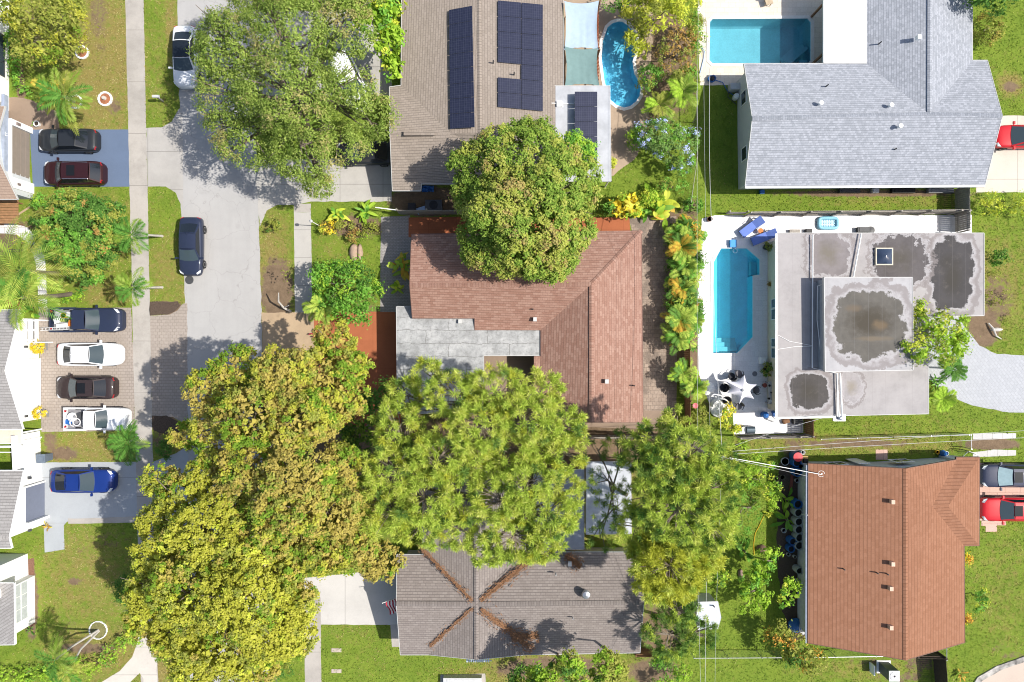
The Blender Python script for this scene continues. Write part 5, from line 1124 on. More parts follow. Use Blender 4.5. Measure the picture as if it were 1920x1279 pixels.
# fence between the two middle gardens
def board_fence(label, pts, h, mat, group=None, step=.16, cat='fence', rails=True, side=1):
    """board fence along ground pixels: boards (one part per run), rails and posts"""
    t = thing('wooden_fence', label, cat, P(*pts[0]), group)
    for (a, b) in zip(pts, pts[1:]):
        a, b = P(*a), P(*b); d = (b - a); L = d.length; d.normalize(); n = Vector((-d.y, d.x, 0)) * side; mb = MB(); k = int(L / step)
        for i in range(k): q = a + d * (i + .5) * step; mb.box(q + Vector((0,0,h/2 + RND.uniform(-.02,.02))), (step*.93,.022,h), rz=math.atan2(d.y, d.x))
        mb.build('boards_panel', mat, t)
        m = int(L / 2.3) + 1
        for i in range(m + 1): q = a + d * min(L, i * 2.3); mb = MB(); mb.box(q + n*.07 + Vector((0,0,h/2+.03)), (.1,.1,h+.06), rz=math.atan2(d.y, d.x)); mb.build('post', mat, t)
        if rails:
            for z in (.35, h-.3): mb = MB(); mb.beam(a + n*.045 + Vector((0,0,z)), b + n*.045 + Vector((0,0,z)), .05, .09); mb.build('rail', mat, t)
    return t
board_fence('dark board fence across the shaded side yard beside the round mango tree', [(750,402),(880,402)], 1.7, WOODG)
board_fence('grey board fence between the long grass strip and the white travertine deck', [(1394,405),(1790,401)], 1.8, WOODG, side=-1)
board_fence('grey board gate fence at the far end of the travertine deck', [(1790,403),(1790,356)], 1.8, WOODG, side=-1)
board_fence('short board gate piece beside the flat roofed house corner', [(1791,405),(1791,438)], 1.8, WOODG, side=-1)
board_fence('grey board fence below the travertine deck and its trolley grill', [(1376,818),(1508,815)], 1.7, WOODG)
board_fence('brown board gate closing the deck next to the stained roof corner', [(1508,784),(1508,815)], 1.7, WOODB)
board_fence('brown board fence behind the gold tinged palm hedge', [(1283,640),(1284,800)], 1.8, WOODB, side=1)
board_fence('dark board fence under the pines between centre and bottom houses', [(1085,817),(1290,817)], 1.6, WOODG)
board_fence('slatted brown board fence at the bottom house corner', [(1186,1215),(1222,1216)], 1.5, WOODB)
board_fence('dark brown board fence beside the rust roof corner', [(1698,1216),(1748,1217),(1754,1290)], 1.7, plain('dark_brown_wood', (.07,.05,.04), .85, var=.3, scale=5))
board_fence('low leaning weathered fence piece at the end of the long grass strip', [(1362,402),(1396,402)], .9, WOODG)
CHN = see_through('chain_link', (.32,.36,.33), .22)
def chain(label, pts, h, dark=STEEL, slab=None):
    t = thing('chain_link_fence', label, 'fence', P(*pts[0])); mb = MB(); rl = MB()
    for a, b in zip(pts, pts[1:]):
        a, b = P(*a), P(*b); mb.face([a, b, b + Vector((0,0,h)), a + Vector((0,0,h))]); rl.tube([a + Vector((0,0,h)), b + Vector((0,0,h))], .022, 6); L = (b-a).length; m = max(1, int(L/2.6))
        for i in range(m + 1): q = a.lerp(b, i/m); p = MB(); p.tube([q, q + Vector((0,0,h+.05))], .035, 6); p.build('post', dark, t)
    mb.build('mesh_panel', slab or CHN, t); rl.build('top_rail', dark, t); return t
chain('chain link fence along the bottom of the citrus garden and rust house', [(1293,1220),(1480,1219),(1700,1216)], 1.3)
chain('chain link fence between the flat roofed house and the rust house', [(1528,820),(1660,816),(1800,812)], 1.1, slab=see_through('chain_link_grey', (.42,.43,.44), .45))
chain('short chain link gate beside the rust house wing', [(1803,812),(1804,838)], 1.1); chain('leaning chain link gate at the rust house corner', [(1785,857),(1800,842),(1815,848)], 1.0)
chain('chain link fence between the kidney pool garden and the dark lawn strip', [(1297,160),(1300,300),(1288,385)], 1.3, dark=WOODG)
chain('chain link fence piece at the front corner of the rust house', [(1757,1170),(1757,1225)], 1.2)
# utility pole and wires
t = thing('utility_pole', 'wooden utility pole rising through the tall pine with a crossarm', 'utility pole', P(1262,820)); b = P(1264,818); tp = P(1330,859,9.6); tp = Vector((b.x + .1, b.y, 9.6)); mb = MB(); mb.tube([b, tp], [.16,.11], 8); mb.build('pole', WOODG, t); mb = MB(); mb.beam(tp + Vector((-.9,0,-.3)), tp + Vector((.9,0,-.3)), .1, .12); mb.build('crossarm', WOODG, t)
for x in (-.8, 0, .8): mb = MB(); mb.lathe(tp + Vector((x,0,-.22)), [(.05,0),(.06,.08),(.03,.16)], 8); mb.build('insulator', LGREY, t)
def wire(label, pts, r=.014, mat=LGREY, sag=.3):
    out = []
    for a, b in zip(pts, pts[1:]):
        a, b = Vector(a), Vector(b)
        for i in range(13): k = i / 12; out.append(a.lerp(b, k) - Vector((0,0,sag*4*k*(1-k))))
    mb = MB(); mb.tube(out, r, 5); return single('overhead_wire', mb, mat, label, 'cable', out[0])
wire('thin overhead wire above the gold palms, from the pole past the kidney pool garden', [tp + Vector((-.8,0,-.1)), P(1310,-60,9.2)], .008)
wire('overhead wire over the fence line of the kidney pool garden, nearer the turquoise pool', [tp + Vector((0,0,0)), P(1318,-60,9.3)], .007)
wire('thicker overhead wire crossing the dark lawn strip down to the pole', [tp + Vector((.8,0,-.1)), P(1334,420,8.2), P(1331,130,6.6)], .016)
wire('overhead wire running down past the garden shed, nearer the bottom house', [tp + Vector((-.8,0,-.1)), P(1315,1330,9.2)], .008)
wire('brighter overhead wire running down across the garden shed roof', [tp + Vector((0,0,0)), P(1322,1330,9.3)], .012, LGREY)
wire('overhead wire running down between the garden shed and the citrus trees', [tp + Vector((.8,0,-.1)), P(1340,1330,9.2)], .007)
wire('upper white overhead wire over the chain link fence of the grass strip', [tp + Vector((.9,.3,-.1)), P(1980,804,7.2)], .011, LGREY)
wire('lower white overhead wire over the dry grass strip', [tp + Vector((.9,.1,-.2)), P(1980,818,7.0)], .011, LGREY)
wire('thick service drop from the pole to the rust roof corner', [tp + Vector((.3,0,-.8)), P(1541,890,4.0)], .024, WHITE, .2)
wire('slack thin service cable from the pole to the corner of the rust roof', [tp + Vector((.3,-.1,-1.2)), P(1514,893,3.0)], .01, LGREY, .5)
wire('thin service cable from the pole to the flat stained roof', [tp + Vector((.5,.2,-.6)), P(1560,779,3.4)], .01, LGREY, .4)
mb = MB(); c = P(1541,889,3.0); mb.tube([c, P(1541,888,4.1)], .05, 6); mb.tube([P(1541,889,4.0) + Vector((.24*math.cos(a),.22*math.sin(a),-.1)) for a in [k*pi/8 for k in range(15)]], .014, 5); single('service_mast', mb, WHITE, 'white service mast with a looped cable on the rust roof corner', 'mast', c)
# ------------------------------------------------------------------ pool side furniture
def lounger(label, u, v, rz, mat):
    t = bpy.data.objects.new('sun_lounger', None); C.objects.link(t); ORG[t.name] = Vector(); tag(t, label, 'sun lounger')
    f = MB()
    for k in (-.3,.3): f.beam((-.95,k,.3), (.95,k,.3), .05, .06)
    for x in (-.95, 0, .95): f.beam((x,-.3,.3), (x,.3,.3), .05, .05)
    f.build('frame', DGREY, t)
    for x in (-.85,.85):
        for k in (-.3,.3): m = MB(); m.box((x,k,.14), (.05,.05,.28)); m.build('leg', DGREY, t)
    m = MB(); m.box((-.35,0,.37), (1.25,.66,.07)); m.box((-.62,0,.41), (.6,.62,.02)); m.build('mattress', mat, t)
    m = MB(); m.box((.62,0,.55), (.8,.66,.07), rot=Matrix.Rotation(-.5, 3, 'Y')); m.build('backrest', mat, t)
    for k in (-.37,.37): m = MB(); m.tube([(.0,k,.32),(.05,k,.52),(.35,k,.55),(.4,k,.34)], .02, 5); m.build('armrest', BLACK, t)
    q = P(u, v, .4); t.location = (q.x, q.y, .008); t.rotation_euler = (0,0,math.radians(rz)); return t
LB = plain('periwinkle_fabric', (.13,.2,.52), .8, var=.08)
lounger('blue sun lounger in full sun near the board fence', 1409, 426, 37, LB); lounger('blue sun lounger half in shade at the pool corner', 1432, 445, 22, LB)
def low_table(label, u, v, r, h, mat):
    c = P(u, v); t = thing('side_table', label, 'side table', c); m = MB(); m.lathe(c, [(r,h-.03),(r,h),(.001,h)], 16); m.build('top', mat, t)
    for a in (0,2.1,4.2): m = MB(); m.tube([c + Vector((r*.7*math.cos(a), r*.7*math.sin(a), 0)), c + Vector((r*.4*math.cos(a), r*.4*math.sin(a), h))], .02, 5); m.build('leg', mat, t)
low_table('orange side table between the two blue loungers', 1423, 434, .2, .4, ORA)
t = thing('pool_float', 'pale blue inflatable pool float drying on the deck by the board fence', 'pool float', P(1551,420)); c = P(1551,419); m = MB()
ring = []
for i in range(40):
    a = 2*pi*i/40; x = .72*abs(math.cos(a))**.4*math.copysign(1, math.cos(a)); y = .4*abs(math.sin(a))**.4*math.copysign(1, math.sin(a)); ring.append(c + Vector((x, y, .15)))
m.tube(ring + ring[:1], .14, 8); PFL = plain('pale_blue_vinyl', (.22,.48,.62), .4, var=.06); m.build('rim', PFL, t, smooth=True)
m = MB()
for i in range(6):
    for j in range(3): m.lathe(c + Vector((-.47 + i*.19, -.2 + j*.2, .1)), [(.085,-.06),(.07,.02),(.001,.04)], 8)
m.box(c + Vector((0,0,.06)), (1.3,.72,.06)); m.build('floor_pad', plain('lighter_vinyl', (.42,.62,.72), .4), t)
def robot(label, u, v): pass
t = thing('pool_skimmer', 'blue and white pool toy float ring at the edge of the long pool', 'pool toy', P(1373,460)); c = P(1373,460); m = MB(); m.box(c + Vector((0,.1,.16)), (.5,.6,.28)); m.build('basket', plain('bright_blue', (.05,.28,.6), .4), t); m = MB(); m.tube([c + Vector((.2+.17*math.cos(a), -.45+.17*math.sin(a), .06)) for a in [k*pi/8 for k in range(17)]], .04, 6); m.build('ring', plain('clear_blue', (.45,.7,.8), .3), t)
# patio umbrella and chairs
t = thing('parasol', 'white star shaped garden parasol casting shade over the patio chairs', 'parasol', P(1392,733)); top = P(1393.5,731.5,2.75); b = Vector((top.x, top.y, 0)); m = MB(); m.tube([b, top], .03, 8); m.build('pole', LGREY, t); m = MB(); m.lathe(b, [(.28,0),(.28,.06),(.05,.1)], 14); m.build('base', DGREY, t)
tips = [P(1396,703,2.2), P(1419,721,2.2), P(1414,748,2.2), P(1386,758,2.2), P(1363,737,2.2), P(1359,714,2.2)]; m = MB(); rb = MB()
for i in range(6):
    a, b2 = tips[i], tips[(i+1) % 6]; rows = []
    for j in range(9):
        k = j / 8; row = []
        for s_ in range(9):
            x = s_ / 8; e = a.lerp(b2, x); pull = 1 - .34 * 4 * x * (1 - x) * k; p = top + (e - top) * k * pull; p.z = top.z + (a.z - top.z) * (k ** 1.15) - .05 * 4 * x * (1-x) * k; row.append(p)
        rows.append(row)
    m.grid(rows); rb.tube([top - Vector((0,0,.05)), a - Vector((0,0,.03))], .012, 4)
m.build('canopy', plain('white_canvas', (.72,.7,.76), .8, var=.03), t); rb.build('rib', MGREY, t); m = MB(); m.lathe(top, [(.12,-.05),(.1,.05),(.03,.1),(.001,.14)], 10); m.build('finial', LGREY, t)
def chair(label, u, v, rz, seat, round_=True):
    t = bpy.data.objects.new('patio_chair', None); C.objects.link(t); ORG[t.name] = Vector(); tag(t, label, 'chair', 'patio chairs round the parasol')
    m = MB(); m.lathe((0,0,.42), [(.26,0),(.28,.03),(.001,.045)], 16); m.build('seat', seat, t)
    m = MB(); rows = []
    for z, k in ((.46,.27),(.66,.31),(.86,.33)): rows.append([Vector((k*math.cos(a), k*math.sin(a), z)) for a in [pi*.5 + pi*i/10 for i in range(11)]])
    m.grid(rows); m.build('backrest', seat, t); m = MB(); m.tube([Vector((.33*math.cos(a), .33*math.sin(a), .86 if pi*.5 < a < pi*1.5 else .66)) for a in [pi*.2 + pi*1.6*i/18 for i in range(19)]], .025, 6); m.build('frame', BLACK, t)
    for x, y in ((.2,.2),(.2,-.2),(-.2,.2),(-.2,-.2)): m = MB(); m.tube([(x*1.15,y*1.15,0),(x,y,.43)], .018, 5); m.build('leg', BLACK, t)
    q = P(u, v, .6); t.location = (q.x, q.y, .006); t.rotation_euler = (0,0,math.radians(rz)); return t
DSE = plain('charcoal_mesh', (.035,.036,.045), .7, var=.2); BSE = plain('taupe_mesh', (.16,.15,.16), .7, var=.15)
chair('dark patio chair above the parasol, first of the pair at its top', 1373, 706, 70, DSE); chair('taupe patio chair touching the top of the parasol', 1386, 701, 80, BSE); chair('dark patio chair at the sunny pool side of the parasol', 1357, 727, 170, DSE)
chair('dark patio chair turned away at the lower shaded flank of the parasol', 1362, 751, 215, DSE); chair('taupe patio chair just below the parasol', 1386, 762, 270, BSE); chair('taupe patio chair between the parasol and the long grey table', 1419, 732, 0, BSE)
t = thing('cushion_ottoman', 'white round garden daybed by the yellow shrubs below the parasol', 'daybed', P(1351,763)); c = P(1347,764); m = MB(); m.lathe(c, [(.7,0),(.78,.2),(.74,.34),(.4,.38),(.001,.38)], 20); m.build('mattress', WHITE, t, smooth=True)
m = MB(); rows = [[c + Vector((r_*math.cos(a), r_*math.sin(a), z)) for a in [pi*.15 + pi*.8*i/10 for i in range(11)]] for r_, z in ((.76,.3),(.82,.6),(.7,.85))]; m.grid(rows); m.build('hood', WHITE, t)
t = thing('garden_table', 'long pale grey buffet table against the cream wall', 'table', P(1440,737)); c = P(1442,735); m = MB(); m.box(c + Vector((0,0,.82)), (.72,1.75,.06)); m.build('top', LGREY, t)
for x in (-.3,.3):
    for y in (-.8,.8): m = MB(); m.box(c + Vector((x,y,.395)), (.06,.06,.79)); m.build('leg', MGREY, t)
for lab, du, dv, r, h, mm in (('dark bowl on the long grey table, nearest its red chair', 0, -12, .1, .1, DGREY), ('dark jug at the lower end of the long grey table', -2, 12, .09, .2, BLACK), ('white dish at the lower end of the long grey table', 2, 17, .12, .06, WHITE), ('small dark pot in the middle of the long grey table', 3, 1, .07, .12, DGREY)):
    q = P(1442 + du, 735 + dv, .85); m = MB(); m.lathe(q, [(r*.6,0),(r,h),(r*.85,h),(r*.5,h*.3),(.001,h*.25)], 12); single('bowl', m, mm, lab, 'dish', q)
t = thing('stool', 'small red stool at the corner of the long grey table', 'stool', P(1430,722)); c = P(1430,722); m = MB(); m.lathe(c + Vector((0,0,.42)), [(.17,0),(.18,.05),(.001,.06)], 12); m.build('seat', plain('brick_red', (.3,.08,.06), .6), t); m = MB(); m.tube([c, c + Vector((0,0,.42))], .09, 8); m.build('leg', DGREY, t)
def grill(label, u, v, rz):
    t = bpy.data.objects.new('grill', None); C.objects.link(t); ORG[t.name] = Vector(); tag(t, label, 'grill')
    m = MB(); m.box((0,0,.55), (.7,.5,.6)); m.build('cabinet', LGREY, t); m = MB(); rows = [[Vector((x, .28*math.cos(a), .86 + .22*math.sin(a))) for a in [pi*i/8 for i in range(9)]] for x in (-.3,.35)]; m.grid(rows); m.face(rows[0]); m.face(rows[1][::-1]); m.build('lid', plain('steel_blue', (.1,.13,.15), .35, .5), t)
    for x in (-.5,.52): m = MB(); m.box((x,0,.84), (.3,.46,.04)); m.build('side_shelf', WHITE, t)
    for x in (-.3,.3):
        for y in (-.2,.2): m = MB(); m.lathe((x,y,.12), [(.02,-.03),(.1,-.03),(.1,.03),(.02,.03)], 10, axis='y'); m.build('wheel', BLACK, t)
    q = P(u, v, .8); t.location = (q.x,q.y,.006); t.rotation_euler = (0,0,math.radians(rz)); return t
grill('steel grill trolley against the board fence below the deck', 1406, 806, 0)
t = thing('pool_pump', 'jumble of pool pump and blue filter tank at the flat house corner', 'pool pump', P(1432,775)); c = P(1431,777); m = MB(); m.lathe(c, [(.24,0),(.26,.5),(.2,.62),(.05,.7)], 14); m.build('filter_tank', BLU, t); m = MB(); m.tube([c + Vector((.3,-.25,.2)), c + Vector((.9,-.5,.2))], .14, 10); m.build('motor', WHITE, t); m = MB(); m.tube([c + Vector((.1,.2,.3)), c + Vector((.5,.2,.12)), c + Vector((.9,-.3,.1)), c + Vector((1.6,-.5,.1))], .03, 6); m.build('pipe', WHITE, t)
def spot(name, lab, cat, u, v, build, z=0.0, group=None):
    c = P(u, v, z); m = MB(); mat = build(m, c); return single(name, m, mat, lab, cat, c, group)
def crate(sx, sy, sz, mat, rz=0):
    def f(m, c): m.box(c + Vector((0,0,sz/2)), (sx,sy,sz), rz=rz); m.box(c + Vector((0,0,sz+.012)), (sx*.8,sy*.8,.03), rz=rz); return mat
    return f
spot('storage_box', 'white planter cube with dark top near the clipped pool corner', 'planter', 1427, 676, crate(.45,.5,.5,WHITE))
spot('storage_box', 'blue box at the foot of the cream wall by the stained roof corner', 'box', 1453, 775, crate(.5,.4,.35,BLU,.2)); spot('storage_box', 'dark crate beneath the gate by the flat roof corner', 'box', 1492, 788, crate(.7,.45,.5,DGREY,.1)); spot('storage_box', 'brown crate beside the blue box under the roof corner', 'box', 1472, 789, crate(.5,.35,.3,WOODB,.3))
def fanm(m, c): m.lathe(c, [(.3,.0),(.3,.1),(.24,.1),(.05,.12)], 14); return DGREY
spot('tyre_planter', 'black rubber ring lying beside the roof conduit above the flat house', 'ring', 1632, 432, fanm); spot('storage_box', 'dark crate at the top wall of the flat house, left of the rubber ring', 'box', 1615, 432, crate(.9,.4,.4,DGREY)); spot('storage_box', 'grey clutter box beside the float at the top wall of the flat house', 'box', 1488, 435, crate(.8,.3,.3,WOODG))
spot('storage_box', 'dark box under the pool float edge at the flat house wall', 'box', 1514, 434, crate(.5,.3,.3,BLACK))
spot('drain_grate', 'small round drain in the shaded deck beside the parasol', 'drain', 1415, 701, lambda m, c: (m.lathe(c, [(.2,0),(.2,.025),(.14,.03),(.001,.03)], 14), MGREY)[1])
bucket('terracotta pot at the corner of the travertine deck under the wires', 1329, 412, 0, .2, .35, plain('dark_terracotta', (.2,.08,.05), .8), SOIL, name='flower_pot', cat='pot')
potted('bushy green potted plant by the cream wall below the windows', 1441, 693, .7, .55, [G_olive[0], G_lime[2]], [1,1], 8, BLACK, .26); potted('round dusty green potted shrub at the upper cream wall corner', 1440, 462, .7, .38, [G_olive[0]], [1], 9, DGREY); potted('small brown potted plant at the end of the cream wall', 1447, 531, .6, .25, [G_redb[0]], [1], 10, TAN, .15)
# pool corner of the grey roofed house
t = thing('pool_equipment', 'white and steel pool equipment stack against the grey house wall', 'pool equipment', P(1377,178)); c = P(1375,176); m = MB(); m.box(c + Vector((0,.35,.35)), (.9,.5,.7)); m.build('heater', LGREY, t); m = MB(); m.lathe(c + Vector((.1,-.35,0)), [(.22,0),(.24,.5),(.15,.65)], 12); m.build('filter', WHITE, t); m = MB(); m.tube([c + Vector((-.4,.4,.3)), c + Vector((-.5,-.3,.2)), c + Vector((.2,-.9,.15))], .035, 6); m.build('pipe', DGREY, t)
t = thing('hose_reel', 'blue hose tangle at the corner of the cream deck', 'hose', P(1335,150)); c = P(1333,150); m = MB(); m.tube([c + Vector((.3*math.cos(a*.7), .25*math.sin(a*.7), .05+.012*a)) for a in range(30)], .03, 6); m.tube([c + Vector((.2,0,.05)), c + Vector((.9,-.2,.05)), c + Vector((1.3,-.9,.05)), c + Vector((1.9,-1.3,.05))], .03, 6); m.build('hose', BLU, t); m = MB(); m.lathe(c, [(.16,0),(.16,.4),(.05,.42)], 10); m.build('reel', BLACK, t)
spot('pool_pole', 'pale blue pool hose beside the fence, left of the turquoise pool', 'pool hose', 1318, 100, lambda m, c: (m.tube([c + Vector((-.1,.4,.1)), c + Vector((.1,.1,.1)), c + Vector((.05,-.4,.05)), c + Vector((-.25,-1.6,.05))], .035, 6), plain('pale_blue_hose', (.3,.42,.6), .5))[1])
spot('concrete_block', 'small blue box under the grey roof eave by the grass strip', 'box', 1427, 361, crate(.35,.3,.3,BLU)); 
for lab, u, s_, mm in (('dark bench under the grey house eave', 1590, 1.6, DGREY), ('pale bag on the ground under the grey house eave', 1638, .5, LGREY), ('black crate row box under the grey house eave, past the pale bag', 1690, 1.8, BLACK), ('grey cabinet under the grey house eave at its driveway end', 1760, 2.0, MGREY)):
    spot('storage_box', lab, 'box', u, 359, crate(s_,.35,.35,mm))
t = thing('patio_chair', 'tan wicker patio chair on the cream deck at the top frame edge', 'chair', P(1438,6)); c = P(1438,7); m = MB(); m.box(c + Vector((0,0,.4)), (.55,.5,.08), rz=.3); m.build('seat', plain('wicker', (.45,.36,.25), .8), t); m = MB(); m.box(c + Vector((.05,.27,.65)), (.55,.06,.5), rz=.3); m.build('backrest', plain('wicker', (.45,.36,.25)), t)
for x, y in ((.2,.2),(-.2,.2),(.2,-.2),(-.2,-.2)): m = MB(); m.box(c + Vector((x,y,.18)), (.05,.05,.36)); m.build('leg', plain('wicker', (.45,.36,.25)), t)
# barrels beside the rust house
def barrel(label, u, v, h, r, mat, inner=BLACK, lid=None):
    q = P(u, v, h); c = Vector((q.x, q.y, 0)); t = thing('barrel', label, 'barrel', c, 'barrels beside the rust house'); m = MB()
    m.lathe(c, [(r*.9,0),(r,.08),(r*1.02,h*.3),(r*.98,h*.33),(r*1.02,h*.36),(r*1.02,h*.64),(r*.98,h*.67),(r*1.02,h*.7),(r*.98,h*.96),(r,h),(r*.84,h),(r*.82,h*.8)] if not lid else [(r*.9,0),(r,.08),(r*1.02,h*.33),(r*1.02,h*.66),(r*.98,h)], 20); m.build('shell', mat, t)
    m = MB(); m.lathe(c + Vector((0,0,h*(.8 if not lid else 1.0))), [(r*(.83 if not lid else 1.06),0),(r*(.83 if not lid else 1.06),.0 if not lid else .05),(.001,.01 if not lid else .06)], 20); m.build('water' if not lid else 'lid', inner if not lid else lid, t); return t
barrel('blue barrel with a bright red lid at the head of the barrel row', 1496, 857, 1.0, .34, BLU, lid=REDP); barrel('blue barrel just below the red lidded one', 1495, 868, .95, .34, BLU); barrel('dark blue open barrel under the thick service drop', 1496, 886, .9, .34, BLU); barrel('open blue barrel at the top of the grey barrel row', 1497, 946, .95, .34, BLU)
for lab, u, v in (('grey open barrel under the downpipe, below the open blue barrel', 1498, 962), ('second grey open barrel below the downpipe', 1499, 979), ('grey open barrel in the middle of the row by the rust eave', 1499, 994), ('grey barrel with a small opening, beside the lower blue barrel', 1500, 1009), ('last grey barrel of the upper row with a small opening', 1499.5, 1024)): barrel(lab, u, v, .95, .34, GRP)
barrel('blue open barrel in front of the lower grey barrels', 1487.5, 1016, .85, .3, BLU); barrel('single grey barrel below the white bin, by the rust eave', 1500, 1071, .9, .28, GRP); barrel('short blue drum half hidden by dark pots', 1484, 1030, .7, .28, BLU)
bucket('black pot ring standing on the dark blue barrel', 1500, 873.5, .96, .14, .2, BLACK, SOIL); bucket('milky bucket on the ground below the service drop', 1492, 900, 0, .17, .35, CLR); bucket('open clay pot at the edge of the lime shrubs', 1454, 897, 0, .2, .3, plain('clay', (.35,.25,.18), .8), SOIL, name='flower_pot', cat='pot'); bucket('dark pot next to the open clay pot', 1465, 894, 0, .2, .3, plain('dark_clay', (.16,.14,.1), .8), SOIL, name='flower_pot', cat='pot'); bucket('white pot in the shade left of the grey barrels', 1467, 993, 0, .18, .35, CLR, SOIL)
bucket('small white bucket between the lower blue drum and dark pots', 1476, 1038, 0, .14, .3, CLR); bucket('small white lid bucket below the grey barrels', 1488, 1042, 0, .12, .3, WHITE, WHITE, full=.95); bucket('round planter tub with grass growing in it by the garden path', 1469, 864, 0, .3, .35, CLR, plain('grass_green', (.12,.2,.03), .9), full=.9, name='planter_tub', cat='planter')
t = thing('planter_crate', 'yellow wooden stand with a black bin beside the red lidded barrel', 'stand', P(1509,862)); c = P(1508,863,.6); c.z = 0; m = MB(); m.box(c + Vector((0,0,.3)), (.6,.62,.6)); m.build('frame', plain('yellow_wood', (.5,.35,.12), .7), t); m = MB(); m.box(c + Vector((.05,-.05,.73)), (.32,.36,.26)); m.build('bin', BLACK, t)
bucket('white bucket standing above the red lidded barrel', 1502, 847, 0, .16, .4, WHITE, LGREY)
spot('storage_box', 'square white bin tight under the rust eave', 'bin', 1506, 1056, crate(.5,.6,.6,CLR)); spot('storage_box', 'grey square tank below the single grey barrel', 'tank', 1499, 1093, crate(.75,.8,.7,GRP)); spot('storage_box', 'yellow canister under the rust eave near the service drop', 'canister', 1507, 891, crate(.25,.3,.35,YEL)); spot('tarp_pile', 'blue tarp bundle under the rust eave past the round citrus', 'tarp', 1489, 1170, lambda m, c: (m.lathe(c, [(.5,0),(.6,.3),(.35,.5),(.001,.55)], 9), BLU)[1]); spot('plank_board', 'red brown plank leaning in the dark strip', 'plank', 1483, 905, lambda m, c: (m.beam(c + Vector((.1,.9,.05)), c + Vector((-.1,-.9,.12)), .22, .04), plain('red_plank', (.22,.07,.05), .8))[1])
spot('pipe_length', 'white pipe lying along the tarp bundle by the rust eave', 'pipe', 1495, 1165, lambda m, c: (m.tube([c + Vector((.1,1.0,.6)), c + Vector((-.1,-.8,.5))], .035, 6), LGREY)[1]); spot('white_jerrycan', 'white cans heap at the end of the blue tarp bundle', 'can', 1500, 1178, crate(.4,.7,.4,LGREY,.3))
t = thing('downpipe', 'pale downpipe elbow reaching from the rust eave to the barrels', 'pipe', P(1509,967)); m = MB(); m.tube([P(1514,966,2.6), P(1503,964,1.9), P(1503,964,1.0)], .04, 6); m.build('pipe', LGREY, t)
spot('garden_hose', 'yellow hose curling across the back lawn', 'hose', 1415, 1015, lambda m, c: (m.tube([P(1432,968,.04), P(1424,985,.04), P(1416,1000,.04), P(1413,1020,.04), P(1414,1040,.04)], .03, 5), YEL)[1])
rock('brown stump mound on the back lawn below the yellow hose', 1427, 1029, (.42,.36,.5), plain('stump_wood', (.2,.12,.09), .9, var=.3), 8, 'stump'); rock('pale stump on the back lawn between shed and citrus', 1388, 1076, (.2,.42,.3), plain('pale_stump', (.26,.18,.15), .9, var=.3), 9, 'stump')
t = thing('air_conditioner', 'tall air conditioner with a round top fan at the bottom frame edge', 'air conditioner', P(1668,1255)); q = P(1677,1268,1.6); c = Vector((q.x,q.y,0)); m = MB(); m.box(c + Vector((0,0,.05)), (1.1,1.0,.1)); m.build('pad', WHITE, t); m = MB(); m.box(c + Vector((0,0,.83)), (.78,.78,1.46)); m.build('case', plain('dark_case', (.1,.11,.11), .5), t); m = MB(); m.box(c + Vector((0,0,1.58)), (.82,.82,.05)); m.lathe(c + Vector((0,0,1.6)), [(.34,.006),(.34,.03),(.31,.03)], 20); tp_ = m.build('top_panel', LGREY, t); m = MB(); m.lathe(c + Vector((0,0,1.612)), [(.001,0),(.3,.0)], 18); m.build('fan_well', BLACK, tp_); m = MB()
for k in range(4): a = k*pi/2+.5; m.beam(c + Vector((0,0,1.63)), c + Vector((.27*math.cos(a), .27*math.sin(a), 1.63)), .12, .015)
m.build('fan_blade', LGREY, tp_)
spot('white_board', 'white board leaning beside the tall air conditioner', 'board', 1631, 1250, crate(.1,.75,.7,WHITE))
spot('garden_gnome_pot', 'blue garden toy figure by the chain link gate', 'toy', 1764, 849, lambda m, c: (m.lathe(c, [(.2,0),(.26,.3),(.16,.5),(.12,.6),(.001,.7)], 12), BLU)[1]); bucket('white bucket beside the blue garden toy', 1770, 849, 0, .16, .35, WHITE, SOIL); bucket('yellow pot on the grass beside the blue garden toy', 1755, 847, 0, .15, .25, YEL, SOIL, name='flower_pot', cat='pot')
t = thing('bird_bath', 'red dish on a stand beside the brown fence below the gold palms', 'bird bath', P(1300,758)); c = P(1299,759); m = MB(); m.tube([c, c + Vector((0,0,.7))], .06, 8); m.build('stand', LGREY, t); m = MB(); m.lathe(c + Vector((0,0,.7)), [(.1,0),(.22,.08),(.2,.08),(.001,.04)], 14); m.build('dish', plain('rose_red', (.5,.12,.13), .5), t)
spot('white_cushion', 'white cushion heap at the deck edge beside the gold palms', 'cushion', 1326, 728, lambda m, c: (m.lathe(c, [(.5,0),(.55,.2),(.3,.45),(.001,.6)], 10), WHITE)[1])
spot('roof_hatch', 'grey roof corner of a patio at the bottom frame edge', 'roof', 868, 1273, crate(3.0,.7,.6,LGREY))
rock('driftwood log on the wood chip bed by the curved driveway', 1868, 618, (.5,.16,.2), BARKW, 12, 'log'); 
spot('bare_branch', 'bare grey branch lying over the wood chips', 'branch', 1875, 625, lambda m, c: (m.tube([P(1853,606,.12), P(1862,616,.25), P(1868,630,.2), P(1878,636,.1)], [.06,.08,.06,.03], 6), BARKW)[1])
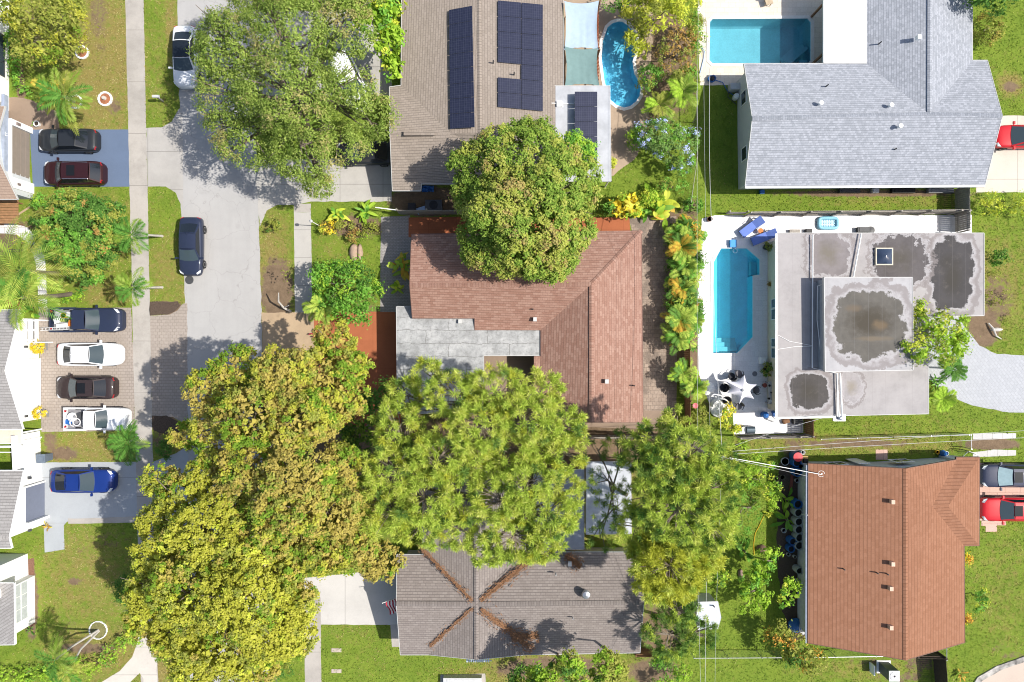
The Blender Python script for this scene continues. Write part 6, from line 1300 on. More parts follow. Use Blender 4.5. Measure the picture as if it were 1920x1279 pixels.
# ------------------------------------------------------------------ trees
LB_ = lobe
def LT(u, v, z, *a): return lobe(u, v, z * 1.55, *a)
tree('oak_tree', 'huge grey green oak spreading over the road and driveway', 'oak tree', (560,150),
     [LB_(440,85,7.2,72,68),LB_(540,60,8.6,80,72),LB_(640,55,7.8,68,62),LB_(428,180,6.6,62,58),LB_(540,175,8.6,88,78),LB_(645,170,7.4,66,56),LB_(694,218,6.2,48,42),LB_(470,268,6.2,64,48),LB_(568,285,6.8,68,52),LB_(645,275,6.2,50,34),LB_(596,345,5.2,30,26),LB_(398,85,6.2,34,52),LB_(418,240,5.8,36,30),LB_(500,-25,8,85,50),LB_(630,-25,7.6,85,50)],
     'oak', G_oak, [.6,.3,.1], 21, .42, forks=2.0)
tree('vine_tree', 'yellow green large leaved tree against the tan roof edge', 'tree', (735,60), [LB_(722,15,4.6,32,38),LB_(728,75,4.2,24,40),LB_(735,128,3.6,16,26),LB_(690,30,4.8,30,34)], 'loose', [G_lime[0], G_yell[1], G_lime[1]], [.55,.25,.2], 22, .16, gap=.12, ls=.3, asp=.6, k=18)
tree('mango_tree', 'dense round mango tree overlapping the tan and red brown roofs', 'mango tree', (975,410),
     [LB_(985,310,7.6,85,72),LB_(905,320,6.9,58,50),LB_(1055,350,7.2,62,66),LB_(985,400,8.4,92,82),LB_(925,395,7.2,55,62),LB_(940,470,6.8,58,52),LB_(1030,445,7,68,52),LB_(985,480,6.6,50,40),LB_(890,360,6.6,44,40),LB_(1000,255,6.6,52,28),LB_(1062,430,6.6,55,52),LB_(905,440,6.4,46,52),LB_(985,440,7.4,90,66),LB_(1035,490,6.2,44,36)],
     'mango', G_mango, [.5,.42,.08], 23, .3)
tree('mango_tree', 'bright green small tree peeking out beside the round mango tree', 'tree', (1080,290), [LB_(1080,290,4.9,36,36)], 'mango', [G_lime[0], G_lime[1]], [.6,.4], 24, .12)
tree('olive_tree', 'tan and olive crowned street tree, uppermost of the three merged at the road', 'street tree', (470,800),
     [LT(390,740,6.6,52,50),LT(450,690,6.8,52,42),LT(530,700,7.6,62,52),LT(610,700,7.0,55,50),LT(470,780,8.2,72,60),LT(560,790,8.2,72,58),LT(650,690,6.2,40,40),LT(630,640,5.6,40,34),LT(350,815,5.2,34,24),LT(400,800,6.6,50,44),LT(420,850,6.4,50,40),LT(650,740,6.6,44,44),LT(600,760,7.4,50,50),LT(520,760,5.6,150,80,1.3)],
     'olive', [G_olive[1], G_olive[0], G_olive[3], G_olive[2]], [.2,.28,.32,.2], 25, .3)
tree('olive_tree', 'brownish crowned street tree in the middle of the merged three', 'street tree', (560,960),
     [LT(470,880,7.6,58,52),LT(560,890,8.4,72,60),LT(540,960,8.4,75,58),LT(620,960,7.6,58,52),LT(650,1030,6.8,58,42),LT(710,1050,6.0,46,36),LT(600,1040,7.2,48,40),LT(640,880,6.8,40,50),LT(440,930,7,44,50),LT(500,1010,7.6,50,44),LT(665,960,6.4,40,44),LT(560,950,5.8,120,100,1.3)],
     'olive', [G_olive[1], G_olive[0], G_olive[2], G_olive[3]], [.4,.25,.15,.2], 26, .3)
tree('olive_tree', 'bright yellow green street tree reaching the bottom frame edge', 'street tree', (400,1100),
     [LT(340,930,6.2,48,46),LT(380,1000,7.4,72,58),LT(300,1040,6.6,55,50),LT(460,1030,7.6,62,56),LT(350,1110,7.8,80,62),LT(450,1130,8.2,85,70),LT(280,1110,6.4,48,42),LT(400,1200,7.2,80,56),LT(500,1200,7.0,60,50),LT(330,1190,6.4,52,46),LT(550,1130,6.8,50,46),LT(430,1255,6.4,60,36),LT(300,900,5.6,34,34),LT(380,900,6.2,44,40),LT(420,960,7.2,50,50),LT(300,980,6,40,44),LT(270,1160,6,40,36),LT(530,1070,7,44,44),LT(560,1190,6.2,40,40),LT(480,1255,6.2,50,30),LT(360,1260,6,46,30),LT(400,1110,5.6,165,120,1.3),LT(420,1200,5.4,140,70,1.2)],
     'olive', [G_olive[3], G_yell[1], G_olive[0], G_olive[2], G_olive[1]], [.5,.08,.22,.12,.08], 27, .32)
tree('understory_tree', 'dark green tree in shade between the street trees and the pines', 'tree', (690,800), [LB_(690,780,4.4,50,48),LB_(720,740,3.6,30,30),LB_(660,870,4.2,45,50)], 'shrub', [G_lime[2], G_mango[0]], [.6,.4], 28, .14, dens=2.5, cr=.35, ls=.22)
tree('understory_shrub', 'dark green shrub under the yellow street tree beside the lawn', 'shrub', (238,1120), [LB_(240,1105,2.4,28,30),LB_(262,1140,2.4,26,24)], 'shrub', [G_lime[2], G_mango[0]], [.7,.3], 29, .08)
tree('understory_shrub', 'small dark shrub in tree shade beside the paver apron', 'shrub', (308,842), [LB_(308,842,.8,18,16)], 'shrub', [G_lime[2]], [1], 30, 0)
pine('pine_tree', 'broad long needled pine, the nearest to the street trees', (770,880), [LB_(745,800,10.5,48,46),LB_(740,880,10.8,58,55),LB_(800,940,11,62,50),LB_(725,960,10.2,58,44),LB_(830,850,11.4,55,52),LB_(790,1000,9.8,50,30),LB_(690,930,9,34,36),LB_(870,930,10,50,50),LB_(790,860,10.4,50,50),LB_(850,990,9.6,40,36)], G_pine, [.55,.3,.1,.05], 31, 1.6, .62, 34, tw=.06)
pine('pine_tree', 'broad long needled pine between the silver roof and the brown needles', (945,840), [LB_(850,740,11.4,60,44),LB_(930,730,11.8,60,42),LB_(900,800,12.2,64,54),LB_(990,790,12.2,60,56),LB_(1050,800,11.4,44,46),LB_(800,700,10.2,32,26),LB_(1020,730,10.5,36,36),LB_(1060,850,11,40,40),LB_(880,860,10.8,50,40),LB_(960,860,11,50,40),LB_(760,740,9.4,34,36)], G_pine, [.5,.36,.08,.06], 32, 1.6, .62, 34, tw=.06)
pine('pine_tree', 'long needled pine leaning over the grey brown shingle roof', (960,940), [LB_(930,930,11,52,50),LB_(990,900,11.5,55,50),LB_(1030,960,11,52,48),LB_(960,1010,10.4,62,44),LB_(910,1030,9.6,44,28),LB_(1010,1020,10,46,34),LB_(1065,920,10,28,36)], G_pine, [.55,.32,.08,.05], 33, 1.6, .62, 34, tw=.06)
pine('pine_tree', 'tall dark pine over the utility pole beside the white patio roof', (1240,880), [LB_(1290,850,12,66,54),LB_(1330,920,12,54,60),LB_(1240,880,12,56,52),LB_(1270,960,12.2,70,60),LB_(1335,990,11.4,46,50),LB_(1205,850,10.6,46,40),LB_(1190,990,9.6,40,40),LB_(1210,940,10.6,40,44),LB_(1350,870,11,34,40),LB_(1270,780,9.5,24,18),LB_(1280,905,12.2,60,50),LB_(1300,1000,11,50,44),LB_(1230,820,10.6,44,36)], [G_pine[0], G_pine[1], G_pine[2], G_lime[2]], [.5,.24,.2,.06], 34, 1.5, .6, 32, tw=.06)
pine('pine_tree', 'sparse thin needled pine branches above the white patio roof', (1180,930), [LB_(1140,900,8.6,44,34),LB_(1150,960,8.6,36,36),LB_(1125,1010,7.4,34,26),LB_(1170,830,8,44,26),LB_(1120,840,7.4,40,20)], [G_pine[2], G_pine[0]], [.7,.3], 35, .62, .5, 26, .18, tw=.05)
pine('pine_tree', 'yellow tipped drooping pine at the corner of the grey brown roof', (1250,1060), [LB_(1255,1060,10.6,68,58),LB_(1220,1040,10,40,40),LB_(1310,1040,9.6,44,44),LB_(1250,1100,9.4,60,30)], [G_pine[3], G_pine[1], G_pine[0]], [.6,.25,.15], 36, 2.0, .6, 36, tw=.07)
pine('pine_tree', 'dark tufted small pine shading the gap beside the garden shed', (1265,1160), [LB_(1270,1140,6.2,44,32),LB_(1250,1190,5.8,46,38),LB_(1305,1190,5.6,40,36),LB_(1260,1220,5.0,30,24)], [G_pine[2], G_pine[0], G_lime[2]], [.5,.3,.2], 37, 1.5, .5, 30, .16, tw=.06)
# left gardens
tree('shade_tree', 'bronze green round tree on the lawn below the blue driveway', 'tree', (155,440), [LB_(150,420,3.6,58,50),LB_(115,440,3.0,42,46),LB_(190,450,3.2,44,46),LB_(160,485,3.0,48,38),LB_(130,395,2.8,36,34),LB_(200,400,2.6,30,32)], 'mango', [G_lime[2], G_redb[0], G_olive[0], G_lime[1]], [.45,.02,.3,.23], 41, .14)
tree('sparse_tree', 'sparse yellow green tree at the top edge of the frame', 'tree', (100,70), [LB_(60,20,4.2,60,48),LB_(120,40,4.4,48,44),LB_(70,80,3.8,52,40),LB_(130,75,3.6,32,34)], 'loose', [G_olive[0], G_olive[3], G_olive[2]], [.5,.35,.15], 42, .14, ls=.2, gap=.22)
palm('coconut_palm', 'feathery palm with a yellow frond beside the brown entry patio', 'palm', (140,190), (122,182,3.6), 13, 2.9, [G_palm[0], G_palm[1], G_palm[0], G_olive[0]], 43, el=(.05,.9), droop=.5, lw=.16, ll=.6, r0=.14)
palm('yellow_palm', 'small yellowing palm tucked beside the green hedge', 'palm', (95,170), (88,168,1.6), 7, 1.7, [G_palm[2], G_palm[1]], 44, el=(.1,.9), droop=.4, lw=.09, ll=.45, r0=.07)
palm('christmas_palm', 'small palm with white trunk leaning over the sidewalk, nearer the navy sedan', 'palm', (304,443), (247,440,4.3), 9, 1.75, [G_palm[0], G_palm[0], G_palm[1]], 45, el=(.15,.8), droop=.4, lw=.1, ll=.55, r0=.085, curve=(.2,0,.15))
palm('christmas_palm', 'small palm with white trunk over the sidewalk, nearer the black pickup', 'palm', (304,539), (248,540,4.3), 9, 1.7, [G_palm[0], G_palm[0], G_palm[1]], 46, el=(.15,.8), droop=.4, lw=.1, ll=.55, r0=.085, curve=(.2,0,.15))
palm('christmas_palm', 'green palm above the sidewalk between white pickup and blue sedan', 'palm', (262,822), (241,829,3.6), 12, 2.0, [G_palm[0], G_palm[1], G_palm[0]], 47, el=(.05,.9), droop=.4, lw=.1, ll=.6, r0=.1)
palm('queen_palm', 'streaming pale palm with grey trunk, upper of the pair by the white path', 'palm', (132,516), (38,508,8.0), 11, 3.1, [G_palm[1], G_areca[0], G_olive[0]], 48, el=(-.1,.8), droop=.35, lw=.1, ll=.8, r0=.16, curve=(.5,0,0), bark=BARK, steps=20)
palm('queen_palm', 'streaming pale palm with grey trunk, lower of the pair by the black pickup', 'palm', (134,552), (42,558,7.6), 10, 3.0, [G_palm[1], G_areca[0], G_palm[0]], 49, el=(-.1,.8), droop=.35, lw=.1, ll=.8, r0=.16, curve=(.5,0,0), bark=BARK, steps=20)
palm('queen_palm', 'thin fronded palm hanging over the curve of the white path', 'palm', (40,470), (12,470,6.0), 9, 2.6, [G_palm[1], G_palm[0]], 50, el=(.0,.8), droop=.35, lw=.08, ll=.6, r0=.12, bark=BARK)
palm('adonidia_palm', 'palm on a long white trunk leaning towards the hedge, upper trunk', 'palm', (185,1181), (103,1238,5.4), 9, 1.8, [G_palm[0], G_palm[1]], 51, el=(-.1,.8), droop=.45, lw=.1, ll=.55, r0=.08, curve=(-.35,-.1,.2))
palm('adonidia_palm', 'palm on a long white trunk leaning towards the hedge, lower trunk', 'palm', (186,1183), (126,1262,4.6), 8, 1.5, [G_palm[0], G_olive[0]], 52, el=(-.2,.7), droop=.45, lw=.1, ll=.5, r0=.08, curve=(-.1,.25,.2))
def hedge(label, pts, wd, ht, mats, prob, seed, cat='hedge', name='hedge', **kw):
    L = []; kw = dict(dict(sub=2, dens=4, cr=.22, k=14), **kw)
    for (a, b) in zip(pts, pts[1:]):
        n = max(1, int(math.hypot(b[0]-a[0], b[1]-a[1]) * S / (wd * .7)))
        for i in range(n): L.append((np.array(P(a[0] + (b[0]-a[0]) * (i+.5) / n, a[1] + (b[1]-a[1]) * (i+.5) / n, ht * .55)), np.array([wd*.62, wd*.62, ht*.5])))
    t = thing(name, label, cat, P(*pts[0])); crown('foliage', L, 'shrub', mats, prob, t, seed, **kw)
    mb = MB(); 
    for c, r in L: mb.tube([(c[0], c[1], 0), (c[0]+.05, c[1], c[2])], .03, 5)
    mb.build('stems', BARK, t); return t
hedge('bright green curved hedge along the pale path at the bottom', [(-10,1268),(60,1262),(130,1262),(190,1238),(240,1202),(262,1186)], 1.25, 1.1, [G_lime[0], G_lime[1]], [.7,.3], 61)
hedge('lime green hedge along the white house wall at the top', [(20,60),(28,130),(35,165),(60,172)], .8, .9, [G_lime[1], G_lime[0]], [.6,.4], 62)
hedge('low green hedge strip above the black pickup', [(115,562),(152,560)], .5, .5, [G_lime[0], G_lime[1]], [.5,.5], 63)
tree('round_shrub', 'bright green ball shrub beside the garage house pier', 'shrub', (76,382), [LB_(75,378,.8,17,15)], 'shrub', [G_lime[1], G_lime[0]], [.7,.3], 64, .04)
tree('round_shrub', 'dark small shrub next to the bronze tree and the timber deck', 'shrub', (68,418), [LB_(68,416,.5,9,9)], 'shrub', [G_lime[2]], [1], 65, 0)
for lab, u, v, sd in (('red leaved cordyline at the taupe roof corner, nearer the frame edge', 22, 568, 66), ('red leaved cordyline at the taupe roof corner, nearer the pergola', 44, 577, 67)): clump('cordyline', lab, 'plant', (u+4,v-2), .5, 14, .7, .09, [G_red], sd, spread=.05)
clump('grass_plant', 'spiky green grass clump by the grey palm trunks', 'plant', (153,545), .1, 16, .55, .07, [G_palm[0]], 68, spread=.1); clump('garden_plant', 'broad green plants under the streaming palms by the path', 'plant', (62,577), .4, 16, .9, .22, [G_lime[1], G_lime[0]], 69, spread=.5); clump('garden_plant', 'leafy olive plant between the two grey palm trunks', 'plant', (112,535), .3, 16, .8, .2, [G_palm[1], G_olive[0]], 70, spread=.35)
clump('garden_plant', 'small yellowed plant at the front corner of the blue sedan driveway', 'plant', (92,986), .2, 12, .5, .08, [G_palm[2], G_redb[0]], 71, spread=.1); clump('spiky_plant', 'spiky plant at the foot of the gridded window corner', 'plant', (60,1178), .3, 14, .6, .08, [G_palm[0], G_redb[1]], 72, spread=.08)
clump('garden_plant', 'green tufted plant in the red mulch by the garage pier', 'plant', (66,233), .1, 12, .35, .08, [G_lime[1]], 73, spread=.05); clump('grass_plant', 'fine golden grass inside the curve of the white path', 'plant', (40,458), .2, 30, .8, .05, [G_palm[2], G_palm[1]], 74, spread=.5)
tree('ground_shrub', 'brown and olive ground shrub in the round bed by the white path', 'shrub', (45,470), [LB_(45,470,.4,16,16)], 'shrub', [G_olive[0], G_redb[1]], [.5,.5], 75, 0)
# front garden of the centre house
tree('garden_tree', 'bright green leafy tree on the front lawn beside the terracotta court', 'tree', (650,545), [LB_(650,530,3.4,46,38),LB_(690,545,3.2,30,42),LB_(615,520,3.0,34,28),LB_(660,580,2.8,44,28),LB_(625,560,2.6,32,26)], 'loose', [G_lime[1], G_lime[0], G_lime[2]], [.6,.2,.2], 81, .12, gap=.15, ls=.2)
palm('travellers_palm', 'yellow green fan leaved palm overlapping the bright garden tree', 'palm', (610,578), (608,572,2.4), 13, 1.9, [G_palm[1], G_areca[0], G_lime[0]], 82, el=(.1,1.0), droop=.4, lw=.16, ll=.5, r0=.08)
clump('cycad', 'broad leaved lime plant in the front bed nearer the sidewalk', 'plant', (636,404), .5, 24, 1.05, .2, [G_lime[0], G_yell[1], G_lime[1]], 83, el=(.2,1.2)); clump('cycad', 'broad leaved green plant in the front bed by the white rail', 'plant', (686,400), .5, 26, 1.1, .2, [G_lime[0], G_lime[1]], 84, el=(.2,1.2))
tree('ground_shrub', 'yellow pink croton shrub at the sidewalk corner of the front bed', 'shrub', (612,428), [LB_(612,428,.5,15,14)], 'shrub', [G_yell[0], G_redb[0], G_yell[1]], [.4,.35,.25], 85, .03); tree('ground_shrub', 'dark reddish low shrub in the middle of the front bed', 'shrub', (660,444), [LB_(662,443,.4,16,12)], 'shrub', [G_redb[0], G_redb[1]], [.5,.5], 86, 0)
tree('ground_shrub', 'pale olive low shrub between the two broad leaved front plants', 'shrub', (648,424), [LB_(645,424,.35,20,11)], 'shrub', [G_olive[0], G_redb[1]], [.6,.4], 87, 0); tree('ground_shrub', 'light green low shrub below the white rail', 'shrub', (690,430), [LB_(692,430,.5,17,13)], 'shrub', [G_olive[0], G_lime[0]], [.6,.4], 88, 0)
clump('areca_palm', 'golden tipped palm on the grey pavers by the red brown roof edge', 'palm', (752,498), .9, 30, 1.3, .24, [G_areca[0], G_lime[0], G_areca[1]], 89, el=(.3,1.2), spread=.5); clump('areca_palm', 'smaller lime palm below the golden tipped one at the roof edge', 'palm', (748,540), .6, 14, .85, .2, [G_lime[0], G_yell[1]], 90, el=(.2,1.2), spread=.2)
tree('verge_shrub', 'little olive shrub on the verge at the oak shade edge', 'shrub', (508,426), [LB_(510,424,.5,12,11)], 'shrub', [G_olive[0], G_lime[2]], [.6,.4], 91, 0)
mb = MB(); b = P(545,584); mb.tube([b, b + Vector((-.35,.25,.6)), b + Vector((-.45,.7,1.5)), b + Vector((-.2,1.3,2.2))], [.1,.08,.07,.04], 7); mb.tube([b + Vector((-.35,.25,.6)), b + Vector((.3,.4,1.4))], [.06,.03], 6)
t = thing('bare_tree', 'pale bare forked trunk on the bark verge beside the sidewalk', 'tree', b); mb.build('trunk', BARKW, t, smooth=True); crown('twigs', [LB_(545,505,2.2,14,26)], 'loose', [G_olive[0], G_redb[1]], [.6,.4], t, 92, dens=.9, k=10, sub=2, fill=False)
clump('red_plant', 'red leaved plants under the tan crown beside the terracotta court', 'plant', (598,625), .4, 18, .6, .12, [G_red, G_redb[0]], 93, spread=.4)
# top garden strip between pools
tree('pale_shrub', 'pale yellow tufted tree overhanging the kidney pool', 'tree', (1225,40), [LB_(1240,30,2.8,50,40),LB_(1280,10,3.4,36,28),LB_(1190,60,1.7,22,26,.5),LB_(1205,95,1.5,14,16,.5),LB_(1200,15,1.9,40,26,.7)], 'loose', [G_yell[1], G_olive[3], G_olive[0]], [.4,.3,.3], 101, .1, gap=.25, ls=.26, asp=.3)
tree('bronze_shrub', 'bronze brown shrub mass beside the fence left of the turquoise pool', 'shrub', (1265,105), [LB_(1262,100,2.6,36,48),LB_(1290,85,2.4,22,38)], 'shrub', [G_redb[0], G_redb[1], G_olive[0]], [.42,.4,.18], 102, .1, dens=4)
palm('sago_palm', 'lime feather palm beside the fence, larger of the two by the plumbago', 'palm', (1276,180), (1281,171,2.2), 18, 1.75, [G_lime[0], G_areca[0], G_palm[1]], 103, el=(.15,1.1), droop=.45, lw=.11, ll=.5, r0=.09)
palm('sago_palm', 'lime feather palm closer to the kidney pool, smaller of the two', 'palm', (1232,200), (1236,197,1.8), 15, 1.5, [G_lime[0], G_palm[1], G_olive[0]], 104, el=(.15,1.1), droop=.45, lw=.11, ll=.45, r0=.09)
tree('plumbago_shrub', 'sprawling shrub covered in pale blue flowers by the fence', 'shrub', (1250,270), [LB_(1240,255,2.0,45,34),LB_(1270,280,2.0,38,42),LB_(1215,250,1.6,26,22),LB_(1275,310,1.6,28,20)], 'shrub', G_flow, [.5,.18,.32], 105, .08, dens=8, gap=.05, k=30, ls=.14, reg=6)
tree('garden_shrub', 'green shrub between the blue flowering shrub and the fence corner', 'shrub', (1260,352), [LB_(1262,350,1.2,30,16)], 'shrub', [G_lime[1], G_olive[0]], [.5,.5], 106, .04)
tree('garden_shrub', 'small yellowish shrub at the edge of the white flat roof', 'shrub', (1146,300), [LB_(1148,304,.8,6,12)], 'shrub', [G_yell[1]], [1], 107, 0)
tree('garden_shrub', 'dark green shrub row over the top edge between sail and pool', 'shrub', (1160,8), [LB_(1160,6,1.8,34,16)], 'shrub', [G_lime[2], G_lime[1]], [.5,.5], 108, .05)
tree('croton', 'yellow large leaved croton in the dark bed by the mango tree', 'shrub', (1172,388), [LB_(1172,386,1.2,30,22)], 'croton', [G_yell[0], G_yell[1], G_lime[0]], [.35,.4,.25], 109, .05)
clump('banana_plant', 'lime broad leaved clump between croton and gold palms', 'plant', (1238,396), .8, 22, 1.5, .42, [G_lime[0], G_yell[1], G_yell[2], G_lime[1]], 110, el=(.2,1.1), spread=.8)
clump('garden_plant', 'green broad leaves at the corner of the stained paver yard', 'plant', (1205,405), .5, 14, .9, .26, [G_lime[1], G_lime[0]], 111, spread=.4)
for i, (u, v, lab) in enumerate([(1290,428,'gold tinged areca palm at the top of the hedge row by the white deck'), (1284,462,'gold tinged areca palm second in the hedge row, above the pool corner'), (1292,500,'gold tinged areca palm facing the clipped pool corner'), (1286,540,'gold tinged areca palm midway down the hedge row'), (1296,572,'gold tinged areca palm with long fronds over the deck'), (1282,600,'gold tinged areca palm near the low end of the hedge row'), (1278,630,'last gold tinged areca palm of the hedge row')]):
    t = palm('areca_palm', lab, 'palm', (u-12,v), (u-6,v,1.1+.25*(i*7%4)), 15+(i*5%9), 1.45+.2*(i*3%4), [[G_areca[0], G_areca[2], G_lime[0], G_areca[1]], [G_areca[0], G_areca[1], G_areca[2]], [G_areca[2], G_lime[1], G_areca[0]], [G_areca[1], G_areca[0], G_areca[0], G_areca[2]]][i%4], 120+i, el=(.25,1.25), droop=.55, lw=.11, ll=.48, r0=0, group=None)
    mb = MB(); b = P(u-12, v)
    for k in range(5): mb.tube([b + Vector((.25*math.cos(k*1.3), .25*math.sin(k*1.3), 0)), P(u-6, v, 1.5)], .05, 6)
    mb.build('stems', G_areca[2], t)
    mb = MB()
    for k in range(7): blade(mb, P(u-6, v, 1.3) + Vector((RND.uniform(-.4,.4), RND.uniform(-.4,.4), RND.uniform(-.3,.2))), RND.uniform(0,2*pi), RND.uniform(.2,1.0), RND.uniform(.9,1.3), .16, .5, 6, RND.choice((0,0,1,2,2,3)), .15)
    mb.build('broad_leaf', [G_lime[0], G_areca[2], G_lime[1], G_areca[1]], t)
for i, (u, v, lab) in enumerate([(1280,700,'yellow green palm clump by the brown fence, above the red dish'), (1302,724,'darker palm clump leaning over the deck by the white cushion')]):
    t = palm('areca_palm', lab, 'palm', (u-6,v), (u,v,1.5), 15, 1.6, [G_areca[0], G_areca[2], G_lime[0]], 130+i, el=(.25,1.25), droop=.55, lw=.1, ll=.45, r0=0); mb = MB(); b = P(u-6, v)
    for k in range(5): mb.tube([b + Vector((.25*math.cos(k*1.3), .25*math.sin(k*1.3), 0)), P(u, v, 1.5)], .05, 6)
    mb.build('stems', G_areca[2], t)
clump('spiky_plant', 'spiky green plant by the brown fence under the palm clump', 'plant', (1298,650), .3, 16, .7, .08, [G_palm[0]], 133, spread=.1)
tree('yellow_shrub', 'yellow leafed shrub row between daybed and tall pine', 'shrub', (1362,780), [LB_(1366,768,1.0,9,14),LB_(1358,788,1.2,12,14),LB_(1374,806,1.0,16,8)], 'shrub', [G_yell[1], G_yell[0], G_lime[0]], [.5,.3,.2], 134, .05); tree('garden_shrub', 'dull olive weeds around the red dish stand', 'shrub', (1306,780), [LB_(1310,778,.5,16,22)], 'shrub', [G_olive[0], G_redb[1]], [.6,.4], 135, 0)
clump('grass_plant', 'fountain grass at the foot of the board fence below the deck', 'plant', (1391,832), .1, 26, .7, .06, [G_palm[1], G_lime[0]], 136, spread=.1)
# east gardens
tree('garden_tree', 'open crowned lime tree overhanging the stained flat roof and white driveway', 'tree', (1775,640), [LB_(1740,610,3.8,34,28),LB_(1785,615,3.6,32,24),LB_(1720,655,4.2,34,26),LB_(1765,655,3.8,36,30),LB_(1800,650,3.2,18,22),LB_(1722,580,3.6,14,16)], 'loose', [G_lime[0], G_olive[0], G_yell[1]], [.5,.25,.25], 141, .1, gap=.2)
palm('fan_palm', 'dark green palm beside the white curved driveway, upper of two', 'palm', (1776,690), (1788,692,2.0), 15, 1.3, [G_palm[0], G_lime[2]], 142, el=(.0,.9), droop=.35, lw=.1, ll=.45, r0=.08); palm('fan_palm', 'pale green palm below it at the roof corner beside the grass', 'palm', (1762,745), (1768,748,1.6), 16, 1.25, [G_palm[1], G_lime[0]], 143, el=(.0,.9), droop=.35, lw=.1, ll=.45, r0=.08); clump('grass_plant', 'grassy plant between the two driveway palms', 'plant', (1755,715), .2, 24, .9, .08, [G_palm[0], G_lime[1]], 144, spread=.3)
hedge('variegated yellow green hedge at the end of the grey board fence', [(1838,385),(1880,384),(1930,388)], 1.7, 1.3, [G_yell[1], G_lime[0], G_olive[0]], [.45,.3,.25], 145)
tree('round_shrub', 'dark green ball shrub on the lawn beside the stained roof', 'shrub', (1872,482), [LB_(1875,481,.8,19,18)], 'shrub', [G_lime[2], G_lime[1]], [.6,.4], 146, .04)
tree('dark_tree', 'dark leaved tree over the grey roof valley at the top edge', 'tree', (1850,-30), [LB_(1880,-20,4.0,48,46),LB_(1842,-30,4.6,40,40)], 'shrub', [G_lime[2], G_mango[0]], [.7,.3], 147, .12, dens=3, cr=.3, ls=.22); tree('dry_shrub', 'dry olive and straw coloured brush beside the grey house', 'shrub', (1850,55), [LB_(1852,55,1.2,28,34)], 'shrub', [G_olive[0], G_redb[1], G_olive[1]], [.4,.3,.3], 148, .05)
tree('dry_weeds', 'patch of olive weeds beside the stained roof edge', 'weeds', (1868,550), [LB_(1866,540,.3,22,34),LB_(1885,580,.3,18,26)], 'shrub', [G_olive[0], G_redb[1]], [.6,.4], 149, 0, ls=.12, gap=.5, fill=False, dens=3)
tree('sapling', 'two coloured sapling on the lawn beside the rust roof', 'tree', (1828,1116), [LB_(1842,1116,1.4,14,12),LB_(1838,1135,1.1,12,14)], 'shrub', [G_lime[1], G_yell[1], G_olive[0]], [.4,.4,.2], 150, .05)
for lab, u, v, sd in (('orange leaved little shrub at the rust wall, nearer the wing', 1813, 1047, 151), ('orange leaved little shrub at the rust wall, nearer the frame bottom', 1813, 1161, 152)): tree('small_shrub', lab, 'shrub', (u,v), [LB_(u,v,.5,7,10)], 'shrub', [G_yell[2], G_yell[0]], [.6,.4], sd, 0)
clump('garden_plant', 'straw coloured spiky plant at the dark brown fence end', 'plant', (1797,1262), .2, 20, .7, .09, [G_yell[2], G_palm[1]], 153, spread=.15)
# garden of the rust house
tree('lime_shrub', 'lime green shrubbery beside the dark barrel strip, upper mass', 'shrub', (1432,890), [LB_(1425,880,1.6,26,28),LB_(1440,915,1.6,20,26),LB_(1400,890,1.8,24,30),LB_(1448,940,1.2,12,18)], 'shrub', [G_lime[0], G_yell[1], G_lime[1]], [.55,.25,.2], 161, .06, dens=4); tree('fern_tree', 'feathery soft green tree on the lawn beside the tall pine', 'tree', (1405,950), [LB_(1405,950,2.6,26,34),LB_(1385,990,2.4,20,24)], 'shrub', [G_lime[1], G_palm[1]], [.7,.3], 162, .06, dens=3, ls=.16, asp=.25)
tree('citrus_tree', 'bright citrus tree, uppermost on the back lawn', 'citrus tree', (1445,1050), [LB_(1440,1045,2.2,22,20),LB_(1425,1070,2.0,20,18)], 'shrub', [G_lime[0], G_lime[1]], [.7,.3], 163, .06, dens=3.4, ls=.2, gap=.15); tree('citrus_tree', 'bright citrus tree left of the round one, on open lawn', 'citrus tree', (1412,1105), [LB_(1412,1095,2.4,27,26),LB_(1400,1130,2.0,20,22),LB_(1428,1125,2.0,16,18)], 'shrub', [G_lime[0], G_lime[1]], [.65,.35], 164, .07, dens=3.4, ls=.2, gap=.15); tree('citrus_tree', 'round yellow green citrus at the edge of the dark strip', 'citrus tree', (1474,1105), [LB_(1476,1110,2.0,22,26)], 'shrub', [G_lime[0], G_yell[1], G_lime[1]], [.5,.3,.2], 165, .06, dens=3.4, ls=.2)
tree('yellow_shrub', 'yellow tipped shrub above the garden shed', 'shrub', (1345,1085), [LB_(1348,1080,1.6,22,22)], 'shrub', [G_lime[0], G_yell[1], G_lime[2]], [.4,.3,.3], 166, .05); tree('bronze_shrub', 'bronze and yellow tree over the chain link fence by the rust roof', 'tree', (1485,1205), [LB_(1460,1190,2.2,24,22),LB_(1490,1215,2.4,34,26),LB_(1520,1240,1.8,26,20)], 'loose', [G_olive[0], G_yell[2], G_lime[2]], [.5,.25,.25], 167, .08, ls=.2, dens=2.6, gap=.15)
clump('banana_plant', 'banana plant between the barrels and the lime shrubs, upper', 'banana plant', (1470,934), .7, 9, 1.1, .26, [G_lime[0], G_lime[1]], 168, el=(.1,.9), fold=.25); clump('banana_plant', 'banana plant between the barrels and the lime shrubs, lower', 'banana plant', (1470,972), .7, 7, 1.2, .3, [G_lime[0], G_lime[1]], 169, el=(.1,.8), fold=.25); clump('banana_plant', 'banana plant on the open back lawn near the brown stump', 'banana plant', (1392,1030), .8, 7, 1.5, .34, [G_lime[1], G_lime[2]], 170, el=(.2,1.0), fold=.25)
clump('spiky_plant', 'yellow green spiky plant where the hose starts', 'plant', (1441,962), .2, 22, .6, .07, [G_yell[1], G_olive[3]], 171, spread=.12)
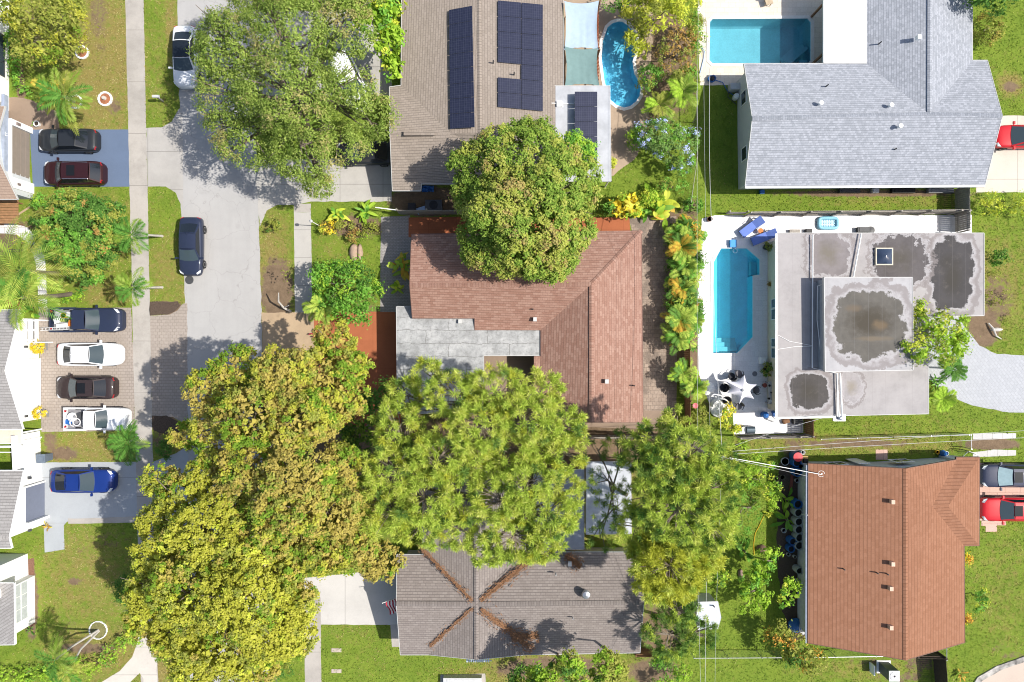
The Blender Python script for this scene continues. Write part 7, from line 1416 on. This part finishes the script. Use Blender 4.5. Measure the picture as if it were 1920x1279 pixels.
# bottom edge
tree('yard_tree', 'light green tree at the bottom edge below the grey brown roof, nearer the tall fence', 'tree', (1125,1215), [LB_(1140,1245,8,26,24),LB_(1155,1262,7.4,20,18)], 'mango', [G_olive[0], G_lime[0]], [.6,.4], 181, .1); tree('yard_tree', 'light green tree at the bottom edge below the middle of the grey brown roof', 'tree', (1050,1215), [LB_(1068,1248,8,24,26),LB_(1040,1275,7.6,44,30),LB_(1105,1285,7.4,30,26),LB_(990,1285,7.0,36,24)], 'mango', [G_lime[0], G_olive[0], G_lime[2]], [.4,.35,.25], 182, .1)
tree('yard_tree', 'dark green shrub at the bottom edge beneath the awning', 'shrub', (985,1262), [LB_(985,1264,1.4,26,14)], 'shrub', [G_lime[2], G_lime[1]], [.6,.4], 184, .05)
tree('garden_shrub', 'bright green shrub beside the slatted fence at the bottom edge', 'shrub', (1238,1238), [LB_(1240,1240,1.8,18,18)], 'shrub', [G_lime[1], G_lime[0]], [.7,.3], 185, .05); tree('garden_shrub', 'bright green shrub on the bottom edge by the chain link corner', 'shrub', (1285,1262), [LB_(1280,1262,1.4,20,18),LB_(1245,1282,1.2,20,14)], 'shrub', [G_lime[0], G_lime[1]], [.6,.4], 186, .05)
tree('garden_shrub', 'olive bush at the shaded bottom of the yellow street tree', 'shrub', (520,1262), [LB_(510,1262,1.6,40,18)], 'shrub', [G_olive[0], G_lime[2]], [.5,.5], 187, .06)
clump('grass_plant', 'pale grass tuft at the bottom frame edge between sidewalk and path', 'plant', (476,1262), .2, 20, .8, .06, [G_palm[1]], 188, spread=.2)

for i, (u, v, lab) in enumerate([(1300, 446, 'all green palm reaching over the deck near the loungers'), (1272, 520, 'all green palm behind the gold tinged row, over the stained pavers'), (1300, 600, 'all green palm tuft at the deck side of the palm hedge, low end'), (1272, 440, 'all green palm tuft at the paver side of the palm hedge, top end')]):
    t = palm('areca_palm', lab, 'palm', (u-5, v), (u, v, 1.3), 14, 1.3, [G_areca[2], G_lime[1], G_areca[0]], 220+i, el=(.2,1.2), droop=.5, lw=.12, ll=.45, r0=0); mb = MB(); b = P(u-5, v)
    for k in range(4): mb.tube([b + Vector((.04*k, .05*k, 0)), P(u, v, 1.3)], .05, 6)
    mb.build('stems', G_areca[2], t)
hedge('irregular mass of green and gold strap leaves filling the palm hedge along the white deck', [(1282,412),(1290,470),(1284,540),(1290,600),(1276,640)], 1.9, 1.9, [G_lime[2], G_areca[2], G_areca[0], G_areca[1]], [.25,.3,.3,.15], 231, cat='hedge', ls=.42, k=16, dens=4.5, cr=.3, asp=.2, reg=.3)
hedge('low mixed green border along the stained pavers at the foot of the palm hedge', [(1258,420),(1262,500),(1260,560),(1264,625)], .9, .8, [G_lime[2], G_lime[1], G_olive[0]], [.4,.3,.3], 232, reg=.3)
# layered greenery of the strip between the gardens
for lab, u, v, z, ru, rv, m, pr, sd, r0 in (('dark green bush under the gold tinged palm hedge, upper end', 1272, 470, .9, 26, 44, [G_lime[2], G_lime[1]], [.6,.4], 201, .05), ('dark green bush under the gold tinged palm hedge, lower end', 1276, 575, .9, 24, 48, [G_lime[2], G_lime[1]], [.6,.4], 202, .05),
    ('mid green shrub between the two lime feather palms and the bronze shrub', 1215, 150, 1.2, 24, 26, [G_lime[1], G_olive[0]], [.6,.4], 203, .05), ('mixed green shrub beneath the bronze shrub by the fence line', 1285, 145, 1.4, 22, 22, [G_olive[0], G_lime[1]], [.5,.5], 204, .05),
    ('lime shrub left of the blue flowering shrub over the lawn edge', 1192, 262, .9, 16, 20, [G_lime[1], G_lime[0]], [.5,.5], 205, .04), ('yellow green shrub behind the croton at the lawn corner', 1215, 372, 1.0, 26, 14, [G_lime[0], G_yell[1]], [.6,.4], 206, .05),
    ('green shrub filling the gap beside the turquoise pool fence', 1300, 60, 1.6, 14, 40, [G_olive[0], G_lime[1], G_yell[1]], [.4,.4,.2], 207, .05), ('low green shrub at the pool garden corner below the chain link fence', 1298, 385, .7, 20, 12, [G_lime[1], G_lime[2]], [.6,.4], 208, .03),
    ('leafy green shrub by the dark fence beside the round mango tree', 1145, 392, .9, 16, 12, [G_lime[1], G_lime[2]], [.5,.5], 209, .04)):
    tree('garden_shrub', lab, 'shrub', (u, v), [LB_(u, v, z, ru, rv, z*.95)], 'shrub', m, pr, sd, r0)

# ------------------------------------------------------------------ short grass on every lawn
def build_grass(n=330000, seed=77):
    rng = np.random.default_rng(seed); x = rng.uniform(-41.5, 41.5, n); y = rng.uniform(-28, 28, n); ok = np.ones(n, bool)
    for poly in PAVED + [[tuple(P(*q).xy) for q in pl] for pl in (POOLK, POOLN, POOLE)]:
        q = np.array(poly); x0, y0 = q.min(0); x1, y1 = q.max(0); idx = np.nonzero(ok & (x > x0) & (x < x1) & (y > y0) & (y < y1))[0]
        if not len(idx): continue
        xs, ys = x[idx], y[idx]; r = np.zeros(len(idx), bool)
        for i in range(len(q)):
            ax, ay = q[i]; bx, by = q[i-1]
            c = (ay > ys) != (by > ys)
            with np.errstate(divide='ignore', invalid='ignore'): r ^= c & (xs < (bx - ax) * (ys - ay) / (by - ay) + ax)
        ok[idx[r]] = False
    x, y = x[ok], y[ok]; U = x / S + 960; Vv = 639.5 - y / S
    def field(bl):
        a = np.zeros_like(U)
        for u, v, ru, rv, k in bl: a = np.maximum(a, k * np.exp(-(((U - u) / ru) ** 2 + ((Vv - v) / rv) ** 2) ** 1.5))
        return a
    dry, soil = field(DRY_AT), field(SOIL_AT)
    wav = sum(a * np.sin(fx * x + fy * y + p) for a, fx, fy, p in ((.5,1.1,.7,.2),(.4,-.9,1.6,1.1),(.35,2.7,1.9,2.0),(.3,-3.1,3.6,.5),(.25,5.3,-4.1,1.7),(.2,7.7,6.9,.3)))
    keep = (soil + rng.normal(size=len(x)) * .12 + wav * .1 < .42); x, y, dry, wav = x[keep], y[keep], dry[keep], wav[keep]; n = len(x)
    tone = dry * 1.1 + wav * .5 + rng.normal(size=n) * .25 - .18 * (x > 7)
    mi = np.where(tone > .62, 2, np.where(tone > .12, 1, 0))
    pos = np.stack([x, y, rng.uniform(.03, .07, n)], 1); nn = nrm(rng.normal(size=(n, 3)) * .6 + np.array([0, 0, .55]))
    g = [leafmat('grass_lush', [(.065,.115,.01), (.105,.165,.018), (.15,.21,.032)], .25), leafmat('grass_mid', [(.13,.16,.022), (.18,.205,.036), (.22,.235,.06)], .25), leafmat('grass_dry', [(.19,.155,.045), (.25,.205,.075), (.3,.255,.12)], .2)]
    o = cards('grass', pos, nn, rng.uniform(.09, .2, n), rng.uniform(.02, .05, n), mi, g, None, rng, curl=.4); o['kind'] = 'stuff'
build_grass()
